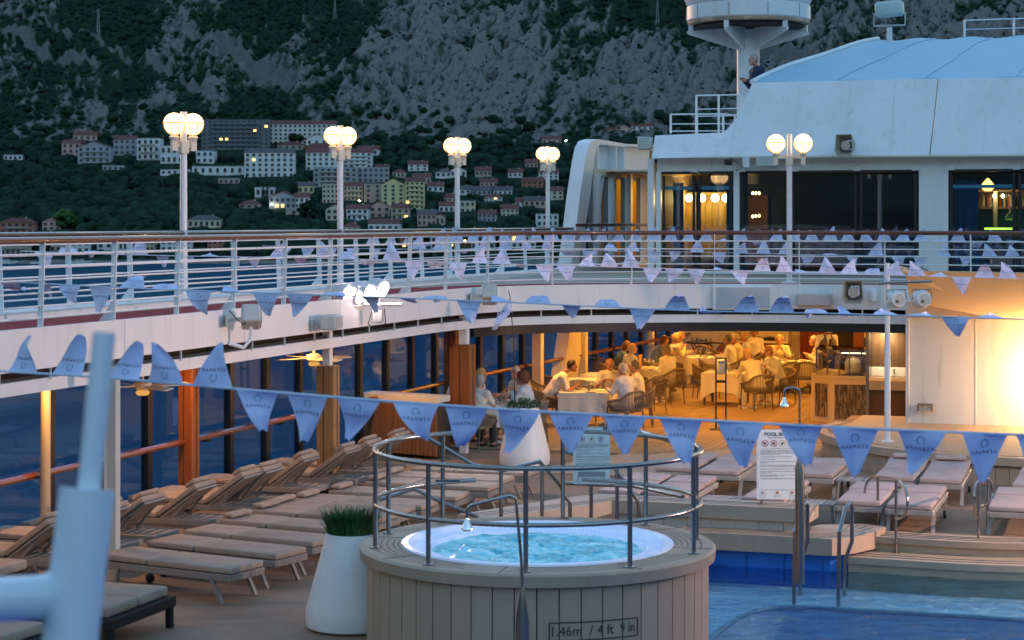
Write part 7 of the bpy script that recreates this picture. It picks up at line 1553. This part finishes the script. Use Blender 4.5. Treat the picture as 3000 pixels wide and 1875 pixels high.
NAP = MB().rbox((0, 0, .02), (.18, .12, .035), .015, 2).mesh('napkin', CLOTH, True)
def setting(loc, w_, d_, rz, where, nw=5, npl=3, seed=0):
    r = random.Random(seed+3); c, s_ = math.cos(rz), math.sin(rz)
    def pos(x, y): return (loc[0]+x*c-y*s_, loc[1]+x*s_+y*c, .753)
    for k in range(nw):
        x, y = r.uniform(-.32, .32)*w_, r.uniform(-.32, .32)*d_; o = place('wine_glass', WG, None, pos(x, y)); tag(o, 'stemmed wine glass on '+where, 'wine glass', 'wine glasses on '+where)
        w2 = MB().lathe([(.024, .098), (.033, .125), (.001, .126)], 10); part('wine', w2, WINE if r.random() < .8 else RWINE, o)
    for k in range(max(2, nw//2)): x, y = r.uniform(-.3, .3)*w_, r.uniform(-.3, .3)*d_; o = place('tumbler', TG, None, pos(x, y)); tag(o, 'water tumbler on '+where, 'tumbler', 'tumblers on '+where)
    for k in range(npl): an = 2*PI*k/npl+.4; o = place('plate', PLT, None, pos(.34*w_*math.cos(an), .34*d_*math.sin(an))); tag(o, 'white plate on '+where, 'plate', 'plates on '+where)
    x, y = r.uniform(-.2, .2), r.uniform(-.2, .2); o = place('napkin', NAP, None, pos(x, y), r.uniform(0, 3)); tag(o, 'crumpled white napkin on '+where, 'napkin')
    g_ = place('salt_shaker', MB().lathe([(.02, 0), (.018, .05), (.012, .06)], 8).mesh('salt_shaker', STEEL), None, pos(.05, .05)); tag(g_, 'small shaker on '+where, 'shaker')
T = {}
def tb(k, x, y, w_, d_, rz, label, nw, npl, seed):
    p = G(x, y, .75); T[k] = p; table(p, w_, d_, rz, label, '', .42)
    if nw: setting(p, w_, d_, rz, 'the table '+label.split('tablecloth ')[1], nw, npl, seed)
tb(1, 1455, 1178, .95, .95, RZ+.1, 'white tablecloth beside the tall planter and the reddish column', 8, 4, 1)
tb(2, 1716, 1146, 1.0, .85, RZ+.18, 'white tablecloth in the middle, set for four diners', 8, 4, 2)
tb(3, 1722, 1112, 1.0, .85, RZ, 'white tablecloth of the empty table behind the leaning diner', 0, 0, 3)
tb(4, 1772, 1096, .9, .85, RZ, 'white tablecloth of the empty table behind the bald diner', 0, 0, 4)
tb(5, 1905, 1078, 1.0, .95, RZ, 'white tablecloth before the denim shirt couple', 7, 3, 5)
tb(6, 2045, 1046, 1.5, .95, RZ, 'white tablecloth of the long table near the sideboard', 9, 5, 6)
tb(7, 2128, 1090, .95, .95, RZ, 'white tablecloth behind the sanitizer stand', 6, 3, 7)
tb(8, 2325, 1059, 1.1, .9, RZ, 'white tablecloth left of the buffet counter', 4, 3, 8)
# people: head pixel, seated head height, facing toward a table
def seat(x, Y, ang, kind, sleeve, hair, hcol, label, clabel=None, **kw):   # ang: 0 faces away, +90 degrees faces left
    hd = pose(kind)[0]['hd']; c, s_ = math.cos(ang), math.sin(ang); base = ((x-1500)/FP*Y-(hd[0]*c-hd[1]*s_), Y-(hd[0]*s_+hd[1]*c))
    person(base, ang, kind, sleeve, hair, hcol, label, **kw)
    chair((base[0]+.02*s_, base[1]-.02*c), ang, clabel or 'armchair under the '+' '.join(label.split()[:7]))
seat(1339, 37.0, -1.3, 'upright', 'none', 'bob', 'grey', 'woman with a grey bob in a sleeveless white top left of the reddish column', 'armchair of the grey bobbed woman by the column', shirt='white', trou='black')
seat(1407, 36.0, -.5, 'talking', 'short', 'short', 'grey', 'grey haired man in a white shirt seen from behind right of the reddish column', 'armchair of the man with his back turned beside the column', trou='black')
seat(1411, 37.7, -1.3, 'upright', 'short', 'bob', 'blonde', 'blonde woman mostly hidden behind the grey haired man by the column', None)
seat(1510, 38.1, 2.4, 'eating', 'long', 'short', 'white', 'white haired man in a white shirt facing out behind the thin black stick', 'armchair of the white haired man behind the planter')
seat(1527, 36.7, 1.25, 'talking', 'long', 'curly', 'auburn', 'woman with curly auburn hair in white beside the thin black stick', 'armchair of the auburn haired woman above the planter')
seat(1676, 39.9, -1.62, 'leaning', 'short', 'short', 'dark', 'dark haired man in a white shirt bending over his plate', 'armchair of the dark haired bending man', skin='tan', trou='khaki')
seat(1786, 40.5, 2.95, 'eating', 'short', 'bald', 'grey', 'balding man facing out across the front table', None, skin='tan')
seat(1824, 39.0, .75, 'upright', 'long', 'short', 'white', 'short white haired woman in white seen from behind at the front table', 'armchair of the white haired woman at the front table')
seat(1858, 39.8, 1.45, 'upright', 'short', 'short', 'saltpepper', 'woman with short dark hair and glasses in white at the front table', 'armchair of the dark haired woman in glasses at the front table', glasses=True)
seat(1838, 46.4, -1.3, 'eating', 'long', 'long', 'brown', 'long haired woman in a denim shirt by the windows', None, shirt='denim')
seat(1854, 45.5, -1.15, 'talking', 'short', 'bald', 'grey', 'bald man with glasses and white shirt in front of the denim woman', 'armchair of the bald man with glasses by the windows', glasses=True, trou='khaki')
seat(1947, 48.6, -1.4, 'eating', 'long', 'long', 'brown', 'brown haired woman in a blue grey blouse at the long table', None, shirt='blue')
seat(1952, 44.9, .75, 'back', 'long', 'bob', 'greybrown', 'woman with greying hair and white blouse seen from behind between two tables', 'armchair of the greying woman between two tables')
seat(1985, 49.4, -1.35, 'talking', 'long', 'wavy', 'blonde', 'woman with wavy blonde hair at the left of the long table', None, shirt='cream')
seat(1996, 50.5, -1.6, 'upright', 'long', 'bob', 'blonde', 'blonde woman partly hidden behind the wavy haired woman', None)
seat(2133, 48.8, 1.25, 'upright', 'long', 'short', 'saltpepper', 'man with glasses in white at the right of the long table', 'armchair of the man with glasses at the long table', glasses=True, skin='tan')
seat(2155, 49.4, 1.35, 'upright', 'long', 'short', 'grey', 'grey haired man second from the sideboard at the long table', None)
seat(2181, 49.9, 1.6, 'upright', 'long', 'bald', 'grey', 'bald man in white next to the ginger haired woman', None, skin='tan')
seat(2209, 52.0, 3.1, 'armsdown', 'long', 'bob', 'ginger', 'woman with shoulder length ginger hair in white before the sideboard', None, skin='tan')
seat(2188, 43.7, .35, 'leaning', 'long', 'short', 'blonde', 'man with fair hair in white seen from behind at the table by the sanitizer stand', 'armchair of the fair haired man by the sanitizer stand')
seat(2251, 44.6, 2.1, 'eating', 'long', 'bob', 'ginger', 'woman with ginger fringe and glasses facing left at the table by the sanitizer stand', 'armchair of the woman with ginger fringe', glasses=True)
seat(2284, 48.9, 3.0, 'talking', 'long', 'bob', 'blonde', 'blonde woman in a cream jacket facing out at the right table', None, shirt='cream')
seat(2383, 48.4, 1.7, 'eating', 'long', 'short', 'white', 'white haired man half hidden beside the buffet counter', 'armchair of the white haired man by the buffet')
SHT = [(.78, .77, .73), (.62, .60, .54), (.70, .72, .76), (.72, .66, .55), (.58, .62, .66)]
for k_, o_ in enumerate([o for o in bpy.data.objects if o.name.startswith('shirt') and o.material_slots[0].material == CLOTH]): setm(o_, mat('white_shirt_%d' % (k_ % 5), SHT[k_ % 5], .85, var=.12, scale=9, bump=.4, bscale=30))
p = Dp(2423, 962, 44.3); person((p.x, p.y), PI+.25, 'standing', 'long', 'short', 'dark', 'standing waiter in grey waistcoat, black tie and face mask behind the buffet', shirt='white', trou='black', skin='tan', mask=True)
w_o = [o for o in bpy.data.objects if o.get('label', '').startswith('standing waiter')][0]
J_, hz_ = pose('standing'); vs = [((0, 0, 1.02), (0, .0, 1.30), .165, .172, (.80, 1.02, 1)), ((0, 0, 1.30), (0, 0, 1.42), .168, .12, (.8, 1.05, 1))]
V, F_ = surfnet(lambda P: np.maximum(sdf_caps(P, vs, .03), (.05-np.abs(P[..., 0]))*(P[..., 1] > 0)*(P[..., 2] > 1.26)-.02*(P[..., 2] < 1.26)), (-.3, -.3, .8), (.3, .3, 1.6), .0175)
o = part('waistcoat', MB().add([tuple(v) for v in V], [tuple(f) for f in F_.tolist()]), SH_['vest'], w_o, smooth=True); part('tie', MB().box((0, .178, 1.30), (.045, .012, .22)), BLACK, w_o)
w_o.location.z = (HC-(962-HY)/FP*44.3)-bodies('standing', 'long')[4][2]
# man on the upper ledge with a phone
p = Dp(2214, 176, 49.5); hd = bodies('phone', 'long')[4]; t = person((p.x+.1, p.y), PI/2+.35, 'phone', 'long', 'short', 'grey', 'grey haired man in a navy jacket looking at a phone beside the satellite mast', shirt='navy', trou='black', z=p.z-hd[2], skin='pink')
t.scale = (1.25, 1.25, 1.25); t.location.z = p.z-hd[2]*1.25
J_, _ = pose('phone'); solo('phone', MB().rbox((0, 0, 0), (.16, .08, .012), .003, 1), BLACK, 'dark phone held flat in both hands by the man on the roof', 'phone', Vector((p.x+.1, p.y, t.location.z))+Matrix.Rotation(PI/2+.35, 3, 'Z') @ Vector((0, .52, 1.58)), PI/2+.35, world=False)
solo('roof_walkway', MB().prism([onL(2150, 0, 48)[:2], onL(2400, 0, 48)[:2], onL(2400, 0, 52)[:2], onL(2150, 0, 52)[:2]], t.location.z-.06, t.location.z), WHITE, 'white platform behind the parapet under the man in the navy jacket', 'platform', (p.x, p.y, t.location.z), RZ)
# empty chairs
for (x, y, f_, lb) in [(1695, 1225, RZ+.25, 'empty armchair with its back to us at the front table'), (1906, 1215, RZ+.9, 'empty armchair right of the front table, turned left'), (1741, 1150, PI+RZ, 'empty armchair at the far side of the empty table'), (1566, 1215, RZ-.6, 'empty armchair left of the bending man'), (1583, 1180, RZ-1.0, 'empty armchair by the first cream post'),
    (2068, 1168, RZ-1.1, 'empty armchair left of the sanitizer stand, turned right'), (2085, 1150, RZ-1.3, 'empty armchair behind the sanitizer stand'), (2300, 1160, RZ+.9, 'empty armchair right of the ginger fringed woman'), (2362, 1160, RZ+.1, 'empty armchair beside the buffet counter'), (2232, 1110, PI+RZ, 'empty armchair behind the table of the ginger fringed woman'), (1808, 1125, RZ+2.6, 'empty armchair by the window behind the balding man'), (1896, 1165, RZ+1.2, 'empty armchair between the front table and the greying woman'), (2076, 1100, RZ-.4, 'empty armchair at the long table seen from behind'), (1960, 1100, RZ+.3, 'empty armchair behind the greying woman'), (2135, 1090, RZ+.3, 'empty armchair at the right end of the long table'), (1530, 1260, RZ+.3, 'empty armchair between planter and auburn haired woman')]:
    chair(G(x, y, 0), f_, lb)
p = G(1982, 1172, 0); t = thing('handbag', 'small white handbag on the floor under an armchair', 'handbag', p, .2); part('bag', MB().rbox((0, 0, .1), (.24, .12, .18), .03, 2), mat('white_leather', (.6, .55, .45), .4), t, smooth=True); part('strap', MB().tube([(-.1, 0, .18), (-.07, 0, .34), (.07, 0, .34), (.1, 0, .18)], .006, 5), CREAM, t)
# folding tray stands with glasses
for k, (x, lb) in enumerate(((2050, 'folding tray stand full of glasses by the window corner'), (2098, 'bare folding tray stand beside the glass tray'))):
    q = onL(x, 1000, 52.4); t = thing('tray_stand', lb, 'tray stand', (q.x, q.y, 0), RZ, 'folding tray stands'); part('tray', MB().lathe([(.36, .86), (.40, .90), (.38, .90)], 20) if k == 0 else MB().box((0, 0, .88), (.5, .4, .02)), BLACK, t)
    for y_ in (-.15, .15):
        for s_ in (-1, 1): part('leg', MB().beam((-s_*.2, y_, .86), (s_*.2, y_, 0), .025, .035), REDWOOD, t)
    if k == 0:
        for i in range(16): a = i*2.4; rr_ = .06+.018*i; o = place('tumbler', TG, None, (q.x+rr_*math.cos(a), q.y+rr_*math.sin(a), .905)); tag(o, 'used glass on the folding tray stand by the window corner', 'tumbler', 'glasses on the folding tray stand')
# ------------------------------------------------------------------ bunting
NAVY = mat('navy_print', (.01, .02, .12), .7); TEALP = mat('teal_print', (.03, .25, .32), .7)
TV, TF = text_mesh('A Z A M A R A', 1); tw = max(v.x for v in TV)-min(v.x for v in TV)
def flag_meshes(phis, shear, wid=.31, Ln=.275, twist=0.0, n=10, wav=.25, ph=0.0):
    # phis: direction angle of the cloth away from the cord at 0, 1/2, 1 of its length (degrees, -90 hangs down, +90 stands up)
    pth = [(0.0, 0.0)]; M_ = 24
    for i in range(M_):
        t = (i+.5)/M_; a = np.interp(t, [0, .5, 1], phis)+wav*12*math.sin(t*5+ph); a = math.radians(a); pth.append((pth[-1][0]+math.cos(a)*Ln/M_, pth[-1][1]+math.sin(a)*Ln/M_))
    def at(u, v):
        i = v*M_; k = min(int(i), M_-1); f = i-k; y, z = pth[k][0]*(1-f)+pth[k+1][0]*f, pth[k][1]*(1-f)+pth[k+1][1]*f
        hw = wid/2*(1-.86*v)
        x = u*hw+shear*v*v*Ln; tw_ = twist*v
        return Vector((x, y+math.sin(u*2.2+v*4+ph)*.020*v+u*hw*math.sin(tw_), z+math.sin(u*3+ph)*.012*v*wav*3))
    P = [[at(-1+2*j/n, i/n) for j in range(n+1)] for i in range(n+1)]
    cloth = MB().solid(P, (0, .0012, 0)).mesh('flag', FLAG, True)
    def norm(u, v):
        e = .03; a = at(min(1, u+e), v)-at(max(-1, u-e), v); b = at(u, min(1, v+e))-at(u, max(0, v-e)); return a.cross(b).normalized()
    def wrapv(x, y, s_):              # x in metres across, y in metres down the cloth
        v = min(.999, max(0, y/Ln)); hw = wid/2*(1-.86*v); u = max(-.98, min(.98, x/hw)); return at(u, v)+norm(u, v)*(.0025*s_)
    lt = MB(); tc = MB()
    for s_ in (-1, 1):
        k = .175/tw; lt.add([wrapv(-v.x*k, .108-v.y*.024/.75, s_) for v in TV], TF)
        ring = []; m_ = 22
        for i in range(m_+1): a = 1.9+i/m_*(2*PI-.9); ring += [wrapv(.026*math.cos(a), .056+.026*math.sin(a), s_), wrapv(.021*math.cos(a), .056+.021*math.sin(a), s_)]
        tc.add(ring, [(2*i, 2*i+1, 2*i+3, 2*i+2) for i in range(m_)])
    return cloth, lt.mesh('lettering', NAVY), tc.mesh('emblem', TEALP)
RND = random.Random(12)
UP = [flag_meshes(p, s_, twist=t, ph=h) for p, s_, t, h in [((85, 78, 70), .1, .2, 0), ((80, 95, 110), .25, .3, 1), ((100, 80, 60), -.15, -.3, 2), ((60, 85, 90), .35, .5, 3), ((95, 88, 100), -.3, .2, 4), ((70, 100, 60), .1, -.6, 5)]]
DN = [flag_meshes(p, s_, twist=t, ph=h) for p, s_, t, h in [((-88, -85, -80), .05, .1, 0), ((-80, -90, -100), -.1, .2, 1.5), ((-95, -80, -70), .12, -.3, 3), ((-60, -110, -60), .22, .6, 2), ((-85, -60, -120), -.25, -.5, 4), ((-100, -88, -40), .3, .4, 5), ((-75, -95, -30), -.18, .7, 0.7)]]
FO = [flag_meshes(p, s_, twist=t, ph=h) for p, s_, t, h in [((70, 10, -75), .1, .2, 0), ((40, -20, -88), -.1, .4, 1), ((-60, -20, 40), .15, .3, 2), ((20, 5, 15), .2, .5, 3), ((60, 40, -30), .3, -.4, 4), ((-30, 10, 60), -.2, .3, 5), ((80, 120, 200), .1, .2, 1), ((10, -30, -10), .3, .2, 2), ((-20, 30, 10), -.3, -.3, 0), ((50, 0, -60), .35, .5, 3), ((15, -60, -85), .2, -.4, 1)]]
CORD = mat('pale_cord', (.55, .63, .75), .7)
def bunting(label, pts, mix, cord_r, first=0.0, spacing=.335, modes=None, cols=None):
    P = [Dp(*q) for q in pts]; P = catmull(P, 6); t = thing('bunting_string', label, 'bunting', P[0], 0, 'strings of pennant bunting'); part('cord', MB().tube(P, cord_r, 5), CORD, t, True); I = wm(t).inverted()
    Q = resample(P, spacing)
    if cols:
        fine = resample(P, .01); Q = [min(fine, key=lambda p: abs(1500+p.x/p.y*FP-c_)) for c_ in [-200]+cols+[3200]]
    for i in range(1, len(Q)-1):
        q = Q[i]; d = Q[i+1]-Q[i]; rz = math.atan2(d.y, d.x)+RND.uniform(-.28, .28); sx = 1500+q.x/q.y*FP
        if sx < -80 or sx > 3080: continue
        md = modes(sx) if modes else mix; r = RND.random(); S_ = UP if r < md[0] else (DN if r < md[0]+md[1] else FO); c_, l_, e_ = RND.choice(S_)
        o = place('flag', c_, t, I @ q, rz); o.rotation_euler = (RND.uniform(-.1, .1), -math.atan2(d.z, math.hypot(d.x, d.y)), rz); s2 = RND.uniform(.78, 1.08); o.scale = (RND.uniform(.82, .92) if cols else RND.uniform(.9, 1.02), 1, s2)
        place('lettering', l_, o); place('emblem', e_, o)
bunting('nearest sagging bunting string crossing the whole picture in front of the tub', [(-60, 1084, 13.0), (300, 1106, 12.4), (560, 1128, 12), (1000, 1165, 11.6), (1460, 1198, 11.5), (2000, 1228, 11.5), (2480, 1253, 11.4), (3080, 1278, 11.2)], None, .008, modes=lambda x: (.9, 0, .1) if x < 700 else (0, 1.0, 0), cols=[66, 195, 361, 486, 623, 755, 897, 1050, 1217, 1365, 1520, 1672, 1832, 1995, 2170, 2342, 2505, 2702, 2884, 3050])
bunting('second bunting string running from the floodlights across the fascia', [(-60, 821, 22.5), (413, 845, 22), (992, 866, 21.8), (1496, 886, 21.5), (1992, 909, 21.5), (2496, 920, 21.5), (3080, 938, 21.5)], (.10, .16, .74), .008, spacing=.385)
bunting('third bunting string stretched just in front of the guard rail', [(60, 735, 29), (248, 743, 29.3), (496, 749, 29.5), (992, 758, 30), (1413, 771, 30.5), (1826, 783, 31), (2248, 795, 31), (2496, 803, 31), (3080, 819, 30)], (.40, .16, .44), .007, spacing=.35)
bunting('fourth bunting string across the guard rail, second from the top', [(768, 720, 36.5), (992, 727, 37), (1413, 732, 38), (1992, 738, 39), (2496, 748, 38.5), (3080, 752, 38)], (.5, .28, .22), .006, spacing=.44)
bunting('topmost bunting string tied just under the teak handrail', [(1040, 722, 37), (1200, 715, 37.5), (1331, 707, 38.5), (1826, 707, 40), (2330, 706, 39.5), (3080, 710, 38.5)], (.78, .05, .17), .006, spacing=.36)
